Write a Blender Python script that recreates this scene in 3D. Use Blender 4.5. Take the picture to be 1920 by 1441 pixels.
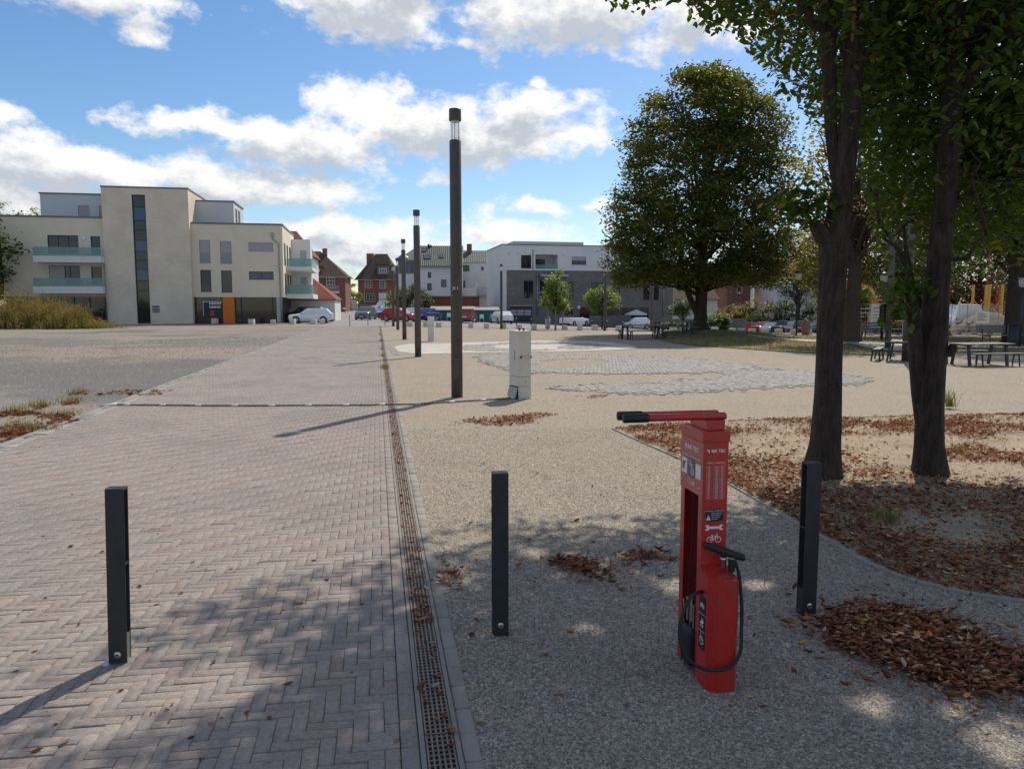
import bpy, bmesh, math, random
import numpy as np
from mathutils import Vector, Matrix
for o in list(bpy.data.objects): bpy.data.objects.remove(o, do_unlink=True)
S = bpy.context.scene
COL = S.collection
rnd = random.Random(7)
NR = np.random.default_rng(11)
R = math.radians
# ------------------------------------------------------------------ camera
F, CX, CY, EYE = 1450.0, 960.0, 720.5, 1.75          # focal length and centre in photo pixels, eye height in metres
PIT = math.atan((CY-573.0)/F)
CP, SP = math.cos(PIT), math.sin(PIT)
cam = bpy.data.cameras.new('camera'); camo = bpy.data.objects.new('camera', cam); COL.objects.link(camo)
camo.location = (0, 0, EYE); camo.rotation_euler = (math.pi/2-PIT, 0, 0)
cam.sensor_width = 36.0; cam.lens = 36.0*F/1920.0; cam.clip_end = 3000; cam.clip_start = 0.05
S.camera = camo
# ------------------------------------------------------------------ sun and sky
SUN_AZ, SUN_EL = R(24.0), R(47.0)                     # azimuth to the right of the viewing direction (+Y)
SUNV = Vector((math.sin(SUN_AZ)*math.cos(SUN_EL), math.cos(SUN_AZ)*math.cos(SUN_EL), math.sin(SUN_EL)))
sun = bpy.data.lights.new('sun', 'SUN'); suno = bpy.data.objects.new('sun', sun); COL.objects.link(suno)
sun.energy = 3.75; sun.angle = R(0.55); sun.color = (1.0, 0.91, 0.77)
suno.rotation_euler = (-SUNV).to_track_quat('-Z', 'Y').to_euler(); suno.location = (30, 60, 80)
world = bpy.data.worlds.new('World'); S.world = world; world.use_nodes = True
S.view_settings.view_transform = 'Standard'; S.view_settings.look = 'None'
S.view_settings.exposure = 0.25; S.view_settings.gamma = 1.0; S.view_settings.use_curve_mapping = False

def azel(px, py):
    a = (px-CX)/F; b = (CY-py)/F
    d = Vector((a, CP+b*SP, -SP+b*CP)).normalized()
    return math.atan2(d.x, d.y), math.asin(d.z)

def build_world():
    nt = world.node_tree; nt.nodes.clear()
    blobs = [(860,250,240,58,1),(690,215,95,80,1),(1080,240,85,50,.9),(430,240,230,26,.95),(600,280,150,48,.9),(960,200,150,38,.8),
             (130,315,170,50,1),(440,345,230,46,1),(610,362,75,40,.8),(0,365,140,56,.95),
             (690,5,170,62,1),(1080,25,240,68,1),(1290,50,140,52,.9),(170,-12,150,40,1),(268,34,42,36,.75),(0,222,44,22,.8),
             (640,430,150,32,.8),(720,475,260,36,.8),(995,388,85,20,.75),(940,440,190,32,.8),(1110,374,42,18,.7),
             (830,335,62,16,.6),(1000,156,26,13,.6),(874,70,30,10,.55),(1820,120,160,80,.9),(200,470,300,40,.75)]
    def group(name, bl, det):
        g = bpy.data.node_groups.new(name, 'ShaderNodeTree')
        g.interface.new_socket('P', in_out='INPUT', socket_type='NodeSocketVector'); g.interface.new_socket('T', in_out='OUTPUT', socket_type='NodeSocketFloat')
        N, L = g.nodes, g.links; gi = N.new('NodeGroupInput'); go = N.new('NodeGroupOutput')
        def mth(op, a, b=None, c=None):
            n = N.new('ShaderNodeMath'); n.operation = op
            for i, v in enumerate((a, b, c)):
                if v is None: continue
                if isinstance(v, (int, float)): n.inputs[i].default_value = v
                else: L.new(v, n.inputs[i])
            return n.outputs[0]
        def vec(op, a, b, c=None):
            n = N.new('ShaderNodeVectorMath'); n.operation = op
            for i, v in enumerate((a, b, c)):
                if v is None: continue
                if isinstance(v, tuple): n.inputs[i].default_value = v
                else: L.new(v, n.inputs[i])
            return n
        def noise(scale, detail, rough, off=(0, 0, 0)):
            m = vec('MULTIPLY_ADD', gi.outputs[0], (1, 1.55, 1), off)
            n = N.new('ShaderNodeTexNoise'); n.noise_dimensions = '2D'; n.inputs['Scale'].default_value = scale; n.inputs['Detail'].default_value = detail
            n.inputs['Roughness'].default_value = rough; L.new(m.outputs[0], n.inputs['Vector']); return n
        w = noise(9, 2, .6); add = vec('MULTIPLY_ADD', w.outputs['Color'], (.05, .04, 0), vec('ADD', gi.outputs[0], (-.025, -.02, 0)).outputs[0])
        acc = None
        for (px, py, rx, ry, wt) in bl:                  # distance to each cloud body seen in the photograph
            a, e = azel(px, py); ra, re = rx/F, ry/F
            s3 = vec('LENGTH', vec('MULTIPLY_ADD', add.outputs[0], (1/ra, 1/re, 0), (-a/ra, -e/re, 0)).outputs[0], (0, 0, 0))
            v = mth('MULTIPLY_ADD', s3.outputs['Value'], -wt, 1.16*wt); acc = v if acc is None else mth('SMOOTH_MAX', acc, v, .2)
        n1 = noise(19, det, .62); n2 = noise(3.2, 2, .55, (3.1, .7, 0))
        free = mth('MULTIPLY_ADD', n2.outputs['Fac'], 4.0, -1.92)      # free clouds over the unseen sky, cover raised for whiter, brighter fill light
        sep = N.new('ShaderNodeSeparateXYZ'); L.new(gi.outputs[0], sep.inputs[0])
        inview = mth('MINIMUM', mth('SUBTRACT', .72, mth('ABSOLUTE', sep.outputs['X'])), mth('SUBTRACT', .44, sep.outputs['Y']))
        free = mth('MULTIPLY_ADD', mth('MAXIMUM', inview, 0.0), -5.0, free)
        acc = mth('MAXIMUM', acc, free)
        t = mth('ADD', mth('MULTIPLY', acc, .95), mth('MULTIPLY_ADD', n1.outputs['Fac'], 1.75, -.96))
        L.new(t, go.inputs[0]); return g
    g0 = group('cloud_thickness', blobs, 7); g1 = group('cloud_thickness_towards_sun', [b for b in blobs if b[2] >= 140], 4)
    N, L = nt.nodes, nt.links
    tc = N.new('ShaderNodeTexCoord'); sp = N.new('ShaderNodeSeparateXYZ'); L.new(tc.outputs['Generated'], sp.inputs[0])
    def m2(op, a, b=None, c=None):
        n = N.new('ShaderNodeMath'); n.operation = op
        for i, v in enumerate((a, b, c)):
            if v is None: continue
            if isinstance(v, (int, float)): n.inputs[i].default_value = v
            else: L.new(v, n.inputs[i])
        return n.outputs[0]
    az = m2('ARCTAN2', sp.outputs['X'], sp.outputs['Y']); el = m2('ARCSINE', sp.outputs['Z'])
    cb = N.new('ShaderNodeCombineXYZ'); L.new(az, cb.inputs[0]); L.new(el, cb.inputs[1])
    def thick(g, off):
        v = N.new('ShaderNodeVectorMath'); v.operation = 'ADD'; v.inputs[1].default_value = off; L.new(cb.outputs[0], v.inputs[0])
        q = N.new('ShaderNodeGroup'); q.node_tree = g; L.new(v.outputs[0], q.inputs[0]); return q.outputs[0]
    t0 = thick(g0, (0, 0, 0)); t1 = thick(g1, (.012, .026, 0))
    def mr(v, a, b, c=0., d=1.):
        n = N.new('ShaderNodeMapRange'); n.interpolation_type = 'SMOOTHSTEP'
        L.new(v, n.inputs[0]); n.inputs[1].default_value = a; n.inputs[2].default_value = b; n.inputs[3].default_value = c; n.inputs[4].default_value = d
        return n.outputs[0]
    alpha = mr(t0, -.05, .55); dark = mr(t1, .0, .85)
    sky = N.new('ShaderNodeTexSky'); sky.sky_type = 'NISHITA'; sky.sun_disc = False
    sky.sun_elevation = SUN_EL; sky.sun_rotation = SUN_AZ; sky.altitude = 60; sky.air_density = 1.0; sky.dust_density = .45; sky.ozone_density = 3.0
    hs = N.new('ShaderNodeHueSaturation'); hs.inputs['Saturation'].default_value = 1.2; hs.inputs['Value'].default_value = .67; L.new(sky.outputs[0], hs.inputs['Color'])
    cl = N.new('ShaderNodeMix'); cl.data_type = 'RGBA'; L.new(dark, cl.inputs[0])
    cl.inputs[6].default_value = (5.8, 5.75, 5.65, 1); cl.inputs[7].default_value = (3.1, 3.35, 3.75, 1)
    mx = N.new('ShaderNodeMix'); mx.data_type = 'RGBA'; L.new(m2('MULTIPLY', alpha, mr(el, -.02, .03)), mx.inputs[0])
    L.new(hs.outputs[0], mx.inputs[6]); L.new(cl.outputs[2], mx.inputs[7])
    bg = N.new('ShaderNodeBackground'); bg.inputs['Strength'].default_value = .15; L.new(mx.outputs[2], bg.inputs[0])
    out = N.new('ShaderNodeOutputWorld'); L.new(bg.outputs[0], out.inputs[0])
    world.cycles.sampling_method = 'MANUAL'; world.cycles.sample_map_resolution = 512
build_world()
# ------------------------------------------------------------------ geometry helpers
def ray(px, py):
    a = (px-CX)/F; b = (CY-py)/F
    return Vector((a, CP+b*SP, -SP+b*CP))
def gp(px, py, z=0.0):
    d = ray(px, py); t = (z-EYE)/d.z
    return d.x*t, d.y*t
def xat(px, Y, z=0.0): return (px-CX)/F*(Y*CP+(EYE-z)*SP)
def clamp(v, a, b): return max(a, min(b, v))
def gz(x, y):
    """height of the terrain: level near, falling away to the right rear, rising along the street at the left rear"""
    s = clamp(.06*(x+9), 0, 2.1)*clamp((y-45)/65, 0, 1)
    r = clamp((-9-x)/10, 0, 1)*max(0, min(y, 230)-108)/69*1.25
    return -s+r
def pt(px, Y):
    x = xat(px, Y, gz(xat(px, Y), Y)); return x, Y, gz(x, Y)
PA = R(9.85)                                            # the path runs 9.85 degrees to the left of the view
def pw(u, v): return u*math.cos(PA)-v*math.sin(PA), u*math.sin(PA)+v*math.cos(PA)
def uv(x, y): return x*math.cos(PA)+y*math.sin(PA), -x*math.sin(PA)+y*math.cos(PA)

def tag(o, label=None, cat=None, group=None, kind=None):
    if label: o['label'] = label
    if cat: o['category'] = cat
    if group: o['group'] = group
    if kind: o['kind'] = kind
    return o
def empty(name, loc=(0, 0, 0), rz=0.0, label=None, cat=None, group=None):
    o = bpy.data.objects.new(name, None); COL.objects.link(o); o.location = loc; o.rotation_euler = (0, 0, rz)
    o.empty_display_size = .2
    return tag(o, label, cat, group)
def link(name, me, mat=None, parent=None, smooth=False):
    o = bpy.data.objects.new(name, me); COL.objects.link(o)
    if mat is not None and len(me.materials) == 0: me.materials.append(mat)
    if parent: o.parent = parent
    if smooth: me.polygons.foreach_set('use_smooth', [True]*len(me.polygons))
    return o
def dup(o, parent=None):
    c = o.copy(); COL.objects.link(c); c.parent = parent
    for ch in list(o.children): dup(ch, c)
    return c
class MB:
    def __init__(s): s.v = []; s.f = []
    def add(s, vs, fs):
        n = len(s.v); s.v += [tuple(p) for p in vs]; s.f += [tuple(i+n for i in f) for f in fs]; return s
    def box(s, x0, x1, y0, y1, z0, z1, bev=0.0):
        if bev > 0:
            bm = bmesh.new(); bmesh.ops.create_cube(bm, size=1)
            for p in bm.verts: p.co = ((x0+x1)/2+p.co.x*(x1-x0), (y0+y1)/2+p.co.y*(y1-y0), (z0+z1)/2+p.co.z*(z1-z0))
            bmesh.ops.bevel(bm, geom=list(bm.edges), offset=bev, segments=2, affect='EDGES', profile=.6)
            bm.verts.index_update(); s.add([p.co[:] for p in bm.verts], [[q.index for q in f.verts] for f in bm.faces]); bm.free(); return s
        return s.add([(x0,y0,z0),(x1,y0,z0),(x1,y1,z0),(x0,y1,z0),(x0,y0,z1),(x1,y0,z1),(x1,y1,z1),(x0,y1,z1)],
                     [(0,3,2,1),(4,5,6,7),(0,1,5,4),(1,2,6,5),(2,3,7,6),(3,0,4,7)])
    def prism(s, poly, z0, z1):
        n = len(poly); a = sum(poly[i][0]*poly[(i+1)%n][1]-poly[(i+1)%n][0]*poly[i][1] for i in range(n))
        if a < 0: poly = poly[::-1]
        return s.add([(p[0],p[1],z0) for p in poly]+[(p[0],p[1],z1) for p in poly],
                     [tuple(range(n))[::-1], tuple(range(n,2*n))]+[(i,(i+1)%n,n+(i+1)%n,n+i) for i in range(n)])
    def xprism(s, poly, y0, y1):                        # polygon in x-z, extruded along y
        n = len(poly); a = sum(poly[i][0]*poly[(i+1)%n][1]-poly[(i+1)%n][0]*poly[i][1] for i in range(n))
        if a < 0: poly = poly[::-1]
        return s.add([(p[0],y0,p[1]) for p in poly]+[(p[0],y1,p[1]) for p in poly],
                     [tuple(range(n)), tuple(range(n,2*n))[::-1]]+[((i+1)%n,i,n+i,n+(i+1)%n) for i in range(n)])
    def tube(s, pts, rad, n=8, cap=True):
        pts = [Vector(p) for p in pts]; m = len(pts)
        rad = [rad]*m if isinstance(rad, (int, float)) else rad
        up = None; rings = []
        for i, p in enumerate(pts):
            t = (pts[min(i+1,m-1)]-pts[max(i-1,0)]).normalized()
            if up is None:
                up = Vector((0,0,1)) if abs(t.z) < .9 else Vector((1,0,0))
            a = t.cross(up); a.normalize(); b = a.cross(t); up = b
            rings.append([p+(a*math.cos(2*math.pi*k/n)+b*math.sin(2*math.pi*k/n))*rad[i] for k in range(n)])
        vs = [q for r_ in rings for q in r_]; fs = []
        for i in range(m-1):
            for k in range(n):
                fs.append((i*n+k, (i+1)*n+k, (i+1)*n+(k+1)%n, i*n+(k+1)%n))
        if cap: fs += [tuple(range(n)), tuple((m-1)*n+k for k in range(n))[::-1]]
        return s.add(vs, fs)
    def lathe(s, prof, n=16, c=(0,0,0)):
        m = len(prof); vs = [(c[0]+r*math.cos(2*math.pi*k/n), c[1]+r*math.sin(2*math.pi*k/n), c[2]+z) for r, z in prof for k in range(n)]
        fs = [(i*n+k, i*n+(k+1)%n, (i+1)*n+(k+1)%n, (i+1)*n+k) for i in range(m-1) for k in range(n)]
        fs += [tuple(range(n))[::-1], tuple((m-1)*n+k for k in range(n))]
        return s.add(vs, fs)
    def quad(s, a, b, c, d): return s.add([a,b,c,d], [(0,1,2,3)])
    def mesh(s, name): 
        me = bpy.data.meshes.new(name); me.from_pydata(s.v, [], s.f); me.update(); return me
    def build(s, name, mat, parent=None, smooth=False): return link(name, s.mesh(name), mat, parent, smooth)
def mesh_np(name, V, Fq, mat=None, tint=None, smooth=False):
    """fast mesh from arrays; Fq is (n,3) or (n,4)"""
    me = bpy.data.meshes.new(name); k = Fq.shape[1]; n = len(Fq)
    me.vertices.add(len(V)); me.vertices.foreach_set('co', np.ascontiguousarray(V, dtype=np.float32).ravel())
    me.loops.add(n*k); me.loops.foreach_set('vertex_index', np.ascontiguousarray(Fq, dtype=np.int32).ravel())
    me.polygons.add(n); me.polygons.foreach_set('loop_start', np.arange(0, n*k, k, dtype=np.int32))
    if smooth: me.polygons.foreach_set('use_smooth', np.ones(n, dtype=bool))
    me.update(calc_edges=True)
    if tint is not None:
        a = me.attributes.new('tint', 'FLOAT', 'POINT'); a.data.foreach_set('value', np.ascontiguousarray(tint, dtype=np.float32))
    if mat: me.materials.append(mat)
    return me
def inpoly(x, y, poly):
    c = False; n = len(poly); j = n-1
    for i in range(n):
        xi, yi = poly[i]; xj, yj = poly[j]
        if (yi > y) != (yj > y) and x < (xj-xi)*(y-yi)/(yj-yi)+xi: c = not c
        j = i
    return c
def inpoly_np(X, Y, poly):
    c = np.zeros(X.shape, bool); n = len(poly); j = n-1
    for i in range(n):
        xi, yi = poly[i]; xj, yj = poly[j]
        if yi != yj:
            c ^= ((yi > Y) != (yj > Y)) & (X < (xj-xi)*(Y-yi)/(yj-yi)+xi)
        j = i
    return c
def text_mesh(body, size, extrude=.0004, align='CENTER', bold=0.0):
    cu = bpy.data.curves.new('t', 'FONT'); cu.body = body; cu.size = size; cu.align_x = align; cu.align_y = 'CENTER'
    cu.extrude = extrude; cu.resolution_u = 2; cu.offset = bold
    o = bpy.data.objects.new('t', cu); COL.objects.link(o)
    dg = bpy.context.evaluated_depsgraph_get(); me = bpy.data.meshes.new_from_object(o.evaluated_get(dg))
    bpy.data.objects.remove(o, do_unlink=True); bpy.data.curves.remove(cu); me.materials.clear()
    return me
# ------------------------------------------------------------------ materials
MATS = {}
def mat(name, col=(.5,.5,.5), rough=.6, metal=0.0, col2=None, nscale=6.0, ndetail=5, bump=0.0, bscale=40.0, spec=.5, tint=None,
        trans=0.0, coat=0.0, stops=None, big=None, rvar=0.0, coords='Object', bdist=.01, alpha=1.0, speck=None, tcol=(2.5, 2.3, .8)):
    """procedural principled material; col/col2 mixed by noise; stops = colour ramp driven by 'tint' attribute + object random"""
    if name in MATS: return MATS[name]
    m = bpy.data.materials.new(name); m.use_nodes = True; nt = m.node_tree; N, L = nt.nodes, nt.links
    b = N['Principled BSDF']; b.inputs['Roughness'].default_value = rough; b.inputs['Metallic'].default_value = metal
    b.inputs['Specular IOR Level'].default_value = spec; b.inputs['Coat Weight'].default_value = coat; b.inputs['Alpha'].default_value = alpha
    b.inputs['Base Color'].default_value = (*col, 1)
    tc = N.new('ShaderNodeTexCoord'); vec = tc.outputs[coords]
    def noise(s, d=5, r=.6):
        n = N.new('ShaderNodeTexNoise'); n.inputs['Scale'].default_value = s; n.inputs['Detail'].default_value = d; n.inputs['Roughness'].default_value = r
        L.new(vec, n.inputs['Vector']); return n.outputs['Fac']
    def ramp(f, st):
        r = N.new('ShaderNodeValToRGB'); L.new(f, r.inputs[0]); e = r.color_ramp.elements
        while len(e) < len(st): e.new(.5)
        for i, (p, c) in enumerate(st): e[i].position = p; e[i].color = (*c, 1)
        return r.outputs[0]
    def mixc(f, a, c, mode='MIX'):
        x = N.new('ShaderNodeMix'); x.data_type = 'RGBA'; x.blend_type = mode
        for s, v in ((0, f), (6, a), (7, c)):
            if isinstance(v, (int, float)): x.inputs[s].default_value = v
            elif isinstance(v, tuple): x.inputs[s].default_value = (*v, 1)
            else: L.new(v, x.inputs[s])
        return x.outputs[2]
    c = None
    if stops:
        at = N.new('ShaderNodeAttribute'); at.attribute_name = 'tint'; oi = N.new('ShaderNodeObjectInfo')
        ad = N.new('ShaderNodeMath'); ad.operation = 'ADD'; L.new(at.outputs['Fac'], ad.inputs[0]); L.new(oi.outputs['Random'], ad.inputs[1])
        fr = N.new('ShaderNodeMath'); fr.operation = 'FRACT'; L.new(ad.outputs[0], fr.inputs[0])
        c = ramp(fr.outputs[0], stops)
        if col2: 
            c = mixc(ramp(noise(nscale, ndetail), [(.35,(0,0,0)),(.7,(.5,.5,.5))]), c, col2)
    elif col2:
        c = ramp(noise(nscale, ndetail), [(.32, col), (.68, col2)])
    if big:                                                       # large stains: (colour, scale, amount)
        base = c if c is not None else tuple(col)
        f = ramp(noise(big[1], 4), [(.45,(0,0,0)),(.62,(big[2],)*3)])
        c = mixc(f, base, tuple(big[0]))
    if speck:                                                     # fine grain: (scale, darkest, brightest)
        sr = N.new('ShaderNodeMapRange'); L.new(noise(speck[0], 3, .7), sr.inputs[0]); sr.inputs[1].default_value = .3; sr.inputs[2].default_value = .7; sr.inputs[3].default_value = speck[1]; sr.inputs[4].default_value = speck[2]
        sc_ = N.new('ShaderNodeCombineColor'); [L.new(sr.outputs[0], sc_.inputs[i]) for i in range(3)]
        c = mixc(1.0, c if c is not None else tuple(col), sc_.outputs[0], 'MULTIPLY')
    if c is not None: L.new(c, b.inputs['Base Color'])
    if bump > 0:
        bp = N.new('ShaderNodeBump'); bp.inputs['Strength'].default_value = bump; bp.inputs['Distance'].default_value = bdist
        L.new(noise(bscale, 6, .7), bp.inputs['Height']); L.new(bp.outputs[0], b.inputs['Normal'])
    if rvar > 0:
        mr = N.new('ShaderNodeMapRange'); L.new(noise(nscale*1.7), mr.inputs[0]); mr.inputs[1].default_value = .3; mr.inputs[2].default_value = .7
        mr.inputs[3].default_value = max(0, rough-rvar); mr.inputs[4].default_value = min(1, rough+rvar); L.new(mr.outputs[0], b.inputs['Roughness'])
    if trans > 0:                                                # thin leaf
        tr = N.new('ShaderNodeBsdfTranslucent'); mxs = N.new('ShaderNodeMixShader'); mxs.inputs[0].default_value = trans
        if c is not None:
            t2 = mixc(1.0, c, tuple(tcol), 'MULTIPLY'); L.new(t2, tr.inputs[0])
        else: tr.inputs[0].default_value = (*col, 1)
        L.new(b.outputs[0], mxs.inputs[1]); L.new(tr.outputs[0], mxs.inputs[2]); L.new(mxs.outputs[0], N['Material Output'].inputs[0])
    MATS[name] = m; return m
def ground_mat(name, stones, patches, bump=.6, vscale=90.0, fine=220.0, bands=()):
    """gravel: stone-sized voronoi cells over colour patches. stones = [(pos,colour)..]; patches = [(colour, scale, lo, hi, amount)]"""
    m = bpy.data.materials.new(name); m.use_nodes = True; nt = m.node_tree; N, L = nt.nodes, nt.links
    b = N['Principled BSDF']; b.inputs['Roughness'].default_value = .92; b.inputs['Specular IOR Level'].default_value = .25
    tc = N.new('ShaderNodeTexCoord'); vec = tc.outputs['Object']
    def noise(s, d=6, r=.62):
        n = N.new('ShaderNodeTexNoise'); n.inputs['Scale'].default_value = s; n.inputs['Detail'].default_value = d; n.inputs['Roughness'].default_value = r
        L.new(vec, n.inputs['Vector']); return n.outputs['Fac']
    vo = N.new('ShaderNodeTexVoronoi'); vo.inputs['Scale'].default_value = vscale; L.new(vec, vo.inputs['Vector'])
    sp = N.new('ShaderNodeSeparateColor'); L.new(vo.outputs['Color'], sp.inputs[0])
    rp = N.new('ShaderNodeValToRGB'); L.new(sp.outputs[0], rp.inputs[0]); e = rp.color_ramp.elements
    while len(e) < len(stones): e.new(.5)
    for i, (p, c) in enumerate(stones): e[i].position = p; e[i].color = (*c, 1)
    c = rp.outputs[0]
    for (pc, sc, lo, hi, am) in patches:
        r = N.new('ShaderNodeMapRange'); r.interpolation_type = 'SMOOTHSTEP'; L.new(noise(sc), r.inputs[0]); r.inputs[1].default_value = lo; r.inputs[2].default_value = hi; r.inputs[4].default_value = am
        x = N.new('ShaderNodeMix'); x.data_type = 'RGBA'; L.new(r.outputs[0], x.inputs[0]); L.new(c, x.inputs[6]); x.inputs[7].default_value = (*pc, 1); c = x.outputs[2]
    if bands:                                                    # strips of other material: (colour, y from, y to, softness)
        sx = N.new('ShaderNodeSeparateXYZ'); L.new(vec, sx.inputs[0])
        wob = N.new('ShaderNodeMath'); wob.operation = 'MULTIPLY_ADD'; L.new(noise(.22, 6), wob.inputs[0]); wob.inputs[1].default_value = 16.0; L.new(sx.outputs['Y'], wob.inputs[2])
        for (pc, y0, y1, sf) in bands:
            r0 = N.new('ShaderNodeMapRange'); r0.interpolation_type = 'SMOOTHSTEP'; L.new(wob.outputs[0], r0.inputs[0]); r0.inputs[1].default_value = y0+8-sf; r0.inputs[2].default_value = y0+8+sf
            r1 = N.new('ShaderNodeMapRange'); r1.interpolation_type = 'SMOOTHSTEP'; L.new(wob.outputs[0], r1.inputs[0]); r1.inputs[1].default_value = y1+8-sf; r1.inputs[2].default_value = y1+8+sf; r1.inputs[3].default_value = .85; r1.inputs[4].default_value = 0
            mm = N.new('ShaderNodeMath'); mm.operation = 'MULTIPLY'; L.new(r0.outputs[0], mm.inputs[0]); L.new(r1.outputs[0], mm.inputs[1])
            x = N.new('ShaderNodeMix'); x.data_type = 'RGBA'; L.new(mm.outputs[0], x.inputs[0]); L.new(c, x.inputs[6]); x.inputs[7].default_value = (*pc, 1); c = x.outputs[2]
    # fine speckle
    n = noise(fine, 2); r = N.new('ShaderNodeMapRange'); L.new(n, r.inputs[0]); r.inputs[1].default_value = .3; r.inputs[2].default_value = .7; r.inputs[3].default_value = .46; r.inputs[4].default_value = 1.42
    x = N.new('ShaderNodeMix'); x.data_type = 'RGBA'; x.blend_type = 'MULTIPLY'; x.inputs[0].default_value = 1; L.new(c, x.inputs[6])
    cc = N.new('ShaderNodeCombineColor'); 
    for i in range(3): L.new(r.outputs[0], cc.inputs[i])
    L.new(cc.outputs[0], x.inputs[7]); L.new(x.outputs[2], b.inputs['Base Color'])
    g2 = N.new('ShaderNodeMapRange'); L.new(noise(16, 3, .75), g2.inputs[0]); g2.inputs[1].default_value = .32; g2.inputs[2].default_value = .68; g2.inputs[3].default_value = .80; g2.inputs[4].default_value = 1.16
    c2_ = N.new('ShaderNodeCombineColor'); [L.new(g2.outputs[0], c2_.inputs[i]) for i in range(3)]
    y_ = N.new('ShaderNodeMix'); y_.data_type = 'RGBA'; y_.blend_type = 'MULTIPLY'; y_.inputs[0].default_value = 1; L.new(x.outputs[2], y_.inputs[6]); L.new(c2_.outputs[0], y_.inputs[7]); L.new(y_.outputs[2], b.inputs['Base Color'])
    ad = N.new('ShaderNodeMath'); ad.operation = 'MULTIPLY_ADD'; L.new(noise(3, 4), ad.inputs[0]); ad.inputs[1].default_value = 3.0
    iv = N.new('ShaderNodeMath'); iv.operation = 'SUBTRACT'; iv.inputs[0].default_value = 1; L.new(vo.outputs['Distance'], iv.inputs[1]); L.new(iv.outputs[0], ad.inputs[2])
    bp = N.new('ShaderNodeBump'); bp.inputs['Strength'].default_value = bump; bp.inputs['Distance'].default_value = .008; L.new(ad.outputs[0], bp.inputs['Height']); L.new(bp.outputs[0], b.inputs['Normal'])
    MATS[name] = m; return m
def brick_mat(name, c1, c2, mortar, sx, rows, bump=.4, rough=.85, offset=.5, msize=.02, axis='XZ', dist=.01):
    """courses of brick/tile by material, for faces too far off to tell the pieces apart; coordinates are metres"""
    m = bpy.data.materials.new(name); m.use_nodes = True; nt = m.node_tree; N, L = nt.nodes, nt.links
    b = N['Principled BSDF']; b.inputs['Roughness'].default_value = rough; b.inputs['Specular IOR Level'].default_value = .3
    tc = N.new('ShaderNodeTexCoord'); sp = N.new('ShaderNodeSeparateXYZ'); L.new(tc.outputs['Object'], sp.inputs[0])
    cb = N.new('ShaderNodeCombineXYZ')
    ad = N.new('ShaderNodeMath'); ad.operation = 'ADD'; L.new(sp.outputs['X'], ad.inputs[0]); L.new(sp.outputs['Y'], ad.inputs[1])
    L.new(ad.outputs[0], cb.inputs[0]); L.new(sp.outputs['Z'], cb.inputs[1])
    t = N.new('ShaderNodeTexBrick'); t.offset = offset; t.inputs['Scale'].default_value = 1; t.inputs['Brick Width'].default_value = sx; t.inputs['Row Height'].default_value = rows
    t.inputs['Mortar Size'].default_value = msize; t.inputs['Color1'].default_value = (*c1,1); t.inputs['Color2'].default_value = (*c2,1); t.inputs['Mortar'].default_value = (*mortar,1)
    L.new(cb.outputs[0], t.inputs['Vector'])
    n = N.new('ShaderNodeTexNoise'); n.inputs['Scale'].default_value = .6; n.inputs['Detail'].default_value = 6; L.new(tc.outputs['Object'], n.inputs['Vector'])
    r = N.new('ShaderNodeMapRange'); L.new(n.outputs['Fac'], r.inputs[0]); r.inputs[1].default_value = .3; r.inputs[2].default_value = .7; r.inputs[3].default_value = .9; r.inputs[4].default_value = 1.08
    cc = N.new('ShaderNodeCombineColor'); [L.new(r.outputs[0], cc.inputs[i]) for i in range(3)]
    x = N.new('ShaderNodeMix'); x.data_type = 'RGBA'; x.blend_type = 'MULTIPLY'; x.inputs[0].default_value = 1; L.new(t.outputs['Color'], x.inputs[6]); L.new(cc.outputs[0], x.inputs[7])
    L.new(x.outputs[2], b.inputs['Base Color'])
    bp = N.new('ShaderNodeBump'); bp.invert = True; bp.inputs['Strength'].default_value = bump; bp.inputs['Distance'].default_value = dist; L.new(t.outputs['Fac'], bp.inputs['Height']); L.new(bp.outputs[0], b.inputs['Normal'])
    MATS[name] = m; return m
def glass_mat(name, col=(.02,.025,.03), rough=.04):
    return mat(name, col, rough, spec=.6)
def clear_glass(name, col, amount):
    """balustrade glass: tinted, mostly see-through, glossy"""
    m = bpy.data.materials.new(name); m.use_nodes = True; N, L = m.node_tree.nodes, m.node_tree.links
    b = N['Principled BSDF']; b.inputs['Base Color'].default_value = (*col,1); b.inputs['Roughness'].default_value = .12
    tr = N.new('ShaderNodeBsdfTransparent'); tr.inputs[0].default_value = (.80,.95,.92,1); mx = N.new('ShaderNodeMixShader'); mx.inputs[0].default_value = amount
    L.new(tr.outputs[0], mx.inputs[1]); L.new(b.outputs[0], mx.inputs[2]); L.new(mx.outputs[0], N['Material Output'].inputs[0]); MATS[name] = m; return m

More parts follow.
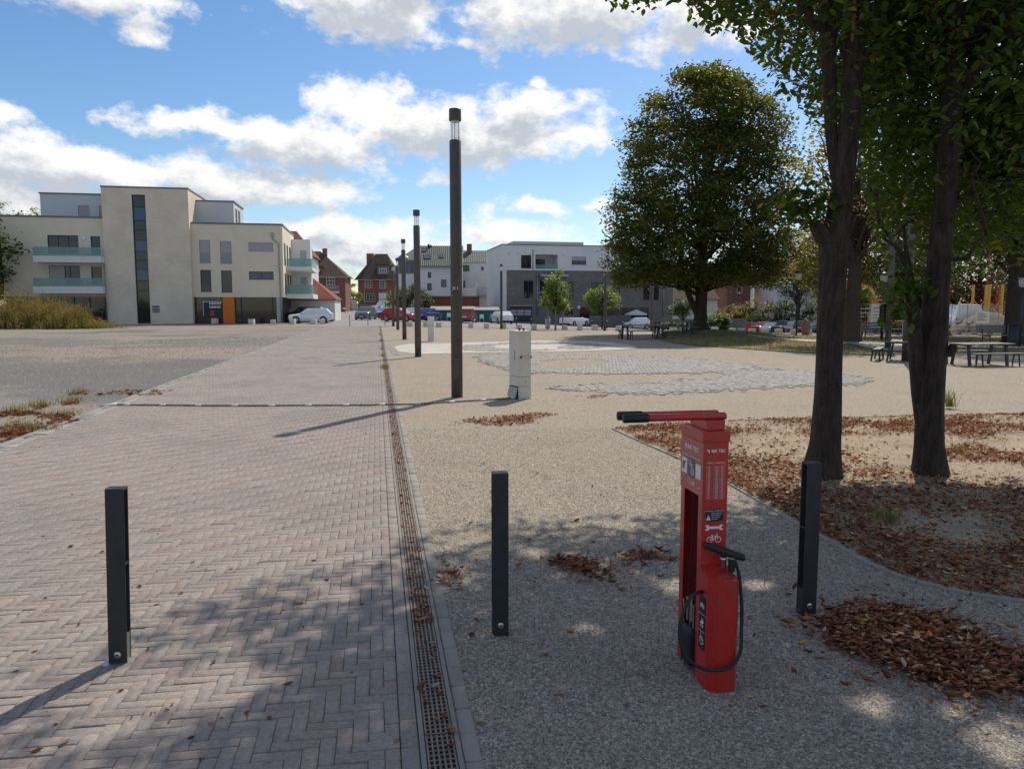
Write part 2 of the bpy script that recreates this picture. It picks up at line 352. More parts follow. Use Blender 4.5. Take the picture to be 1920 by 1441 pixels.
def bark_mat():
    m = bpy.data.materials.new('tree bark'); m.use_nodes = True; N, L = m.node_tree.nodes, m.node_tree.links; b = N['Principled BSDF']; b.inputs['Roughness'].default_value = .9; b.inputs['Specular IOR Level'].default_value = .25
    tc = N.new('ShaderNodeTexCoord')
    def noise(sc, s, d=6, r=.65):
        mp = N.new('ShaderNodeMapping'); mp.inputs['Scale'].default_value = sc; L.new(tc.outputs['Object'], mp.inputs[0]); n = N.new('ShaderNodeTexNoise'); n.inputs['Scale'].default_value = s; n.inputs['Detail'].default_value = d; n.inputs['Roughness'].default_value = r; L.new(mp.outputs[0], n.inputs['Vector']); return n.outputs['Fac']
    def ramp(f, st):
        r = N.new('ShaderNodeValToRGB'); L.new(f, r.inputs[0]); e = r.color_ramp.elements
        while len(e) < len(st): e.new(.5)
        for i, (p, c) in enumerate(st): e[i].position = p; e[i].color = (*c, 1)
        return r.outputs[0]
    ver = noise((1,1,.18), 26); hor = noise((.5,.5,4.5), 9, 4); lich = noise((1,1,.7), 5, 8, .7)
    c = ramp(ver, [(.28,(.018,.013,.011)),(.5,(.046,.034,.028)),(.72,(.08,.062,.05))])
    x = N.new('ShaderNodeMix'); x.data_type = 'RGBA'; L.new(ramp(lich, [(.52,(0,0,0)),(.70,(.55,.55,.55))]), x.inputs[0]); L.new(c, x.inputs[6]); x.inputs[7].default_value = (.085,.075,.058,1)
    y = N.new('ShaderNodeMix'); y.data_type = 'RGBA'; L.new(ramp(hor, [(.60,(0,0,0)),(.68,(.6,.6,.6))]), y.inputs[0]); L.new(x.outputs[2], y.inputs[6]); y.inputs[7].default_value = (.04,.031,.026,1)
    L.new(y.outputs[2], b.inputs['Base Color']); ad = N.new('ShaderNodeMath'); ad.operation = 'ADD'; L.new(ver, ad.inputs[0]); L.new(hor, ad.inputs[1])
    bp = N.new('ShaderNodeBump'); bp.inputs['Strength'].default_value = 1.0; bp.inputs['Distance'].default_value = .016; L.new(ad.outputs[0], bp.inputs['Height']); L.new(bp.outputs[0], b.inputs['Normal']); return m
gravel = ground_mat('square gravel', [(0,(0.150,0.125,0.096)),(.35,(0.290,0.246,0.191)),(.7,(0.380,0.323,0.255)),(1,(0.490,0.425,0.346))],
                    [((0.360,0.289,0.209),.30,.42,.66,.42),((0.220,0.198,0.168),.8,.5,.7,.40),((0.400,0.338,0.259),2.3,.55,.72,.38),((0.180,0.145,0.109),5.0,.62,.74,.4)], vscale=75, fine=260)
lotgravel = ground_mat('lot gravel', [(0,(0.108,0.101,0.094)),(.4,(0.216,0.194,0.169)),(.75,(0.288,0.263,0.230)),(1,(0.360,0.338,0.310))],
                    [((0.302,0.241,0.169),.10,.42,.58,.75),((0.137,0.137,0.140),.16,.50,.60,.85),((0.259,0.194,0.122),.5,.60,.7,.5)], vscale=40, fine=60, bands=[((0.144,0.140,0.137),15.5,25,1.6),((0.166,0.158,0.151),33.5,39,1.6)])
soil = ground_mat('bed soil', [(0,(0.220,0.171,0.122)),(.5,(0.366,0.287,0.201)),(1,(0.464,0.378,0.275))], [((0.183,0.140,0.104),1.3,.5,.68,.6),((0.439,0.354,0.256),.5,.5,.7,.5)], vscale=60, bump=.8, fine=150)
asphalt = ground_mat('asphalt', [(0,(.20,.20,.20)),(.5,(.27,.265,.26)),(1,(.34,.335,.33))], [((.24,.235,.23),.3,.45,.7,.5)], vscale=120, bump=.2)
lawnm = ground_mat('dry lawn', [(0,(.09,.085,.04)),(.5,(.17,.15,.07)),(1,(.27,.22,.12))], [((.30,.24,.14),.45,.46,.62,.75),((.10,.11,.045),.9,.5,.7,.6)], vscale=50, bump=1)
concrete = mat('pale concrete', (.50,.455,.39), .85, col2=(.42,.385,.335), nscale=3, bump=.25, bscale=60, big=((.36,.33,.29),.7,.5))
edgem = mat('flush edging', (.34,.31,.27), .9, col2=(.27,.245,.215), nscale=12, bump=.5, bscale=90)
kerbm = mat('kerb stone', (.28,.265,.245), .88, col2=(.21,.20,.19), nscale=9, bump=.4, bscale=70)
sett = mat('granite setts', rough=.85, stops=[(0,(.25,.235,.22)),(.5,(.30,.28,.255)),(1,(.355,.335,.305))], bump=.4, bscale=60)
paverm = mat('clinker pavers', rough=.88, spec=.3, stops=[(0,(0.260,0.212,0.188)),(.22,(0.284,0.240,0.212)),(.5,(0.296,0.256,0.228)),(.72,(0.268,0.232,0.212)),(.88,(0.304,0.252,0.220)),(.97,(0.280,0.212,0.188)),(1,(0.272,0.192,0.168))],
             col2=(0.320,0.288,0.260), nscale=7, bump=.5, bscale=150, bdist=.003, speck=(55,.72,1.2), big=((0.200,0.180,0.164),.55,.45))
jointm = mat('paver joints', (0.152,0.136,0.120), .95, col2=(0.200,0.184,0.164), nscale=30)
borderm = mat('border pavers', rough=.88, spec=.3, stops=[(0,(.21,.19,.17)),(.5,(.255,.232,.208)),(1,(.30,.272,.245))], col2=(.31,.285,.255), nscale=9, bump=.3, bscale=160, bdist=.003)
anthr = mat('anthracite powder coat', (.016,.019,.023), .48, col2=(.028,.030,.034), nscale=14, speck=(220,.8,1.25), bump=.06, bscale=900, bdist=.001, rvar=.08)
lampm = mat('lamp column paint', (.075,.066,.062), .55, col2=(.095,.083,.077), nscale=4, bump=.1, bscale=300, bdist=.002)
redm = mat('red powder coat', (.52,.018,.013), .34, col2=(.45,.015,.012), nscale=7, bump=.08, bscale=700, bdist=.001, rvar=.14, coat=.35, big=((.27,.055,.045),14,.45), speck=(260,.9,1.08))
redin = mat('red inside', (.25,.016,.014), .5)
blackp = mat('black plastic', (.012,.012,.013), .55, bump=.1, bscale=300, bdist=.002)
rubber = mat('black rubber', (.016,.016,.017), .65)
steel = mat('brushed steel', (.58,.57,.55), .32, metal=1.0, rvar=.12, nscale=30)
galv = mat('galvanised steel', (.42,.42,.41), .45, metal=.8, col2=(.3,.3,.3), nscale=14)
castiron = mat('grating iron', (.17,.15,.135), .6, metal=.5, col2=(.24,.19,.15), nscale=20, bump=.3, bscale=200)
dirtm = mat('drain dirt', (.05,.04,.03), .95, col2=(.14,.085,.05), nscale=24, bump=.8, bscale=80)
whitep = mat('white print', (.78,.77,.75), .5)
pinkp = mat('pale panel', (.52,.12,.11), .38, col2=(.48,.10,.095), nscale=5)
darkp = mat('dark sticker', (.012,.014,.022), .4)
greyp = mat('grey sticker', (.10,.095,.09), .4)
cabm = mat('cabinet grey-beige', (.70,.66,.57), .55, col2=(.66,.62,.535), nscale=3, bump=.1, bscale=200, big=((.52,.49,.42),1.6,.4))
blockm = mat('sandstone block', (.66,.61,.53), .9, col2=(.54,.50,.43), nscale=6, bump=.6, bscale=24)
woodgrey = mat('grey plank', (.24,.215,.19), .75, col2=(.15,.135,.12), nscale=9, bump=.4, bscale=50)
barkm = bark_mat()
bark2 = mat('big tree bark', (.075,.058,.044), .95, col2=(.055,.043,.034), nscale=3, bump=1, bscale=12, bdist=.05, spec=.2)
woundm = mat('bare inner wood', (.32,.17,.09), .85, col2=(.22,.11,.06), nscale=18, bump=.6, bscale=40)
leafn = mat('near leaves', rough=.45, spec=.4, stops=[(0,(.028,.055,.012)),(.45,(.045,.082,.017)),(.8,(.07,.11,.02)),(.93,(.16,.15,.03)),(1,(.22,.13,.04))], trans=.5)
leafbig = mat('maple leaves', rough=.5, spec=.35, stops=[(0,(.042,.068,.018)),(.5,(.07,.102,.026)),(.82,(.115,.135,.034)),(.95,(.17,.14,.04)),(1,(.18,.10,.035))], trans=.42, tcol=(1.9,1.75,.7))
leafy = mat('fresh green leaves', rough=.5, spec=.35, stops=[(0,(.05,.10,.018)),(.5,(.085,.15,.026)),(.85,(.14,.19,.035)),(1,(.21,.20,.05))], trans=.38)
leafd = mat('dark leaves', rough=.5, spec=.3, stops=[(0,(.022,.042,.012)),(.6,(.042,.07,.018)),(.9,(.085,.105,.026)),(1,(.14,.12,.03))], trans=.28)
leafr = mat('copper leaves', rough=.5, spec=.3, stops=[(0,(.05,.022,.014)),(.6,(.09,.04,.02)),(1,(.13,.075,.03))], trans=.3)
leafo = mat('yellowing leaves', rough=.5, spec=.3, stops=[(0,(.09,.10,.02)),(.5,(.17,.15,.03)),(1,(.25,.17,.045))], trans=.35)
drygr = mat('dry weeds', rough=.8, spec=.2, stops=[(0,(.07,.10,.03)),(.35,(.14,.14,.05)),(.7,(.28,.20,.10)),(1,(.26,.14,.08))], trans=.25)
grassm = mat('grass tuft', rough=.7, spec=.2, stops=[(0,(.06,.10,.025)),(.5,(.16,.16,.045)),(1,(.30,.22,.09))], trans=.25)
litter = mat('brown leaf litter', rough=.75, spec=.25, stops=[(0,(0.103,0.044,0.025)),(.25,(0.207,0.081,0.039)),(.55,(0.310,0.128,0.060)),(.8,(0.414,0.207,0.103)),(.94,(0.506,0.342,0.196)),(.975,(0.598,0.561,0.437)),(1,(0.529,0.390,0.057))], trans=.12, tcol=(1.3,.8,.5))
stonem = mat('loose grit', rough=.9, spec=.25, stops=[(0,(.12,.11,.10)),(.4,(.25,.225,.195)),(.8,(.37,.34,.295)),(1,(.52,.49,.45))])
# ------------------------------------------------------------------ ground, path, square
def gpt(px, py):
    z = 0.0
    for _ in range(60):
        x, y = gp(px, py, z); y = min(y, 230.0); z = .5*z+.5*gz(x, y)
    return x, y
def sheet(name, poly, off, m, step=None, zf=gz, parent=None):
    bm = bmesh.new(); vs = [bm.verts.new((p[0], p[1], 0)) for p in poly]; bm.faces.new(vs)
    if step:
        xs = [p[0] for p in poly]; ys = [p[1] for p in poly]
        for ax, lo, hi in ((0, min(xs), max(xs)), (1, min(ys), max(ys))):
            k = math.floor(lo/step)+1
            while k*step < hi:
                co = Vector((0,0,0)); co[ax] = k*step; no = Vector((0,0,0)); no[ax] = 1
                bmesh.ops.bisect_plane(bm, geom=list(bm.verts)+list(bm.edges)+list(bm.faces), plane_co=co, plane_no=no); k += 1
    else: bmesh.ops.triangulate(bm, faces=list(bm.faces))
    bmesh.ops.recalc_face_normals(bm, faces=list(bm.faces))
    if sum(f.normal.z for f in bm.faces) < 0: bmesh.ops.reverse_faces(bm, faces=list(bm.faces))
    for v in bm.verts: v.co.z = zf(v.co.x, v.co.y)+off
    me = bpy.data.meshes.new(name); bm.to_mesh(me); bm.free()
    o = link(name, me, m, parent)
    if not parent: o['kind'] = 'structure'
    return o
def axis(parts):
    a = []
    for lo, hi, st in parts: a += list(np.arange(lo, hi, st))
    return np.array(a+[parts[-1][1]])
gx = axis([(-900,-120,60),(-120,-42,6),(-42,90,3),(90,160,7),(160,900,60)]); gy = axis([(-120,-20,20),(-20,45,5),(45,125,3),(125,240,6),(240,1500,90)])
V = np.array([(x, y, gz(x, y)) for y in gy for x in gx]); nx = len(gx)
ii = np.array([(j*nx+i, j*nx+i+1, (j+1)*nx+i+1, (j+1)*nx+i) for j in range(len(gy)-1) for i in range(nx-1)])
tag(link('ground', mesh_np('ground', V, ii, gravel)), kind='structure')
PU0, PU1, PV0, PV1 = -4.70, .135, -3.0, 66.4
# vacant lot on the left of the path
lot = [pw(PU0-.002, -3), pw(PU0-.002, 68), (-22, 73.2), (-70, 66), (-70, -3)]
sheet('gravel_lot', lot, .006, lotgravel, 8)
# road and street
road = [(-75,70), (-46,73.4), (-22,75.2), (-18.6,73.6), pw(-4.9,66.5), pw(.5,66.5), gpt(769,611), gpt(822,612), gpt(912,614), gpt(1001,616.5), gpt(1115,618), gpt(1210,619.5), gpt(1306,621.5), gpt(1409,625.5), gpt(1488,626.5), gpt(1600,628), (75,62), (90,114), (-75,114)]
sheet('road', road, .02, asphalt, 4)
sheet('street', [(-27,108), (-16,108), (-19,150), (-24,215), (-46,215), (-38,150)], .035, asphalt, 6)
def lawnz(x, y): return gz(x, y)+.32*math.exp(-((x-12.2)**2/14+(y-47.5)**2/12))
lawn = [gpt(*p) for p in [(1225,634),(1260,643),(1300,648),(1400,655),(1470,660),(1530,663),(1620,666),(1700,665),(1800,660),(1935,664),(2150,664),(2150,634),(1920,634),(1700,634),(1560,631.5),(1460,629.5),(1400,628.5),(1330,625.5),(1270,624)]]
sheet('lawn', lawn, .025, lawnm, 2, lawnz)
fp = [gpt(*p) for p in [(1392,631),(1480,636),(1600,642),(1750,647),(1960,650),(1960,655.5),(1750,652.5),(1600,647),(1480,639.5)]]
sheet('footpath', fp, .05, concrete, 2, lawnz)
sheet('tarmac_path', [gpt(*p) for p in [(1585,645),(1650,646),(1720,655),(1700,662),(1640,658)]], .07, asphalt, 2, lawnz)

# ---- paved path: herringbone clinker pavers, each a piece of its own
path = sheet('path', [(PU0,PV0),(PU1,PV0),(PU1,PV1),(PU0,PV1)], .004, jointm, 6, lambda x, y: 0.0)
path.rotation_euler = (0, 0, PA)
PW, PL, J, TOP = .0635, .1905, .0030, .0165
U0, U1 = -4.44, .060
def herring():
    out = []; n = 3
    c0, c1 = int(math.floor(U0/PW))-3, int(math.ceil(U1/PW))+3
    r0, r1 = int(math.floor(PV0/PW))-3, int(math.ceil(PV1/PW))+3
    for r in range(r0, r1):
        for c in range(c0, c1):
            t = (c-r) % 6
            if t == 0: a = (c*PW, (c+3)*PW, r*PW, (r+1)*PW)
            elif t == 5: a = (c*PW, (c+1)*PW, r*PW, (r+3)*PW)
            else: continue
            a = (max(a[0],U0), min(a[1],U1), max(a[2],PV0), min(a[3],PV1))
            if a[1]-a[0] > .02 and a[3]-a[2] > .02: out.append(a)
    return out
recs = herring()
rowsL = []                                               # stretcher course beside the drain, border rows on the far side
v = PV0
while v < PV1:
    rowsL.append((.062, PU1-.002, v, min(v+.2115, PV1))); v += .2115
b_rows = []
v = PV0
while v < PV1:
    b_rows.append((-4.60, -4.445, v, v+.10)); v += .105
v = PV0
kerbs = []
while v < PV1:
    kerbs.append((PU0+.005, -4.607, v, v+.99)); v += 1.0
def paver_arrays(rs, top=TOP, ch=.0026, wall=True, jit=.0010):
    rs = np.array(rs); n = len(rs)
    x0, x1, y0, y1 = (rs[:,0]+J/2, rs[:,1]-J/2, rs[:,2]+J/2, rs[:,3]-J/2)
    zt = top+NR.normal(0, jit, n)
    tx = NR.normal(0, .0004, n); ty = NR.normal(0, .0004, n)
    def ring(i, dz):
        X = np.stack([x0+i, x1-i, x1-i, x0+i], 1); Y = np.stack([y0+i, y0+i, y1-i, y1-i], 1)
        sx = np.array([-1,1,1,-1]); sy = np.array([-1,-1,1,1])
        Z = (zt[:,None]+dz+tx[:,None]*sx+ty[:,None]*sy) if dz is not None else np.full((n,4), .003)
        return np.stack([X, Y, Z], 2)
    rings = [ring(ch, 0.0), ring(0, -ch*.7)]+([ring(0, None)] if wall else [])
    Vv = np.concatenate(rings, 1).reshape(-1, 3); k = len(rings)*4
    f = [(0,1,2,3)]
    for q in range(len(rings)-1):
        for i in range(4): f.append((q*4+i, q*4+4+i, q*4+4+(i+1)%4, q*4+(i+1)%4))
    Fq = (np.array(f)[None]+(np.arange(n)*k)[:,None,None]).reshape(-1, 4)
    return Vv, Fq, np.repeat(NR.random(n), k)
def seen(a):
    x, y = pw((a[0]+a[1])/2, (a[2]+a[3])/2)
    if y < 2.6: return None
    px = CX+F*x/(y*CP+EYE*SP)
    return y if -20 < px < 1940 else None
order = sorted([(seen(a), i) for i, a in enumerate(recs) if seen(a)])[:300]
near_i = set(i for _, i in order)
Vv, Fq, tt = paver_arrays([a for i, a in enumerate(recs) if i not in near_i])
o = link('pavers', mesh_np('pavers', Vv, Fq, paverm, tt), parent=path); o['kind'] = 'stuff'
shared = {}
for _, i in order:
    a = recs[i]; w, h = round(a[1]-a[0], 3), round(a[3]-a[2], 3)
    if (w, h) not in shared:
        Vv, Fq, tt = paver_arrays([(-w/2, w/2, -h/2, h/2)], jit=0); shared[(w, h)] = mesh_np('paver', Vv, Fq, paverm)
    o = link('paver', shared[(w, h)], parent=path); o.location = ((a[0]+a[1])/2, (a[2]+a[3])/2, rnd.gauss(0, .0016)); o.rotation_euler = (rnd.gauss(0,.004), rnd.gauss(0,.004), rnd.gauss(0,.004))
Vv, Fq, tt = paver_arrays(rowsL); o = link('edge_course', mesh_np('edge_course', Vv, Fq, paverm, tt), parent=path); o['kind'] = 'stuff'
Vv, Fq, tt = paver_arrays(b_rows, jit=.004); o = link('border_setts', mesh_np('border_setts', Vv, Fq, sett, tt), parent=path); o['kind'] = 'stuff'
kme = {}
for a in kerbs:
    if not kme: 
        Vv, Fq, tt = paver_arrays([(a[0]-a[0], a[1]-a[0], 0, .99)], top=.03, ch=.012, jit=0); kme[0] = mesh_np('kerb_stone', Vv, Fq, kerbm)
    o = link('kerb_stone', kme[0], parent=path); o.location = (a[0], a[2], rnd.gauss(0,.003)); o.rotation_euler = (0, 0, rnd.gauss(0,.002))
# ---- drainage channel with grates
DR0, DR1 = PU1, PU1+.165
drain = MB()
drain.box(DR0+.002, DR0+.022, PV0, PV1, -.12, .013).box(DR1-.022, DR1-.002, PV0, PV1, -.12, .013)
drain.quad((DR0+.02,PV0,.0045),(DR1-.02,PV0,.0045),(DR1-.02,PV1,.0045),(DR0+.02,PV1,.0045))
dr = drain.build('drain_channel', dirtm); dr.rotation_euler = (0,0,PA); tag(dr, kind='structure')
ew = MB(); ew.box(DR0+.002, DR0+.0225, PV0, PV1, .0135, .016); ew.box(DR1-.0225, DR1-.002, PV0, PV1, .0135, .016); ew.build('channel_edge', borderm, dr)
gm = MB(); gw0, gw1 = .026, .139
for k in range(6):
    x = gw0+.005+k*(gw1-gw0-.010)/5; gm.box(x-.004, x+.004, 0, .992, .006, .018)
for k in range(31):
    y = .006+k*.0325; gm.box(gw0, gw1, y-.004, y+.004, .0055, .0155)
gme = gm.mesh('grate')
v = -1.0
while v < 23.5:
    o = link('grate', gme, castiron, dr); o.location = (DR0, v, 0); v += 1.0
tag(link('silted_grate', MB().box(DR0+.026, DR0+.139, 23.6, PV1, .006, .0155).mesh('silted_grate'), dirtm, dr))
# course on the gravel side of the drain
rr = []; v = PV0
while v < PV1: rr.append((DR1+.002, DR1+.072, v, v+.2)); v += .2
Vv, Fq, tt = paver_arrays(rr, top=.008, jit=.002); 
ec = link('edge_course', mesh_np('edge_course', Vv, Fq, borderm, tt)); ec.rotation_euler = (0,0,PA); tag(ec, kind='structure')
# ---- manhole covers in the path
def manhole(px, py, r, lab):
    x, y = gp(px, py); e = empty('manhole_cover', (x, y, .018), PA, lab, 'manhole cover')
    MB().lathe([(r*.86,0),(r*.86,.004)], 28).build('cover', castiron, e)
    ring = MB(); n = 28
    for k in range(n):
        a0, a1 = 2*math.pi*k/n, 2*math.pi*(k+1)/n
        ring.quad(*[(q*math.cos(a), q*math.sin(a), .0035) for q, a in ((r*.9,a0),(r*1.1,a0),(r*1.1,a1),(r*.9,a1))])
    ring.build('frame_ring', kerbm, e)
    ribs = MB()
    for k in range(-3, 4): 
        h = math.sqrt(max(0, (r*.8)**2-(k*r*.22)**2)); ribs.box(k*r*.22-.012, k*r*.22+.012, -h, h, .004, .008)
    ribs.build('tread_pattern', castiron, e)
manhole(579, 671.5, .40, 'round iron manhole cover farther along the brick path')
manhole(640, 681, .36, 'round iron manhole cover just before the long lamp shadow')
# ---- concrete figure and sett fields in the square
def pxpoly(L): return [gp(*p) for p in L]
def smooth_poly(P, k=2):
    for _ in range(k):
        Q = []
        for i in range(len(P)):
            a, b = P[i], P[(i+1)%len(P)]; Q += [(.75*a[0]+.25*b[0], .75*a[1]+.25*b[1]), (.25*a[0]+.75*b[0], .25*a[1]+.75*b[1])]
        P = Q
    return P
conc = pxpoly([(735,645.5),(860,643),(1000,638.5),(1090,638),(1160,643),(1210,653),(1120,657.5),(1000,660),(880,661.5),(752,665.5)])
sheet('concrete_band', smooth_poly(conc,1), .010, concrete)
for i, q in enumerate([[(722,645),(726,645),(745,665.5),(739,666)],[(727.5,645),(733.5,645.3),(751,665.3),(746,665.6)]]):
    sheet('slot_slab', pxpoly(q), .012, kerbm)
def setts(name, poly, off, size=.105, ang=0.0, lab='', holes=()):
    xs = [p[0] for p in poly]; ys = [p[1] for p in poly]; cx, cy = sum(xs)/len(xs), sum(ys)/len(ys)
    R_ = max(math.hypot(p[0]-cx, p[1]-cy) for p in poly); n = int(R_/size)+2
    a = np.arange(-n, n+1)*size; A, B = np.meshgrid(a, a); A = A+ (np.arange(len(a))[:,None]%2)*size*.5
    A = A+NR.normal(0, size*.06, A.shape); B = B+NR.normal(0, size*.06, B.shape)
    X = cx+A*math.cos(ang)-B*math.sin(ang); Y = cy+A*math.sin(ang)+B*math.cos(ang)
    k = inpoly_np(X+NR.normal(0,.13,X.shape), Y+NR.normal(0,.2,Y.shape), poly)
    for h in holes: k &= ~inpoly_np(X, Y, h)
    X, Y = X[k], Y[k]; n = len(X)
    h0 = size*.46*(1+NR.normal(0,.07,n)); h1 = size*.46*(1+NR.normal(0,.07,n)); z = .013+NR.normal(0,.003,n)
    ca, sa = math.cos(ang), math.sin(ang); P_ = []
    for i, zz in ((.72, z+.006), (1.0, z-.002), (1.0, np.full(n, off))):
        for sx, sy in ((-1,-1),(1,-1),(1,1),(-1,1)):
            dx, dy = sx*h0*i, sy*h1*i; P_.append(np.stack([X+dx*ca-dy*sa, Y+dx*sa+dy*ca, zz], 1))
    Vv = np.stack(P_, 1).reshape(-1, 3); f = [(0,1,2,3)]
    for q in range(2):
        for i in range(4): f.append((q*4+i, q*4+4+i, q*4+4+(i+1)%4, q*4+(i+1)%4))
    Fq = (np.array(f)[None]+(np.arange(n)*12)[:,None,None]).reshape(-1,4)
    base = sheet(name, poly, off-.003, gravel)
    o = link('setts', mesh_np('setts', Vv, Fq, sett, np.repeat(NR.random(n),12)), parent=base); o['kind'] = 'stuff'
A1 = smooth_poly(pxpoly([(1015,727),(1080,722.5),(1180,720),(1290,714),(1380,704),(1330,697.5),(1460,693),(1560,697),(1655,717),(1560,721),(1440,727),(1330,734),(1200,740),(1090,734)]))
B1 = smooth_poly(pxpoly([(878,664),(960,664),(1060,666.5),(1180,669),(1280,670),(1370,680),(1440,690),(1360,698),(1250,700),(1130,702.5),(1040,698.5),(955,699)]))
B1h = smooth_poly(pxpoly([(1000,677),(1100,672),(1150,677),(1120,686),(1060,692),(1010,688)]))
setts('sett_field', A1, .006, .11, R(28)); setts('sett_field', B1, .006, .12, R(20), holes=[B1h])
sheet('gravel_island', B1h, .008, gravel)
C1 = smooth_poly(pxpoly([(838,652),(890,645.5),(1000,641.5),(1080,642),(1035,646),(950,645),(912,649.5),(950,655),(1060,655.5),(1000,658.5),(880,658.5)]))
C2 = smooth_poly(pxpoly([(1040,651.5),(1085,643.5),(1120,644.5),(1142,649),(1120,654),(1070,656)]))
setts('sett_figure', C1, .014, .14, R(10)); setts('sett_figure', C2, .014, .14, R(-20))
# ---- planting bed on the right, with its edging
BED = [gp(*p) for p in [(1150,804),(1200,827),(1285,864),(1370,908),(1440,948),(1500,985),(1560,1015),(1640,1062),(1720,1092),(1820,1115),(1960,1133),(2300,1140),(2700,1000),(2700,760),(2200,766),(1920,776),(1700,780),(1560,784),(1400,788),(1290,792)]]
def bedz(x, y): return .003+.03*math.exp(-((x-3.6)**2+(y-8.2)**2)/6)
bed = sheet('planting_bed', BED, 0.0, soil, .35, lambda x, y: .004+ (bedz(x,y)+.006*math.sin(x*3.1+y*2.2)*math.sin(y*4.1-x)) )
def edging(pts, w=.055, top=.018):
    k = 0
    for i in range(len(pts)-1):
        a, b = Vector((*pts[i],0)), Vector((*pts[i+1],0)); L_ = (b-a).length; n = max(1, round(L_/.9))
        for q in range(n):
            p0 = a.lerp(b, q/n); p1 = a.lerp(b, (q+1)/n); d = (p1-p0); l = d.length
            o = link('edging_stone', MB().box(.004, l-.004, -w/2, w/2, -.05, top, .006).mesh('edging_stone'), edgem, bed)
            o.location = p0; o.rotation_euler = (0,0,math.atan2(d.y, d.x))
edging(BED[:12]); edging(BED[13:20]+[BED[0]])
# ------------------------------------------------------------------ bike repair station
def flat(pts, y, parent, name, m, t=.0006):               # print on a face looking to -y: polygons given in (x,z)
    mb = MB()
    for p in pts: mb.xprism(p, y-t, y)
    return mb.build(name, m, parent)
def ringpoly(cx, cz, r, w, n=20):
    return [[(cx+q*math.cos(a), cz+q*math.sin(a)) for q, a in ((r,2*math.pi*k/n),(r,2*math.pi*(k+1)/n),(r-w,2*math.pi*(k+1)/n),(r-w,2*math.pi*k/n))] for k in range(n)]
def stroke(a, b, w):
    d = Vector((b[0]-a[0], b[1]-a[1])); d.normalize(); n = Vector((-d.y, d.x))*w/2
    return [(a[0]+n.x,a[1]+n.y),(b[0]+n.x,b[1]+n.y),(b[0]-n.x,b[1]-n.y),(a[0]-n.x,a[1]-n.y)]
def bike_icon(cx, cz, s, w):
    A, B, C, D, E_ = (-.62,0),(.62,0),(-.1,-.05),(-.28,.62),(.42,.6)
    P_ = ringpoly(cx+A[0]*s, cz, .45*s, w)+ringpoly(cx+B[0]*s, cz, .45*s, w)
    for a, b in ((A,C),(C,E_),(C,D),(A,(-.24,.5)),((-.24,.5),(.4,.48)),(B,E_),(E_,(.5,.78)),((.5,.78),(.32,.82)),((-.42,.64),(-.16,.64)),((-.02,-.12),(-.2,0))):
        P_.append(stroke((cx+a[0]*s, cz+a[1]*s), (cx+b[0]*s, cz+b[1]*s), w))
    return P_
def put_text(body, size, parent, loc, rot, m, bold=0.0, name='lettering', align='CENTER'):
    o = link(name, text_mesh(body, size, align=align, bold=bold), m, parent); o.location = loc; o.rotation_euler = rot; return o
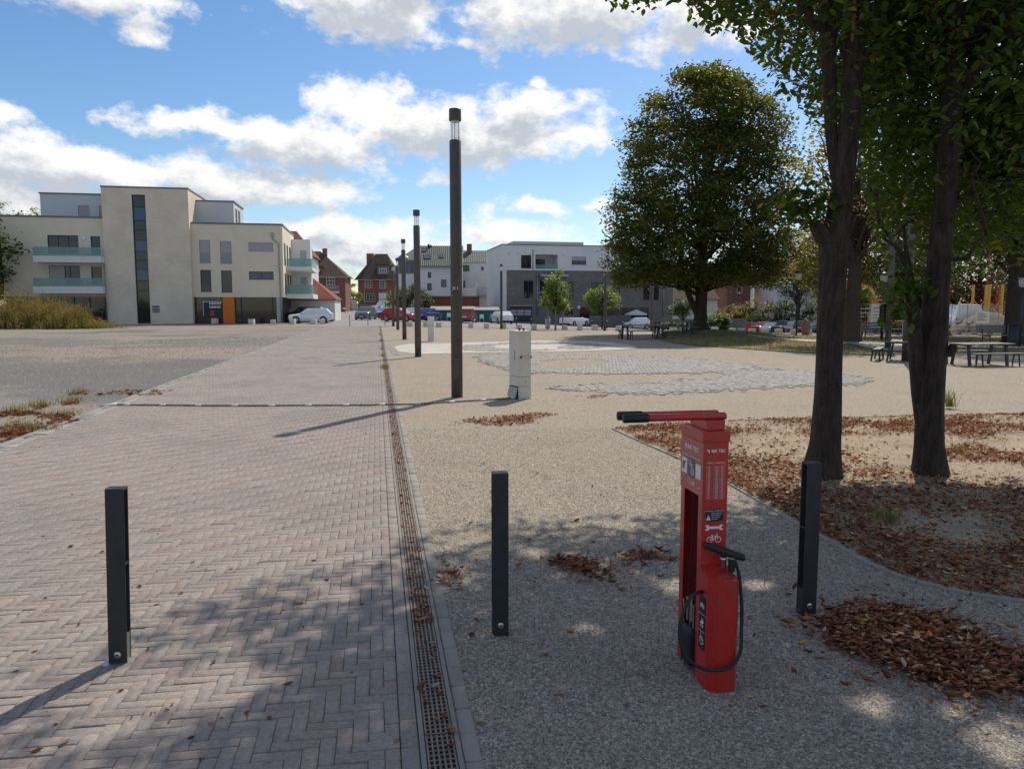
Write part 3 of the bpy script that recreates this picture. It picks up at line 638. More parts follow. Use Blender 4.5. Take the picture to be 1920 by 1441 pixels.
def station():
    e = empty('bike_repair_station', (.937, 3.50, 0), PA, 'red bike repair station with two black-gripped hanger arms and an air pump', 'repair station')
    W, D, T = .061, .255, 1.173                            # half width, depth, height of the column; front face at y = 0
    col = MB()                                            # channel open to the left (-x): front and rear flange strips, right web
    col.box(-W, W, 0, .004, .0, T, .0012)                 # front face
    col.box(-W, W, D-.004, D, .0, T, .0012)               # rear face
    col.box(W-.004, W, .0042, D-.0042, .0, T)             # right web
    col.box(-W, -W+.004, .0042, .045, .0, T); col.box(-W, -W+.004, D-.045, D-.0042, .0, T)    # lips either side of the slot
    col.build('column', redm, e)
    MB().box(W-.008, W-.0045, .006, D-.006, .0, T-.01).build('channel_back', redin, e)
    MB().box(-W-.006, W+.006, -.006, D+.006, T-.045, T+.004, .004).build('cap', redm, e)
    sp = MB().box(-W-.0035, -W-.0005, -.002, D+.002, T-.300, T-.047, .001).build('side_panel', pinkp, e); sp['label'] = 'pale glossy red information panel'
    hd = MB().box(-.035, .055, .03, D-.03, T+.0045, T+.052, .003).build('head_block', redm, e)
    for y, x1 in ((.050, .065), (.135, .065)):
        arm = MB().tube([(-.395,y,T+.068),(x1-.006,y,T+.068),(x1,y,T+.068)], [.0175,.0175,.0145], 18).build('hanger_arm', redm, e, True)
        MB().tube([(-.43,y,T+.068),(-.427,y,T+.068),(-.315,y,T+.068),(-.312,y,T+.068)], [.0185,.021,.021,.019], 18).build('grip', blackp, arm, True)
    # pump housing in front of the column, chamfered on its left front
    ph = MB(); pl = [(-.072,-.002),(.066,-.002),(.070,-.122),(.052,-.142),(-.036,-.142),(-.072,-.112)]
    ph.prism(pl, 0.0, .550); bm = bmesh.new(); bm.from_mesh(ph.mesh('x'))
    for v in bm.verts:
        if v.co.z > .5: v.co.z += -.03*min(1, max(0, (-v.co.y-.04)/.08))
    me = bpy.data.meshes.new('pump_housing'); bmesh.ops.bevel(bm, geom=list(bm.edges), offset=.003, segments=2, affect='EDGES'); bm.to_mesh(me); bm.free()
    link('pump_housing', me, redm, e)
    MB().lathe([(.013,.53),(.013,.592),(.017,.597),(.017,.606),(.006,.607),(.006,.625)], 16, (.022,-.062,0)).build('pump_cylinder', steel, e, True)
    hb = MB().tube([(-.048,-.014,.650),(-.044,-.016,.651),(.022,-.062,.634),(.094,-.114,.616),(.100,-.118,.617)], [.013,.0165,.019,.0165,.011], 14)
    hb.tube([(.022,-.062,.634),(.022,-.062,.604)], [.016,.014], 12); hb.build('pump_handle', blackp, e, True)
    MB().box(.038,.062,-.10,-.072,.545,.60,.004).build('valve_clip', blackp, e)
    MB().tube([(.05,-.088,.56),(.072,-.088,.566),(.085,-.10,.560)], .004, 8).build('clip_wire', steel, e, True)
    # hose: leaves the left side of the housing, loops down and up to the right
    pts = []
    key = [(-.066,-.045,.440),(-.095,-.07,.452),(-.15,-.10,.440),(-.195,-.12,.375),(-.212,-.13,.29),(-.195,-.14,.205),(-.145,-.150,.148),(-.07,-.162,.122),(.015,-.165,.130),(.070,-.155,.19),(.088,-.125,.28),(.092,-.115,.38),(.086,-.105,.48),(.075,-.10,.555),(.06,-.093,.60)]
    for i in range(len(key)-1):
        p0, p1, p2, p3 = [Vector(key[max(0,min(len(key)-1,i+k))]) for k in (-1,0,1,2)]
        for t in (0,.25,.5,.75): pts.append(.5*((2*p1)+(-p0+p2)*t+(2*p0-5*p1+4*p2-p3)*t*t+(-p0+3*p1-3*p2+p3)*t**3))
    pts.append(Vector(key[-1])); h = MB().tube(pts, .0082, 10).build('air_hose', rubber, e, True)
    MB().lathe([(.014,0),(.014,.012),(.010,.014)], 12).build('hose_collar', blackp, h).location = (-.066,-.045,.434)
    # sticker strip on the chamfer side of the housing
    st = empty_part('icon_strip', e, (-.0735,-.056,.30), -math.pi/2); st.scale = (1.25,1,1.2)
    MB().box(-.026,.026,-.0006,.0,-.105,.105).build('strip', darkp, st)
    flat(bike_icon(0,.066,.017,.0022), -.0008, st, 'bicycle_symbol', whitep)
    flat([[(-.012,-.004),(.012,-.004),(.012,.004),(.006,.018),(.002,.018),(.0,.004),(-.012,.004)]]+ringpoly(-.007,-.013,.005,.002,12)+ringpoly(.007,-.013,.005,.002,12)+[stroke((.012,.004),(.017,.014),.002)], -.0008, st, 'pram_symbol', whitep)
    flat(ringpoly(0,-.070,.016,.0025,18)+[stroke((-.004,-.040),(-.004,-.066),.003),stroke((-.004,-.066),(.012,-.066),.003),stroke((.012,-.066),(.017,-.08),.003)], -.0008, st, 'wheelchair_symbol', whitep)
    for z_ in (.035,-.033): flat([stroke((-.026,z_),(.026,z_),.0015)], -.0008, st, 'divider', whitep)
    # tools hanging in the channel
    for k in range(7):
        y = .062+k*.021; z = .30+.05*rnd.random(); x = -.045+.02*rnd.random()
        MB().tube([(x,y,T-.12),(x-.005,y+.004,.6),(x-.02,y,z+.02)], .0016, 5).build('tool_cable', rubber, e)
        if k % 2: MB().tube([(x-.02,y,z+.02),(x-.02,y,z-.05),(x-.022,y,z-.14)], [.004,.005,.0035], 8).build('screwdriver', steel if k==3 else blackp, e)
        else:
            MB().box(x-.026,x-.018,y-.006,y+.006,z-.10,z+.01,.001).lathe([(.010,-.004),(.010,.004)],10,(x-.022,y,z+.012)).build('spanner', steel, e)
    MB().box(-.085,.02,.055,.175,.03,.21,.02).build('tool_bundle', blackp, e)
    # print on the front face
    put_text('BIK TEC', .0195, e, (.012, -.0007, T-.086), (math.pi/2,0,0), whitep, .0004)
    flat([[(-.046,T-.080),(-.032,T-.080),(-.032,T-.094),(-.037,T-.094),(-.037,T-.086),(-.046,T-.084)]], -.0006, e, 'logo_mark', whitep, .0004)
    flat([stroke((-.024,T-.099),(.048,T-.099),.0014)], -.0006, e, 'logo_underline', pinkp, .0004)
    tb = []; x0, x1, z1, z0, n = -.044, .046, T-.135, T-.310, 18
    for k in range(n+1): z = z1-(z1-z0)*k/n; tb.append(stroke((x0,z),(x1,z),.0008))
    for x in (x0, x0+.036, x0+.064, x1): tb.append(stroke((x,z0),(x,z1),.0009))
    flat(tb, -.0006, e, 'torque_table_lines', pinkp2, .0004)
    dg = []
    for k in range(2, n):
        z = z1-(z1-z0)*(k+.5)/n
        for xx, w in ((x0+.012,.012),(x0+.050,.016),(x0+.076,.012)):
            w *= .8+.4*rnd.random(); dg.append(stroke((xx-w/2,z),(xx+w/2,z),.0042))
    dg.append(stroke((x0+.005,z1-.0055),(x0+.030,z1-.0055),.004)); dg.append(stroke((x0+.042,z1-.0055),(x1-.004,z1-.0055),.004))
    flat(dg, -.0006, e, 'table_figures', pinkp2, .0004)
    zw = T-.385
    flat([[(-.044,zw-.03),(.042,zw-.03),(.042,zw+.027),(-.044,zw+.027)]], -.0006, e, 'warning_sticker', darkp, .0004)
    put_text('ACHTUNG / ATTENTION', .0078, e, (-.001,-.0012,zw+.019), (math.pi/2,0,0), whitep)
    for i, s_ in enumerate(('BENUTZUNG AUF','EIGENE GEFAHR','USE AT YOUR','OWN RISK')): put_text(s_, .0066, e, (-.016,-.0012,zw+.008-i*.0095), (math.pi/2,0,0), whitep, align='LEFT')
    flat([[(-.041,zw-.024),(-.019,zw-.024),(-.030,zw+.002)]], -.001, e, 'warning_triangle', whitep, .0004)
    flat([stroke((-.030,zw-.005),(-.030,zw-.016),.003),stroke((-.030,zw-.018),(-.030,zw-.021),.003)], -.0013, e, 'exclamation_mark', darkp, .0003)
    zs = T-.445
    wr = [stroke((-.028,zs),(.028,zs),.011)]
    for s_ in (-1, 1): wr += [[(s_*.026,zs-.012),(s_*.038,zs-.013),(s_*.046,zs-.009),(s_*.036,zs-.004),(s_*.036,zs+.004),(s_*.046,zs+.009),(s_*.038,zs+.013),(s_*.026,zs+.012)]]
    flat(wr, -.0006, e, 'spanner_symbol', whitep, .0004)
    flat(bike_icon(0, T-.502, .033, .0028), -.0006, e, 'bicycle_symbol', whitep, .0004)
    # print on the side panel (it looks to -x)
    sd = empty_part('panel_print', e, (-W-.0036, .127, T-.17), -math.pi/2); sd.scale = (1.2,1,1)
    put_text('BIK TEC', .030, sd, (.014,-.0007,.078), (math.pi/2,0,0), whitep, .0005)
    flat([[(-.066,.088),(-.048,.088),(-.048,.066),(-.055,.066),(-.055,.078),(-.066,.080)]], -.0006, sd, 'logo_mark', whitep)
    put_text('FAHRRAD - REPARATURSTATION', .0115, sd, (0,-.0007,.035), (math.pi/2,0,0), whitep)
    flat([[(-.092,-.055),(-.040,-.055),(-.040,.018),(-.092,.018)]], -.0006, sd, 'white_sticker', whitep)
    flat([[(-.085,-.035),(-.066,-.04),(-.064,-.012),(-.05,.0),(-.06,.004),(-.074,-.002),(-.08,.006),(-.086,-.006)]], -.0010, sd, 'hand_symbol', greyp)
    flat([[(-.034,-.062),(.036,-.062),(.036,.03),(-.034,.03)]], -.0006, sd, 'grey_sticker', greyp)
    flat(ringpoly(-.012,.008,.014,.0025)+ringpoly(.013,-.034,.017,.0025)+ringpoly(.013,-.034,.009,.002)+[stroke((-.012,.008),(.006,-.012),.0025),stroke((.006,-.012),(.02,.004),.0025),stroke((.006,-.012),(.013,-.034),.0025),stroke((-.016,-.012),(.012,.0),.0025)], -.0010, sd, 'bicycle_symbol', whitep)
    flat([[(.044,-.055),(.092,-.055),(.092,.014),(.044,.014)]], -.0006, sd, 'white_sticker', whitep)
    flat(ringpoly(-.018,-.088,.014,.004,16)+[[(-.002,-.097),(.04,-.097),(.04,-.080),(-.002,-.080)]], -.0006, sd, 'maker_logo', pinkp2)
    for x in (-.088, .086): MB().lathe([(.0065,0),(.0055,.004)], 10).build('panel_screw', steel, sd, True).matrix_local = Matrix.Translation((x,-.0005,-.095)) @ Matrix.Rotation(math.pi/2,4,'X')
def empty_part(name, parent, loc, rz):
    o = bpy.data.objects.new(name, None); COL.objects.link(o); o.parent = parent; o.location = loc; o.rotation_euler = (0,0,rz); o.empty_display_size = .05; return o
pinkp2 = mat('pink print', (.62,.36,.35), .5)
station()
# ------------------------------------------------------------------ bollards (flat steel frames with slots in the sides)
def bollard(px, py, lab, tilt=(0,0), rz=PA):
    x, y = gp(px, py)
    e = empty('bollard', (x, y, 0), rz, lab, 'bollard', 'slotted steel bollards'); e.rotation_euler = (tilt[0], tilt[1], rz)
    w, d, h, t = .042, .068, .882, .007
    MB().box(-w, w, 0, t, .0, h, .0015).build('front_plate', anthr, e)
    MB().box(-w, w, d-t, d, .0, h, .0015).build('back_plate', anthr, e)
    MB().box(-w+.0005, w-.0005, t+.0002, d-t-.0002, h-.012, h-.0005).build('top_plate', anthr, e)
    MB().box(-w+.001, w-.001, t+.0002, d-t-.0002, .505, .513).build('cross_web', anthr, e)
    MB().box(-w+.002, w-.002, t+.0002, d-t-.0002, .0, .155).build('foot_block', galv if px < 500 else anthr, e)
    lk = MB(); lk.lathe([(.0165,0),(.0165,.0025),(.0145,.004)], 20); o = lk.build('lock_disc', steel, e, True); o.matrix_local = Matrix.Translation((0,-.0002,.062)) @ Matrix.Rotation(math.pi/2,4,'X')
    MB().lathe([(.004,.0041),(.004,.0048)],8).build('key_slot', darkp, o)
    if px < 500: MB().box(-.066,.066,-.022,.088,.016,.0195,.002).build('ground_plate', galv, e)
bollard(221, 1250, 'anthracite steel bollard standing in the brick paving', (0, R(1.6)), PA)
bollard(939, 1193, 'anthracite steel bollard in gravel, between the drain and the repair station', (0,0), R(7))
bollard(1517, 1155, 'anthracite steel bollard in gravel beside the tree bed', (0, 0), R(9))
# ------------------------------------------------------------------ lamp columns
def lamp_master(h=5.22, r=.110):
    e = empty('lamp_column')
    MB().lathe([(r,0),(r,h-.57),(r-.004,h-.566)], 32).build('column', lampm, e, True)
    MB().lathe([(r*.93,h-.566),(r*.93,h-.55)], 28).build('collar', anthr, e, True)
    MB().lathe([(r*.80,h-.55),(r*.80,h-.205)], 24).build('glass_cylinder', MATS['lamp glass'], e, True)
    for a in (.5, 2.6, 4.7): MB().tube([(r*.66*math.cos(a),r*.66*math.sin(a),h-.55),(r*.66*math.cos(a),r*.66*math.sin(a),h-.2)], .008, 8).build('rod', steel, e, True)
    MB().lathe([(r*.6,h-.235),(r*.72,h-.206)], 24).build('reflector', whitep, e, True)
    MB().lathe([(r*1.02,h-.205),(r*1.04,h-.195),(r*1.04,h-.02),(r*1.0,h)], 32).build('head', lampm, e, True)
    MB().box(-.05,.05,-r-.004,-r+.02,.35,.75,.002).build('service_door', lampm, e)
    return e
mlg = bpy.data.materials.new('lamp glass'); mlg.use_nodes = True
_n = mlg.node_tree; _b = _n.nodes['Principled BSDF']; _b.inputs['Roughness'].default_value = .03; _b.inputs['Base Color'].default_value = (.9,.95,.95,1)
_t = _n.nodes.new('ShaderNodeBsdfTransparent'); _m = _n.nodes.new('ShaderNodeMixShader'); _m.inputs[0].default_value = .30
_n.links.new(_t.outputs[0], _m.inputs[1]); _n.links.new(_b.outputs[0], _m.inputs[2]); _n.links.new(_m.outputs[0], _n.nodes['Material Output'].inputs[0]); MATS['lamp glass'] = mlg
LM = lamp_master()
lamps = [(857,14.80,'tall dark lamp column with the white number XI, behind the cable cabinet'),(784,26.6,'dark lamp column beside the pale concrete band, second in the row along the path'),
         (758.5,40.2,'dark lamp column beyond the concrete band, third in the row along the path'),(746,57.2,'dark lamp column, fourth in the row along the path'),(737.6,66,'last dark lamp column at the far end of the path'),
         (940,63,'dark lamp column in front of the white convertible parked by the garage'),(1134,62,'dark lamp column in front of the round green street tree'),(1221,66,'dark lamp column beside the white small car'),
         (1664,31,'dark lamp column behind the wooden picnic table on the lawn edge'),(1697,24.6,'dark lamp column hidden behind the twin-stemmed tree')]
for i, (px, Y, lab) in enumerate(lamps):
    e = LM if i == 0 else dup(LM)
    e.location = pt(px, Y); e.rotation_euler = (0,0,rnd.random()*.2); tag(e, lab, 'street lamp', 'lamp columns round the square')
    e.scale = (1,1,{0:1.03,1:.952,2:.985}.get(i,1.0))
    if i == 0: e.rotation_euler = (0,0,0)
pl = empty_part('number_plate', LM, (-.012,-.1125,1.75+14.7*26/1450), 0)
MB().box(-.047,.047,-.0015,.003,-.042,.042,.001).build('plate', anthr, pl)
put_text('X I', .085, pl, (0,-.0024,0), (math.pi/2,0,0), whitep, .002)
# ------------------------------------------------------------------ cabinets
def cabinet(px, py, rz, lab, w=.30, d=.34, h=1.24, full=True):
    x, y, = gp(px, py); e = empty('power_cabinet', (x, y, 0), rz, lab, 'cabinet')
    W = w/2
    MB().box(-W, W, 0, d, .42, h, .006).build('upper_door', cabm, e)
    MB().box(-W+.001, W-.001, .001, d-.001, .235, .414, .005).build('middle_panel', cabm, e)
    lo = MB(); lo.box(-W+.001, W-.001, .001, .012, .0, .229); lo.box(W-.012, W-.001, .0125, d-.001, .0, .229); lo.box(-W+.001, W-.012, d-.012, d-.001, .0, .229)
    lo.build('plinth', cabm, e)
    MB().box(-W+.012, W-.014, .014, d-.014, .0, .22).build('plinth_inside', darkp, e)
    MB().box(-W-.010, W+.010, -.008, d+.008, h+.001, h+.012, .003).build('lid', cabm, e)
    if full:
        fl = MB().box(-.003,.003,.02,d-.02,-.20,.0).build('torn_flap', galv, e); fl.location = (-W-.006,0,.215); fl.rotation_euler = (0,R(14),0)
    hb = MB().box(-.085,.085,-.034,-.022,-.012,.012,.003); bar = hb.build('handle', cabm, e); bar.location = (.015,0,.79)
    for s_ in (-1,1): MB().box(s_*.10-.016,s_*.10+.016,-.03,-.0005,-.018,.018,.004).build('handle_mount', blackp, bar)
    ar = MB(); ar.add([(-W-.0012,.16,.72),(-W-.0012,.185,.72),(-W-.0012,.185,.88),(-W-.0012,.1725,.95),(-W-.0012,.16,.88)], [(0,1,2,3,4)]); ar.build('arrow_sign', darkp, e)
    for x_, y_ in ((-.02,.20),(.045,.16)): MB().lathe([(.02,h+.012),(.022,h+.045),(.014,h+.06)], 12, (x_,y_,0)).build('lid_knob', blackp, e, True)
    MB().lathe([(.014,0),(.012,.006)], 12).build('lock', galv, e, True).matrix_local = Matrix.Translation((.02,.0005,.33)) @ Matrix.Rotation(math.pi/2,4,'X')
cabinet(984, 747.5, R(24), 'beige power cabinet with broken plinth flap, where the rope ends', .26, .44, 1.27)
cabinet(808, 640, R(4), 'beige power cabinet farther off, beside the concrete band', .30, .34, 1.22, False)
# ------------------------------------------------------------------ barrier rope lying across the path
ropem = mat('twisted grey rope', (.30,.29,.27), .8, col2=(.05,.05,.05), nscale=60, bump=.5, bscale=120)
ropew = mat('white rope sleeve', (.75,.74,.72), .5)
kp = [(970,747),(930,750),(880,753),(830,756),(800,758),(770,759.5),(730,761),(690,762.5),(600,763),(500,763.5),(400,763.5),(300,762.5),(215,762)]
P3 = [Vector((*gp(*p), .034)) for p in kp]
for i, p in enumerate(P3): p.z = .034 if uv(p.x,p.y)[0] < PU1+.2 else .02
rope = empty('barrier_rope', P3[0], 0, 'grey twisted rope with white sleeves lying across the brick path', 'rope')
pts = []
for i in range(len(P3)-1):
    L_ = (P3[i+1]-P3[i]).length; n = max(2, int(L_/.035))
    pts += [P3[i].lerp(P3[i+1], k/n) for k in range(n)]
mb = MB()
for s_ in range(3):                                       # three laid strands
    q = []
    for i, p in enumerate(pts):
        a = i*.9+s_*2*math.pi/3; d = (pts[min(i+1,len(pts)-1)]-pts[max(i-1,0)]).normalized(); n1 = d.cross(Vector((0,0,1))).normalized()
        q.append(p+n1*.0072*math.cos(a)+Vector((0,0,1))*.0072*math.sin(a)-P3[0])
    mb.tube(q, .0088, 6)
mb.build('strands', ropem, rope, True)
acc = 0; last = -9
for i in range(1, len(pts)):
    acc += (pts[i]-pts[i-1]).length
    if acc-last > .62:
        last = acc; j = min(i+3, len(pts)-1)
        MB().tube([pts[i]-P3[0], pts[j]-P3[0]], .019, 10).build('sleeve', ropew, rope, True)
e0 = pts[-1]; MB().tube([e0-P3[0], e0-P3[0]+Vector((-.28,-.02,-.012))], [.03,.02], 10).build('end_sleeve', ropew, rope, True)
# ------------------------------------------------------------------ stone blocks along the edge of the square
bm = bmesh.new(); bmesh.ops.create_cube(bm, size=1); bmesh.ops.subdivide_edges(bm, edges=list(bm.edges), cuts=2, use_grid_fill=True)
for v in bm.verts:
    v.co *= (1.0 if max(abs(v.co.x),abs(v.co.y),abs(v.co.z)) > .49 and sum(abs(c) > .49 for c in v.co) < 2 else .965)
    v.co += Vector((rnd.uniform(-1,1),rnd.uniform(-1,1),rnd.uniform(-1,1)))*.012; v.co.z += .5
blk = bpy.data.meshes.new('stone_block'); bm.to_mesh(blk); bm.free()
blocks = [(203,605.5,0),(243,606,0),(282,606,0),(322,606.5,0),(365,606.5,0),(403,607,0),(472,608,0),(512,608,0),(549,608,0),(588,608,0),(604,608,0),
          (768,612,1),(799,612.5,1),(822.5,613.5,1),(883,615,1),(912.7,616,1),(943.5,616.5,1),(973,617,1),(1001,618,1),(1059,618.5,1),(1087,619,1),(1115,619,1),(1160,620.5,1),(1262,622,1),
          (1306,622.5,2),(1340,624,2),(1373,625,2),(1409.5,626.6,2),(1434.5,627,2),(1459.5,627.3,2),(1488,627.6,2),(1514.5,627.6,2),(1562,628.6,2)]
bl_lab = ['pale sandstone block in the row before the beige apartment building','pale sandstone block in the row along the road opposite the dark brick building','pale sandstone block in the row behind the big round tree']
for px, py, k in blocks:
    x, y = gpt(px, py); o = link('stone_block', blk, blockm); o.location = (x, y, gz(x,y)-.02); s_ = 9.6/F*math.hypot(x,y)*rnd.uniform(.94,1.06)
    s_ = clamp(s_, .38, .58); o.scale = (s_, s_, s_*rnd.uniform(.98,1.12)); o.rotation_euler = (0,0,rnd.uniform(-.25,.25)+PA)
    tag(o, bl_lab[k], 'stone block', ['blocks before the apartments','blocks along the road','blocks behind the big tree'][k])
# ------------------------------------------------------------------ thin posts at the end of the path
for px, Y in ((656,66.2),(690,68),(722,69.5)):
    e = empty('thin_post', pt(px,Y), 0, 'thin grey steel post where the brick path meets the road', 'post', 'posts at the path end')
    MB().lathe([(.038,0),(.038,.86),(.034,.88)], 12).build('shaft', galv, e, True); MB().lathe([(.042,.88),(.042,.93),(.02,.95)], 12).build('cap', anthr, e, True)
for px, Y in ((968,78),(996,78),(1110,79),(1138,79),(1168,80),(1246,82)):
    e = empty('road_bollard', pt(px,Y), 0, 'slim dark bollard on the far side of the road before the dark brick building', 'bollard', 'slim bollards across the road')
    MB().lathe([(.06,0),(.06,.9),(.045,.95)], 12).build('shaft', anthr, e, True); MB().lathe([(.062,.74),(.062,.80)], 12).build('band', whitep, e, True)
# ------------------------------------------------------------------ picnic tables
def picnic(name, loc, rz, lab, L_=2.2, dark=True, benches=(-1,1)):
    m = woodgrey; lm = anthr
    e = empty(name, loc, rz, lab, 'picnic table')
    for k in range(5):
        y = -.36+k*.18; MB().box(-L_/2, L_/2, y-.082, y+.082, .715, .755, .006).build('top_plank', m, e)
    for x in (-L_/2+.25, L_/2-.25):
        MB().box(x-.04, x+.04, -.40, .40, .665, .714).build('top_bearer', lm, e)
        for s_ in (-1,1): MB().add([(x-.045,s_*.30-.035,.664),(x+.045,s_*.30-.035,.664),(x+.045,s_*.30+.035,.664),(x-.045,s_*.30+.035,.664),(x-.045,s_*.40-.03,0),(x+.045,s_*.40-.03,0),(x+.045,s_*.40+.03,0),(x-.045,s_*.40+.03,0)],[(0,1,2,3),(7,6,5,4),(0,4,5,1),(1,5,6,2),(2,6,7,3),(3,7,4,0)]).build('leg', lm, e)
    return e
def bench(loc, rz, lab, L_=2.2, back=False, group=None):
    e = empty('bench', loc, rz, lab, 'bench', group)
    for k in range(2+(2 if back else 0)):
        y = -.10+k*.12; MB().box(-L_/2, L_/2, y-.055, y+.055, .425, .46, .006).build('seat_plank', woodgrey, e)
    d0, d1 = (-.16,.34) if back else (-.15,.15)
    for x in (-L_/2+.28, L_/2-.28):
        MB().box(x-.03, x+.03, d0+.02, d1-.02, .385, .424).build('bearer', anthr, e)
        for y, yy in ((d0+.05,d0),(d1-.05,d1)): MB().tube([(x,y,.39),(x,yy,.0)], [.034,.03], 4).build('leg', anthr, e)
    if back:
        for k in range(3): o = MB().box(-L_/2, L_/2, -.012, .012, -.05, .05, .005).build('back_plank', woodgrey, e); o.location = (0, .36+k*.025, .58+k*.13); o.rotation_euler = (R(-12),0,0)
        for x in (-L_/2+.28, L_/2-.28): MB().tube([(x,.30,.42),(x,.44,.92)], .025, 6).build('back_post', anthr, e)
    return e
def pset(px, py, rz, lab, blab, L_=2.2, both=True, sc=1.0):
    x, y = gp(px, py); z = max(0.0, lawnz(x,y)+.02 if inpoly(x,y,lawn) else 0.0)
    picnic('picnic_table', (x,y,z), rz, lab, L_).scale = (sc,)*3
    for s_ in ((-1,1) if both else (-1,)):
        dx, dy = -math.sin(rz)*.78*s_*sc, math.cos(rz)*.78*s_*sc
        bench((x+dx, y+dy, z), rz, blab, L_, False, 'benches at the picnic tables').scale = (sc,)*3
pset(1205, 635.5, R(14), 'grey plank picnic table with dark legs in the shade before the big round tree', 'grey backless bench drawn up to the table before the big round tree', 2.5)
pset(1262, 630, R(8), 'pale plank picnic table just left of the big tree trunk', 'pale backless bench at the table just left of the big tree trunk', 2.4)
pset(1688, 676, R(60), 'grey picnic table seen end-on left of the twin-stemmed tree', 'backless bench at the table left of the twin-stemmed tree', 2.0, True, .86)
pset(1836, 684, R(12), 'long grey picnic table right of the twin-stemmed tree', 'backless bench at the long table right of the twin-stemmed tree', 2.0, True, .86)
bench((*gpt(1637,636), lawnz(*gpt(1637,636))), R(175), 'park bench with backrest before the construction fence signs', 1.6, True)
bench((*gpt(1878,647), lawnz(*gpt(1878,647))), R(10), 'park bench with backrest before the rubble heap', 2.0, True)
# ------------------------------------------------------------------ litter bins, standing stone, parasol, small things by the road
def bin_(px, Y, m, h, w, lab):
    e = empty('litter_bin', pt(px,Y), 0, lab, 'bin'); MB().lathe([(w*.92,0.03),(w,.08),(w,h-.06)], 16).build('body', m, e, True); MB().lathe([(w*1.06,h-.059),(w*1.06,h-.02),(w*.8,h)], 16).build('rim', anthr, e, True)
bin_(1027, 68, galv, 1.0, .22, 'round grey litter bin beside the staked young tree')
bin_(1900, 33, anthr, 1.0, .25, 'dark litter bin at the far tree trunk')
bm = bmesh.new(); bmesh.ops.create_icosphere(bm, subdivisions=3, radius=1)
for v in bm.verts:
    n_ = .05*math.sin(v.co.x*7+v.co.z*3)+.04*math.sin(v.co.y*9-v.co.z*5); v.co *= 1+n_; v.co = Vector((v.co.x*.27*(1-.16*v.co.z), v.co.y*.2, v.co.z*.56))
me = bpy.data.meshes.new('standing_stone'); bm.to_mesh(me); bm.free()
o = link('standing_stone', me, mat('red boulder', (.32,.17,.12), .9, col2=(.22,.12,.09), nscale=5, bump=.8, bscale=9, bdist=.03), smooth=True)
_x,_y = gpt(1502,628.5); o.location = (_x, _y-.7, gz(_x,_y)+.46); tag(o, 'reddish rounded standing stone at the road edge behind the trunk', 'boulder')
def parasol(px, Y, lab):
    e = empty('parasol', pt(px,Y), 0, lab, 'parasol'); r, h = 1.55, 2.75
    MB().tube([(0,0,0),(0,0,h)], .03, 8).build('pole', woodgrey, e, True); cv = MB(); n = 8
    for k in range(n):
        a0, a1 = 2*math.pi*k/n, 2*math.pi*(k+1)/n; P_ = [(0,0,h),(r*math.cos(a0),r*math.sin(a0),h-.62),(r*math.cos(a1),r*math.sin(a1),h-.62)]
        cv.add(P_, [(0,1,2)]); cv.quad(P_[1],(P_[1][0],P_[1][1],h-.8),(P_[2][0],P_[2][1],h-.8),P_[2])
    cv.build('canopy', mat('cream canvas', (.72,.70,.66), .8), e); MB().lathe([(.22,0),(.22,.08),(.05,.1)],12).build('foot', anthr, e, True)
parasol(1192, 107, 'cream parasol over the terrace behind the white small car')
def park_lantern(px, py, lab, h=3.6):
    x, y = gpt(px,py); e = empty('park_lantern', (x,y,gz(x,y)), 0, lab, 'street lamp'); MB().tube([(0,0,0),(0,0,h-.5)], [.05,.035], 8).build('post', anthr, e, True)
    MB().lathe([(.06,h-.5),(.15,h-.46),(.19,h-.1)], 10).build('lantern_glass', MATS['lamp glass'], e, True); MB().lathe([(.22,h-.1),(.20,h-.05),(.05,h+.06)], 10).build('lantern_roof', anthr, e, True)
park_lantern(1493,630.5,'slim lantern post beside the reddish standing stone', 3.7)
park_lantern(1343,622,'slim lantern post just right of the big tree trunk', 3.6)
park_lantern(1652,637,'slim lantern post beside the park bench with fence signs', 3.4)
park_lantern(1911,652,'slim lantern post by the dark bin at the far tree', 3.0)
# ------------------------------------------------------------------ building site at the right rear
orange = mat('machine orange', (.62,.11,.03), .45, col2=(.5,.09,.03), nscale=4); yellow = mat('crane yellow', (.62,.33,.04), .5)
def excavator(px, Y):
    x, y, z = pt(px,Y); e = empty('excavator', (x,y,z), R(-170), 'orange excavator with raised arm behind the young tree', 'excavator')
    for s_ in (-1,1):
        tr = MB(); tr.xprism([(-1.6,.35),(-1.3,.0),(1.3,.0),(1.6,.35),(1.3,.75),(-1.3,.75)], s_*1.0-.28, s_*1.0+.28); tr.build('track', rubber, e)
    MB().box(-1.4,1.3,-1.2,1.2,.85,1.75,.12).build('house', orange, e); MB().box(.1,1.25,-1.15,-.1,1.76,2.75,.1).build('cab', glass_mat('machine glass'), e); MB().box(.05,1.3,-1.2,-.05,2.76,2.86,.03).build('cab_roof', orange, e)
    boom = MB(); boom.xprism([(.9,1.5),(2.2,3.9),(4.2,4.5),(4.4,4.2),(2.6,3.3),(1.4,1.4)], .15, .55); boom.build('boom', orange, e)
    stick = MB(); stick.xprism([(4.1,4.6),(4.45,4.4),(5.2,2.3),(4.95,2.2)], .2, .5); stick.build('stick', orange, e)
    bk = MB(); bk.xprism([(4.7,2.4),(5.4,2.3),(5.6,1.6),(4.9,1.2),(4.4,1.5)], 0, .7); bk.build('bucket', anthr, e)
    MB().tube([(1.6,.35,2.2),(3.0,.35,3.9)], .07, 8).build('ram', steel, e, True)
excavator(1668, 64)
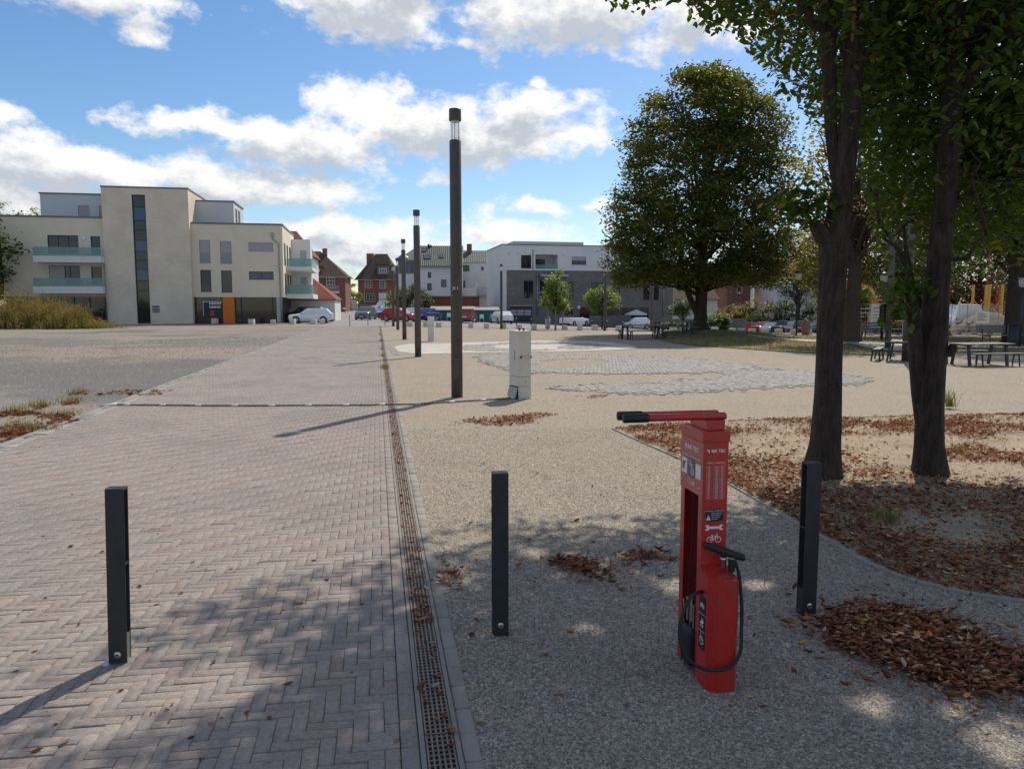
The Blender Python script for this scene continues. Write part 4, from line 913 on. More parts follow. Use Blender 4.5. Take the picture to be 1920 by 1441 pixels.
def crane(px, Y, zt):
    x, y, z = pt(px,Y); e = empty('tower_crane', (x,y,z), R(20), 'orange lattice tower crane standing behind the right-hand trees', 'crane'); w = .75
    for sx in (-1,1):
        for sy in (-1,1): MB().box(sx*w-.08,sx*w+.08,sy*w-.08,sy*w+.08,0,zt).build('mast_leg', yellow if zt < 6 else orange, e)
    br = MB(); k = 0; zz = 0.0
    while zz < zt-1.4:
        for sx in (-1,1):
            a, b = (-w, w) if k%2 else (w, -w)
            br.tube([(sx*w,a,zz),(sx*w,b,zz+1.5)], .045, 4); br.tube([(a,sx*w,zz),(b,sx*w,zz+1.5)], .045, 4); br.tube([(-w,sx*w,zz),(w,sx*w,zz)], .045, 4)
        zz += 1.5; k += 1
    br.build('lattice', yellow if zt < 6 else orange, e)
    if zt > 6:
        MB().box(-1.3,1.3,-1.3,1.3,zt,zt+.35).build('slewing_platform', orange, e)
        jb = MB(); L_ = 14
        for s_ in (-.6,.6): jb.box(-L_*.4, L_, s_-.06, s_+.06, zt+.5, zt+.62)
        jb.box(-L_*.4, L_, -.06, .06, zt+1.7, zt+1.82)
        for q in range(int(L_*1.4)):
            X0 = -L_*.4+q; 
            for s_ in (-.6,.6): jb.tube([(X0,s_,zt+.56),(X0+.5,0,zt+1.76),(X0+1,s_,zt+.56)], .035, 4)
        jb.build('jib', orange, e)
    return e
crane(1866, 92, 21.5)
c2 = crane(1847, 66, 4.2); c2['label'] = 'short yellow lattice mast section standing behind the rubble heap'; c2['category'] = 'mast'; c2.name = 'lattice_mast'
def fence(px0, px1, Y, n, lab):
    for k in range(n):
        pa = px0+(px1-px0)*k/n; pb = px0+(px1-px0)*(k+1)/n-.6; x0,_,z0 = pt(pa,Y); x1,_,z1 = pt(pb,Y)
        e = empty('mesh_fence_panel', (x0,Y,z0), 0, lab, 'fence', 'site fence panels'); L_ = x1-x0
        fr = MB(); [fr.tube([a,b], .022, 6) for a,b in (((0,0,.1),(0,0,2)),((L_,0,.1),(L_,0,2)),((0,0,2),(L_,0,2)),((0,0,.15),(L_,0,.15)))]; fr.build('frame', galv, e)
        wr = MB(); m_ = int(L_/.25)
        for i in range(1,m_): wr.tube([(i*L_/m_,0,.15),(i*L_/m_,0,2)], .006, 3, False)
        for i in range(1,7): wr.tube([(0,0,.15+i*.26),(L_,0,.15+i*.26)], .006, 3, False)
        wr.build('wires', galv, e); MB().box(-.25,.25,-.12,.12,0,.13,.02).build('foot', blockm, e)
fence(1598, 1692, 50, 3, 'wire mesh site fence panel behind the young tree and signs'); fence(1782, 1900, 52, 4, 'wire mesh site fence panel before the rubble heap')
def board(px, Y, zc, w, h, lab):
    x,_,z = pt(px,Y); e = empty('notice_board', (x,Y-.08,z), 0, lab, 'sign'); MB().box(-w/2,w/2,0,.03,zc-h/2,zc+h/2,.006).build('panel', ropew, e)
    ln = MB(); [ln.box(-w*.38, w*(.1+.28*rnd.random()), -.003, -.0005, zc+h*(.32-.14*k)-.02, zc+h*(.32-.14*k)+.02) for k in range(5)]; ln.build('print_lines', greyp, e)
    for s_ in (-1,1): MB().tube([(s_*w*.4,.04,0),(s_*w*.4,.04,zc+h/2)], .02, 6).build('post', galv, e)
board(1645,49.7,1.25,1.0,1.5,'tall white notice board on the site fence, beside a second one'); board(1656.5,49.7,1.3,.75,1.4,'narrow white notice board on the site fence, beside the tall one'); board(1839,51.6,1.2,.9,.8,'small white notice board on the fence before the rubble')
rub = MB(); rx, ry, rz_ = pt(1852,56)
heap = empty('rubble_heap', (rx,ry,rz_), 0, 'heap of broken brick rubble behind the site fence', 'rubble')
bmm = MB()
bmm.lathe([(2.9,0),(2.2,.7),(1.1,1.35),(.3,1.7)], 18); bmm.build('core', mat('rubble dust', (.17,.135,.11), .95, col2=(.11,.09,.075), nscale=4, bump=1, bscale=6), heap)
me = MB().box(-.5,.5,-.5,.5,-.5,.5,.12).mesh('broken_stone'); rubm = mat('broken masonry', rough=.95, stops=[(0,(.16,.14,.12)),(.5,(.30,.26,.22)),(1,(.20,.11,.08))])
for k in range(110):
    a = rnd.random()*2*math.pi; q = rnd.random()**.6; o = link('broken_stone', me, rubm, heap); o.location = (2.9*q*math.cos(a), 2.0*q*math.sin(a), 1.65*(1-q)**.8+.05); s_ = rnd.uniform(.12,.4); o.scale = (s_*1.5,s_,s_*.7); o.rotation_euler = [rnd.random()*6 for _ in range(3)]
# ------------------------------------------------------------------ buildings
class Fac:
    """a vertical facade plane through the ground point seen at pixel px, distance Y, turned by ang; turns pixels into (u, z) on it"""
    def __init__(s, px, Y, ang, base=None, setback=0.0):
        z = gz(xat(px,Y), Y) if base is None else base
        s.A = Vector((xat(px,Y,z), Y, z)); s.ang = ang; s.d = Vector((math.cos(ang), math.sin(ang), 0)); s.n = Vector((math.sin(ang), -math.cos(ang), 0))
        s.sb = setback
    def uz(s, px, py, back=0.0):
        r = ray(px, py); o = s.A - s.n*back; t = (o-Vector((0,0,EYE))).dot(s.n)/r.dot(s.n); p = Vector((0,0,EYE))+r*t
        return (p-o).dot(s.d), p.z-s.A.z
    def rect(s, x0, x1, y0, y1, back=0.0):
        u0 = s.uz(x0,(y0+y1)/2,back)[0]; u1 = s.uz(x1,(y0+y1)/2,back)[0]; z1 = s.uz((x0+x1)/2,y0,back)[1]; z0 = s.uz((x0+x1)/2,y1,back)[1]
        return (u0,u1,z0,z1)
def wall_holes(mb, u0, u1, z0, z1, holes, y=0.0, dep=.22):
    us = sorted(set([u0,u1]+[clamp(h[k],u0,u1) for h in holes for k in (0,1)])); zs = sorted(set([z0,z1]+[clamp(h[k],z0,z1) for h in holes for k in (2,3)]))
    for i in range(len(us)-1):
        for j in range(len(zs)-1):
            cu, cz = (us[i]+us[i+1])/2, (zs[j]+zs[j+1])/2
            if any(h[0]<cu<h[1] and h[2]<cz<h[3] for h in holes): continue
            mb.quad((us[i],y,zs[j]),(us[i+1],y,zs[j]),(us[i+1],y,zs[j+1]),(us[i],y,zs[j+1]))
    for a,b,c,d in holes:
        mb.quad((a,y,c),(a,y,d),(a,y+dep,d),(a,y+dep,c)); mb.quad((b,y,d),(b,y,c),(b,y+dep,c),(b,y+dep,d))
        mb.quad((a,y,d),(b,y,d),(b,y+dep,d),(a,y+dep,d)); mb.quad((b,y,c),(a,y,c),(a,y+dep,c),(b,y+dep,c))
def shell(mb, u0, u1, z0, z1, dep, y=0.0):
    """other three sides of a block behind its front wall"""
    mb.quad((u1,y,z0),(u1,y+dep,z0),(u1,y+dep,z1),(u1,y,z1)); mb.quad((u0,y+dep,z0),(u0,y,z0),(u0,y,z1),(u0,y+dep,z1))
    mb.quad((u1,y+dep,z0),(u0,y+dep,z0),(u0,y+dep,z1),(u1,y+dep,z1)); mb.quad((u0,y,z0),(u0,y+dep,z0),(u1,y+dep,z0),(u1,y,z0))
gl = glass_mat('window glass', (.018,.022,.028)); glb = glass_mat('blue window glass', (.03,.06,.14), .05); shut = mat('roller shutter', (.42,.41,.43), .6, col2=(.38,.37,.39), nscale=3)
frd = mat('dark window frame', (.03,.032,.036), .5); frw = mat('white window frame', (.75,.75,.74), .5)
def window(parent, r, y=0.0, frame=frd, pane=gl, bars=1, rows=1, dep=.14, fw=.06, shutter=None, sill=True, name='window'):
    a,b,c,d = r; w = frame_mb(a,b,c,d,y+dep-.05,y+dep+.02,fw,bars,rows).build(name, frame, parent)
    MB().box(a+.004,b-.004,y+dep,y+dep+.012,c+.004,d-.004).build('pane', pane, w)
    if shutter: 
        sh = MB(); n = max(3,int((d-c)*shutter/.12)); hh = (d-c)*shutter/n
        for k in range(n): sh.box(a+fw*.5,b-fw*.5,y+dep-.085,y+dep-.06,d-(k+1)*hh+.006,d-k*hh-.002)
        sh.build('roller_shutter', shut, w)
    if sill: MB().box(a-.03,b+.03,y-.05,y+dep-.055,c-.03,c-.002).build('sill', galv, w)
    return w
def frame_mb(a,b,c,d,y0,y1,fw,bars,rows):
    m = MB(); m.box(a+.003,a+fw,y0,y1,c+.003,d-.003).box(b-fw,b-.003,y0,y1,c+.003,d-.003).box(a+fw,b-fw,y0,y1,c+.003,c+fw).box(a+fw,b-fw,y0,y1,d-fw,d-.003)
    for k in range(1,bars): x = a+(b-a)*k/bars; m.box(x-fw*.4,x+fw*.4,y0+.005,y1-.005,c+fw,d-fw)
    for k in range(1,rows): z = c+(d-c)*k/rows; m.box(a+fw,b-fw,y0+.008,y1-.008,z-fw*.35,z+fw*.35)
    return m
def flatroof(parent, u0,u1,y0,y1,z,m,over=.06,th=.16,name='roof_edge'): return MB().box(u0-over,u1+over,y0-over,y1+over,z+.002,z+th).build(name, m, parent)
beige = brick_mat('beige slim brick', (.74,.645,.52), (.69,.60,.485), (.67,.58,.465), .5, .10, bump=.2, msize=.012)
beigep = mat('beige render', (.76,.67,.53), .9, col2=(.71,.625,.495), nscale=.8, bump=.15, bscale=60)
whiter = mat('white render', (.72,.72,.71), .9, col2=(.66,.665,.665), nscale=.5, bump=.12, bscale=50)
greyr = mat('light grey render', (.60,.62,.64), .9, col2=(.56,.58,.60), nscale=.5)
trimz = mat('zinc trim', (.16,.18,.19), .5, metal=.4); bgl = clear_glass('green balustrade glass', (.22,.38,.38), .5)
orangep = mat('orange panel', (.72,.17,.015), .6, col2=(.66,.15,.012), nscale=1.2)
darkbrick = brick_mat('dark grey slim brick', (.20,.185,.175), (.27,.25,.235), (.12,.112,.106), .62, .085, bump=.6, msize=.014, dist=.02)
redbrick = brick_mat('red brick', (.30,.085,.06), (.25,.07,.055), (.24,.13,.10), .25, .08, bump=.3, msize=.01)
brownbrick = brick_mat('brown brick', (.24,.10,.075), (.20,.08,.06), (.20,.13,.10), .25, .08, bump=.3, msize=.01)
redtile = brick_mat('red roof tiles', (.36,.11,.065), (.30,.085,.05), (.13,.04,.03), .30, .24, bump=1, msize=.035, offset=.0, dist=.06)
browntile = brick_mat('brown roof tiles', (.15,.095,.075), (.115,.075,.06), (.05,.035,.03), .30, .22, bump=1, msize=.03, offset=.0, dist=.06)
# ---- beige apartment building on the left
def apartment():
    f = Fac(12, 72.5, R(10.5), 0.0)
    e = empty('apartment_building', f.A, f.ang, 'beige flat-roofed apartment building with slim brick stair tower and glass balconies', 'building')
    U = lambda px, py, b=0: f.uz(px,py,b)[0]; Zt = lambda px, py, b=0: f.uz(px,py,b)[1]
    # left wing
    uL, uT0, uT1, uR = 0.0, U(200,480), U(357,480,-.7), U(531,500); zl = Zt(12,406); zb = Zt(100,556); zr = Zt(440,421); zrb = Zt(440,557)
    hl = [f.rect(89,147,441,466), f.rect(170,188,443,467), f.rect(92,150,498,523), f.rect(171,191,500,523)]
    hl = [(a,b,c-.5 if i in (0,1,2,3) else c,d) for i,(a,b,c,d) in enumerate(hl)]
    w = MB(); wall_holes(w,uL,uT0,zb,zl,hl); shell(w,uL,uT0,zb,zl,11); w.build('left_wing_wall', beigep, e); flatroof(e,uL,uT0,0,11,zl,trimz)
    window(e,hl[0],bars=3,sill=False); window(e,hl[1],sill=False); window(e,hl[2],bars=3,shutter=1.0 if False else None,sill=False); window(e,hl[3],sill=False)
    a,b,c,d = hl[2]; MB().box(a+.05,a+(b-a)*.5,.03,.06,c,d-.05).build('half_shutter', shut, e)
    # right wing
    hr = [f.rect(374,394,450,493),f.rect(413,434,452,494),f.rect(466,512,454,471),f.rect(376,396,506,547),f.rect(415,435,507,548),f.rect(467,513,509,524)]
    w = MB(); wall_holes(w,uT1-.05,uR,zrb,zr,hr); shell(w,uT1-.05,uR,zrb,zr,12); w.build('right_wing_wall', beigep, e); flatroof(e,uT1-.05,uR,0,12,zr,trimz)
    for i, r in enumerate(hr):
        wn = window(e, r, bars=2 if i in (2,5) else 1, shutter=1.0 if i < 3 else None, pane=glb if i == 5 else gl)
        if i in (0,1):
            a,b,c,d = r; rl = MB(); [rl.box(a+.04+k*(b-a-.08)/9-.008, a+.04+k*(b-a-.08)/9+.008, .012,.028, c+.02, c+.95) for k in range(10)]; rl.box(a+.02,b-.02,.01,.03,c+.95,c+1.0); rl.build('french_rail', galv, wn)
    # stair tower
    fw = -.7; zt = Zt(200,351,fw); r0 = f.rect(250,274,366,604,fw); 
    uS0, uS1 = U(252,480,fw), U(277,480,fw); hs = [(uS0,uS1,.06,Zt(262,365,fw))]
    w = MB(); wall_holes(w,uT0-.0,uT1,0,zt,hs,y=fw,dep=.25); shell(w,uT0,uT1,0,zt,9,y=fw); w.build('stair_tower', beige, e); flatroof(e,uT0,uT1,fw,fw+9,zt,trimz,.05,.14)
    sw = MB().box(uS0+.003,uS0+.07,fw+.06,fw+.2,.06,hs[0][3]).box(uS1-.07,uS1-.003,fw+.06,fw+.2,.06,hs[0][3]).build('stair_window', frd, e)
    ys = [366,388,413,431,450,471,488,505,526,545,575,604]; cols = [gl,glb,gl,gl,glb,gl,gl,glb,gl,gl,gl]
    for i in range(len(ys)-1):
        z1, z0 = Zt(264,ys[i],fw)-.03, max(.1,Zt(264,ys[i+1],fw)+.03); p = MB().box(uS0+.07,uS1-.07,fw+.16,fw+.175,z0,z1).build('pane', cols[i], sw); MB().box(uS0+.07,uS1-.07,fw+.10,fw+.19,z0-.06,z0-.001).build('transom', frd, sw)
    r = f.rect(286,299,573,586,fw); ip = MB().box(r[0],r[1],fw-.03,fw-.001,r[2],r[3]).build('letterbox_panel', frd, e)
    for k in range(6): MB().box(r[0]+.04+.2*(k%3),r[0]+.18+.2*(k%3),fw-.036,fw-.031,r[2]+.06+.28*(k//3),r[2]+.26+.28*(k//3)).build('letterbox', galv, ip)
    # penthouse storeys
    for (x0,x1,y0,y1,bk,dep,sh) in ((76,205,363,411,3.0,7,[(147,168,385,411),(186,199,386,411)]),(352,438,377,420,2.6,6,[])):
        u0,u1 = U(x0,390,bk),U(x1,390,bk); z1 = Zt(x0,y0,bk); z0 = zl-.3 if x0 < 100 else zr-.3
        hs2 = [f.rect(*q,bk) for q in sh]; w = MB(); wall_holes(w,u0,u1,z0,z1,hs2,y=bk); shell(w,u0,u1,z0,z1,dep,y=bk); w.build('penthouse_wall', greyr, e); flatroof(e,u0,u1,bk,bk+dep,z1,trimz,.08,.13)
        for q in hs2: window(e,q,y=bk,shutter=1.0,sill=False)
        if not sh:
            for k in range(2): MB().box(u1+.002,u1+.03,bk+1.0+k*1.8,bk+2.0+k*1.8,z0+.4,z1-.5).build('side_window', frd, e)
    # balconies on the left wing
    for (y0,y1,yg) in ((480,492,463),(537,550,521)):
        r = f.rect(63,204,y0,y1,-1.5); u0,u1,z0,z1 = r; u1 = uT0-.02
        bl = MB().box(u0,u1,-1.6,-.002,z0,z1).build('balcony_slab', whiter, e); zg = f.uz(100,yg,-1.5)[1]
        n = 4
        for k in range(n): MB().box(u0+(u1-u0)*k/n+.02,u0+(u1-u0)*(k+1)/n-.02,-1.56,-1.545,z1+.02,zg).build('glass_panel', bgl, bl)
        MB().box(u0+.01,u0+.025,-1.5,-.05,z1+.02,zg).build('glass_panel', bgl, bl)
        for k in range(n+1): MB().box(u0+(u1-u0)*k/n-.015,u0+(u1-u0)*k/n+.015,-1.54,-1.51,z1,zg).build('glass_post', galv, bl)
    for p in ((154,161,444,450),(156,163,500,506)):
        r = f.rect(*p); MB().box(r[0],r[1],-.12,-.002,r[2],r[3],.02).build('wall_lamp', frw, e)
    # ground floor: recessed glazing under the wings
    MB().box(.1,uT0,.25,.30,0,zb).build('shop_glass', gl, e)
    for k in range(7): u = .4+k*(uT0-.8)/6; MB().box(u-.04,u+.04,.18,.249,0,zb).build('mullion', frd, e)
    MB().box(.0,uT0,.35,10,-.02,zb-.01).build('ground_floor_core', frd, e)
    g0,g1 = uT1, uR-.6; MB().box(g0,g1,.25,.28,0.02,zrb).build('shop_glass', glass_mat('shop glass',(.03,.026,.022),.03), e)
    for px in (366,417,441,452,511): u = U(px,580); MB().box(u-.05,u+.05,.16,.249,0,zrb).build('mullion', frd, e)
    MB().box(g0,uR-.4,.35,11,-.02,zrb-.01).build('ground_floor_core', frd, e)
    r = f.rect(418,440,557,606); o = MB().box(r[0],r[1],.02,.2,0,zrb-.002).build('door_panel', orangep, e); o['label'] = 'bright orange door panel'
    MB().box(uR-.75,uR-.25,.05,.55,0,zrb-.003).build('corner_column', galv, e)
    # sign in the shop window
    r = f.rect(381,417,566,592); sg = MB().box(r[0],r[1],.21,.235,r[2],r[3]).build('window_poster', darkp, e); sg['label'] = 'dark poster with white lettering and a red figure in the shop window'
    tl = MB(); zz = r[3]-.25
    for row in range(2):
        u = r[0]+.55
        while u < r[1]-.2: q = rnd.uniform(.05,.13); tl.box(u,u+q,.203,.209,zz-row*.34,zz-row*.34+.2); u += q+.045
    tl.build('poster_lettering', whitep, sg); MB().xprism([(r[0]+.55,r[2]+.05),(r[0]+1.0,r[2]+.05),(r[0]+.9,r[2]+.5),(r[0]+.65,r[2]+.55)],.203,.209).build('poster_figure', mat('poster red',(.6,.03,.03),.5), sg)
    fr = MB(); fr.box(r[0]-.04,r[0],.2,.236,r[2],r[3]).box(r[0]-.04,r[1],.2,.236,r[3],r[3]+.05); fr.build('poster_frame', whitep, sg)
    # rainwater pipes
    u = U(519,500); mb = MB().tube([(u-.35,-.08,Zt(520,441)),(u-.3,-.09,Zt(520,449)),(u+.25,-.09,Zt(524,456)),(u+.3,-.09,.05)], .055, 8); mb.build('rain_pipe', galv, e, True); MB().box(u-.5,u-.2,-.14,-.002,Zt(520,443),Zt(520,438)+.08).build('rain_hopper', galv, e)
    MB().tube([(uT0+.02,-.85,zb+3),(uT0+.02,-.85,.05)], .05, 8).build('rain_pipe', galv, e, True)
    # balconies on the right flank
    for (y0,y1,yg) in ((497,504,481),(550,559,532)):
        zs0, zs1, zg = Zt(545,y1), Zt(545,y0), Zt(545,yg)
        bl = MB().box(uR+.002,uR+2.6,3.0,10.6,zs0,zs1).build('balcony_slab', whiter, e)
        MB().box(uR+.03,uR+2.55,3.06,3.08,zs1+.02,zg).build('glass_panel', bgl, bl); MB().box(uR+2.53,uR+2.55,3.1,10.5,zs1+.02,zg).build('glass_panel', bgl, bl)
        MB().box(uR+2.52,uR+2.56,3.04,3.08,zs1,zg).build('glass_post', galv, bl)
    for k,(z0,z1) in enumerate(((zrb+.3,zrb+2.4),(zrb+3.2,zrb+5.4))):
        for q in range(3): MB().box(uR+.002,uR+.03,1.2+q*2.6,2.5+q*2.6,z0,z1).build('side_window', frd, e)
    MB().box(uR+.01,uR+2.0,9.0,12,zrb,zr-.6).build('rear_annex', whiter, e)
    for k in range(2): MB().box(uR+.9,uR+1.6,8.97,8.998,zrb+.5+2.9*k,zrb+2.3+2.9*k).build('annex_window', shut, e)
apartment()
# ---- gabled / hipped houses
def roof_quad(mb, *q): mb.add(q, [tuple(range(len(q)))])
def hip_roof(parent, u0,u1,d,z0,z1,ridge0,ridge1,m,over=.4,name='roof'):
    a,b,c,dd = (u0-over,-over,z0),(u1+over,-over,z0),(u1+over,d+over,z0),(u0-over,d+over,z0); r0,r1 = (ridge0,d/2,z1),(ridge1,d/2,z1)
    mb = MB(); roof_quad(mb,a,b,r1,r0); roof_quad(mb,b,c,r1); roof_quad(mb,c,dd,r0,r1); roof_quad(mb,dd,a,r0); roof_quad(mb,dd,c,b,a)
    o = mb.build(name, m, parent); MB().box(u0-over-.05,u1+over+.05,-over-.12,-over-.001,z0-.14,z0-.01).build('gutter', galv, o); return o
def house(px0,px1,Y,ang,ybase,yeave,yridge,ridge_px,d,wallm,roofm,lab,name='house',wins=(),frame=frw,over=.4,base=None,bars=3,rows=3):
    f = Fac(px0,Y,ang,base); e = empty(name, f.A, ang, lab, 'house'); u1 = f.uz(px1,yeave)[0]; ze = f.uz((px0+px1)/2,yeave)[1]; zr = f.uz(ridge_px[0],yridge,d/2)[1]
    hs = [f.rect(*w[:4]) for w in wins]; w = MB(); wall_holes(w,0,u1,-1.5,ze,hs); shell(w,0,u1,-1.5,ze,d); w.build('wall', wallm, e)
    ra,rb = f.uz(ridge_px[0],yridge,d/2)[0], f.uz(ridge_px[1],yridge,d/2)[0]
    rf = hip_roof(e,0,u1,d,ze,zr,ra,rb,roofm,over)
    for h, wn in zip(hs,wins):
        pn = wn[4] if len(wn) > 4 else gl; window(e,h,frame=frame,pane=pn,bars=bars,rows=rows,fw=.09,dep=.12)
    return f,e,rf,ze,zr,u1
# white house with red tiled roof right behind the apartments
house(536,583,104,R(8),585,480,433,(538,556),9,whiter,redtile,'white house with steep red tiled roof behind the apartment balconies',wins=[(556,566,523,541)])
# low garage with red roof
f = Fac(541,88,R(7),0.0); e = empty('garage', f.A, f.ang, 'low white garage with red tiled lean-to roof behind the white hatchback','garage')
u1 = f.uz(628,580)[0]; ze = f.uz(600,561)[1]; zr = f.uz(560,518,3)[1]; ua = f.uz(576,530)[0]
MB().box(0,u1,0,7,-.5,ze).build('wall', whiter, e); mb = MB(); roof_quad(mb,(-.2,-.25,ze),(u1+.2,-.25,ze),(ua,3.5,zr),(-.2,3.5,zr)); roof_quad(mb,(u1+.2,-.25,ze),(u1+.2,7.2,ze),(ua,3.5,zr)); roof_quad(mb,(u1+.2,7.2,ze),(-.2,7.2,ze),(-.2,3.5,zr),(ua,3.5,zr)); mb.build('roof', redtile, e)
MB().box(-.2,u1+.25,-.4,-.26,ze-.12,ze+.02).build('fascia', mat('red fascia',(.35,.10,.06),.7), e)
# brown brick house
f,e,rf,ze,zr,u1 = house(578,647,140,R(6),577,519,471,(584,601),10,brownbrick,browntile,'brown brick house with white lattice windows, seen past the garage roof',wins=[(612,628,520,540),(584,589,522,534),(612,632,548,557)],over=.5)
MB().box(2.2,3.0,4.2,5.0,zr-1.2,zr+.5).build('chimney', brownbrick, rf)
r = f.rect(586,604,501,515); dm = MB().box(r[0],r[1],.6,3.5,r[2]-.6,r[3]).build('dormer', brownbrick, rf); MB().box(r[0]-.2,r[1]+.2,.3,3.6,r[3]+.002,r[3]+.25).build('dormer_roof', browntile, dm); MB().box(r[0]+.3,r[1]-.5,.53,.598,r[2]+.2,r[3]-.2).build('dormer_window', frw, dm)
r = f.rect(605,637,537,549); bl = MB().box(r[0],r[1],-1.2,-.002,r[2],r[2]+.25).build('balcony', whiter, e); mb = MB(); [mb.box(r[0]+k*(r[1]-r[0])/16-.03,r[0]+k*(r[1]-r[0])/16+.03,-1.2,-1.14,r[2]+.25,r[3]) for k in range(17)]; mb.box(r[0],r[1],-1.22,-1.12,r[3],r[3]+.08); mb.build('balcony_rail', galv, bl)
# red brick house
f,e,rf,ze,zr,u1 = house(672,741,166,R(-2),578,524,476,(704,726),9.5,redbrick,browntile,'red brick house with hipped brown roof and white lattice windows at the street end',wins=[(685,698,525.5,539.5),(711,724,526,540.5),(682,703,550,565)],over=.6,bars=4,rows=3)
c = f.rect(688,700,478,500,4); MB().box(c[0],c[1],3.6,5.2,c[2]-1.5,c[3]+.3).build('chimney', brownbrick, rf)
r = f.rect(707,728,498,519); dm = MB().box(r[0],r[1],.4,4,r[2]-.3,r[3]).build('dormer', trimz, rf); MB().box(r[0]-.3,r[1]+.3,.05,4.2,r[3]+.002,r[3]+.3).build('dormer_roof', browntile, dm)
q = f.rect(711,724,503,511); window(dm,(q[0],q[1],q[2],q[3]),y=.22,frame=frw,bars=3,rows=1,fw=.1,sill=False)
r = f.rect(709,727,547,576); dr_ = MB().box(r[0],r[1],-.25,-.002,r[2]-.4,r[3]).build('porch', kerbm, e); MB().box(r[0]+.25,r[1]-.25,-.32,-.251,r[2]-.4,r[3]-.3).build('front_door', frw, dr_)
mb = MB(); [mb.tube([((r[0]+r[1])/2,-.34,r[2]+1.3),((r[0]+r[1])/2+1.0*math.cos(a),-.34,r[2]+1.3+1.0*math.sin(a))],.04,4) for a in (.3,.9,1.57,2.2,2.8)]; mb.build('fanlight_bars', greyp, dr_)
MB().box(-.1,u1+.1,-.06,-.003,-.8,.9).build('plinth', kerbm, e); MB().tube([(1.4,-.1,ze-.2),(1.4,-.1,0)],.06,6).build('rain_pipe', galv, e)
# white yard gate between the two brick houses
f = Fac(646,150,R(2)); e = empty('yard_gate', f.A, f.ang, 'pale grey sheet metal yard gate between the brick houses', 'gate'); u1 = f.uz(668,570)[0]; h = f.uz(656,562)[1]
for k in range(4): MB().box(.02,u1-.02,-.02,.02,.05+k*h/4,.03+(k+1)*h/4).build('gate_board', whiter, e)
for u in (0,u1): MB().box(u-.08,u+.08,-.06,.06,0,h+.1).build('gate_post', galv, e)
e = empty('site_barrier', pt(632,128), 0, 'red and white barrier fence at the street corner', 'barrier')
for k in range(6): MB().box(-1.5+k*.5,-1.02+k*.5,-.02,.02,.8,1.1).build('stripe', frw if k%2 else mat('signal red',(.6,.05,.03),.5), e)
for u in (-1.4,1.4): MB().box(u-.04,u+.04,-.03,.03,0,1.15).build('barrier_post', galv, e)
# white house with corrugated metal roof
def corrug(parent, q, m, n, name='roof', amp=.07, th=.08):
    a,b,c,d = [Vector(p) for p in q]; nn = (b-a).cross(d-a).normalized(); vs = []; fs = []
    for k in range(2*n+1):
        t = k/(2*n); o_ = nn*(amp if k%2 else 0); vs += [a.lerp(b,t)+o_, d.lerp(c,t)+o_]
    for k in range(2*n): fs.append((2*k,2*k+2,2*k+3,2*k+1))
    return MB().add(vs,fs).build(name, m, parent)
tinm = mat('grey corrugated roof', (.13,.15,.135), .75, col2=(.10,.115,.105), nscale=1.2, spec=.2)
f = Fac(786,116,R(3),-.6); e = empty('white_house', f.A, f.ang, 'white rendered house with ribbed metal roof, skylights and a satellite dish', 'house')
u1 = f.uz(867,530)[0]; ze = f.uz(815,499)[1]; zr = f.uz(815,461,4.5)[1]
hs = [f.rect(*p) for p in ((802,808.5,510,521),(801,809.5,531,544),(827,837,524,538))]; w = MB(); wall_holes(w,0,u1,0,ze,hs); shell(w,0,u1,0,ze,9); w.build('wall', whiter, e)
for h in hs: window(e,h,frame=frd,pane=glb if h is hs[2] else gl)
rf = corrug(e,((-.1,-.4,ze),(u1+.1,-.4,ze),(u1+.1,4.5,zr),(-.1,4.5,zr)),tinm,22); corrug(e,((u1+.1,9.4,ze),(-.1,9.4,ze),(-.1,4.5,zr),(u1+.1,4.5,zr)),tinm,22,'rear_roof')
MB().add([(0,0,ze),(0,9,ze),(0,4.5,zr-.1),(u1,0,ze),(u1,9,ze),(u1,4.5,zr-.1)],[(0,2,1),(3,4,5)]).build('gable', whiter, e)
MB().box(-.15,u1+.15,-.55,-.41,ze-.15,ze).build('gutter', trimz, e)
for p in ((795,808,477,486),(823,833,475,484),(790,799,463,471)):
    a = f.uz(p[0],p[2],1.5); b = f.uz(p[1],p[3],1.5); sl = (zr-ze)/4.9
    def rp(u,z): return (u,-.4+(z-ze)/sl,z)
    nn = Vector((0,-sl,1)).normalized()*.12; q = [Vector(rp(*t)) for t in ((a[0],b[1]),(b[0],b[1]),(b[0],a[1]),(a[0],a[1]))]
    sk = MB().add([v for v in q]+[v+nn for v in q],[(0,1,5,4),(1,2,6,5),(2,3,7,6),(3,0,4,7),(4,5,6,7)]).build('skylight', frd, rf)
    cq = sum(q,Vector())/4; MB().add([cq+(v-cq)*.78+nn*1.08 for v in q],[(0,1,2,3)]).build('skylight_pane', glb, sk)
_u,_z = f.uz(805,459,4.5); ds = MB(); ds.lathe([(.03,0),(.25,.06),(.36,.15)],16); d_ = ds.build('satellite_dish', frd, e, True); d_.location = (_u,4.2,_z-.25); d_.rotation_euler = (R(75),0,R(20)); MB().tube([(_u,4.4,zr-.1),(_u,4.4,_z)],.04,6).build('dish_mast', galv, e)
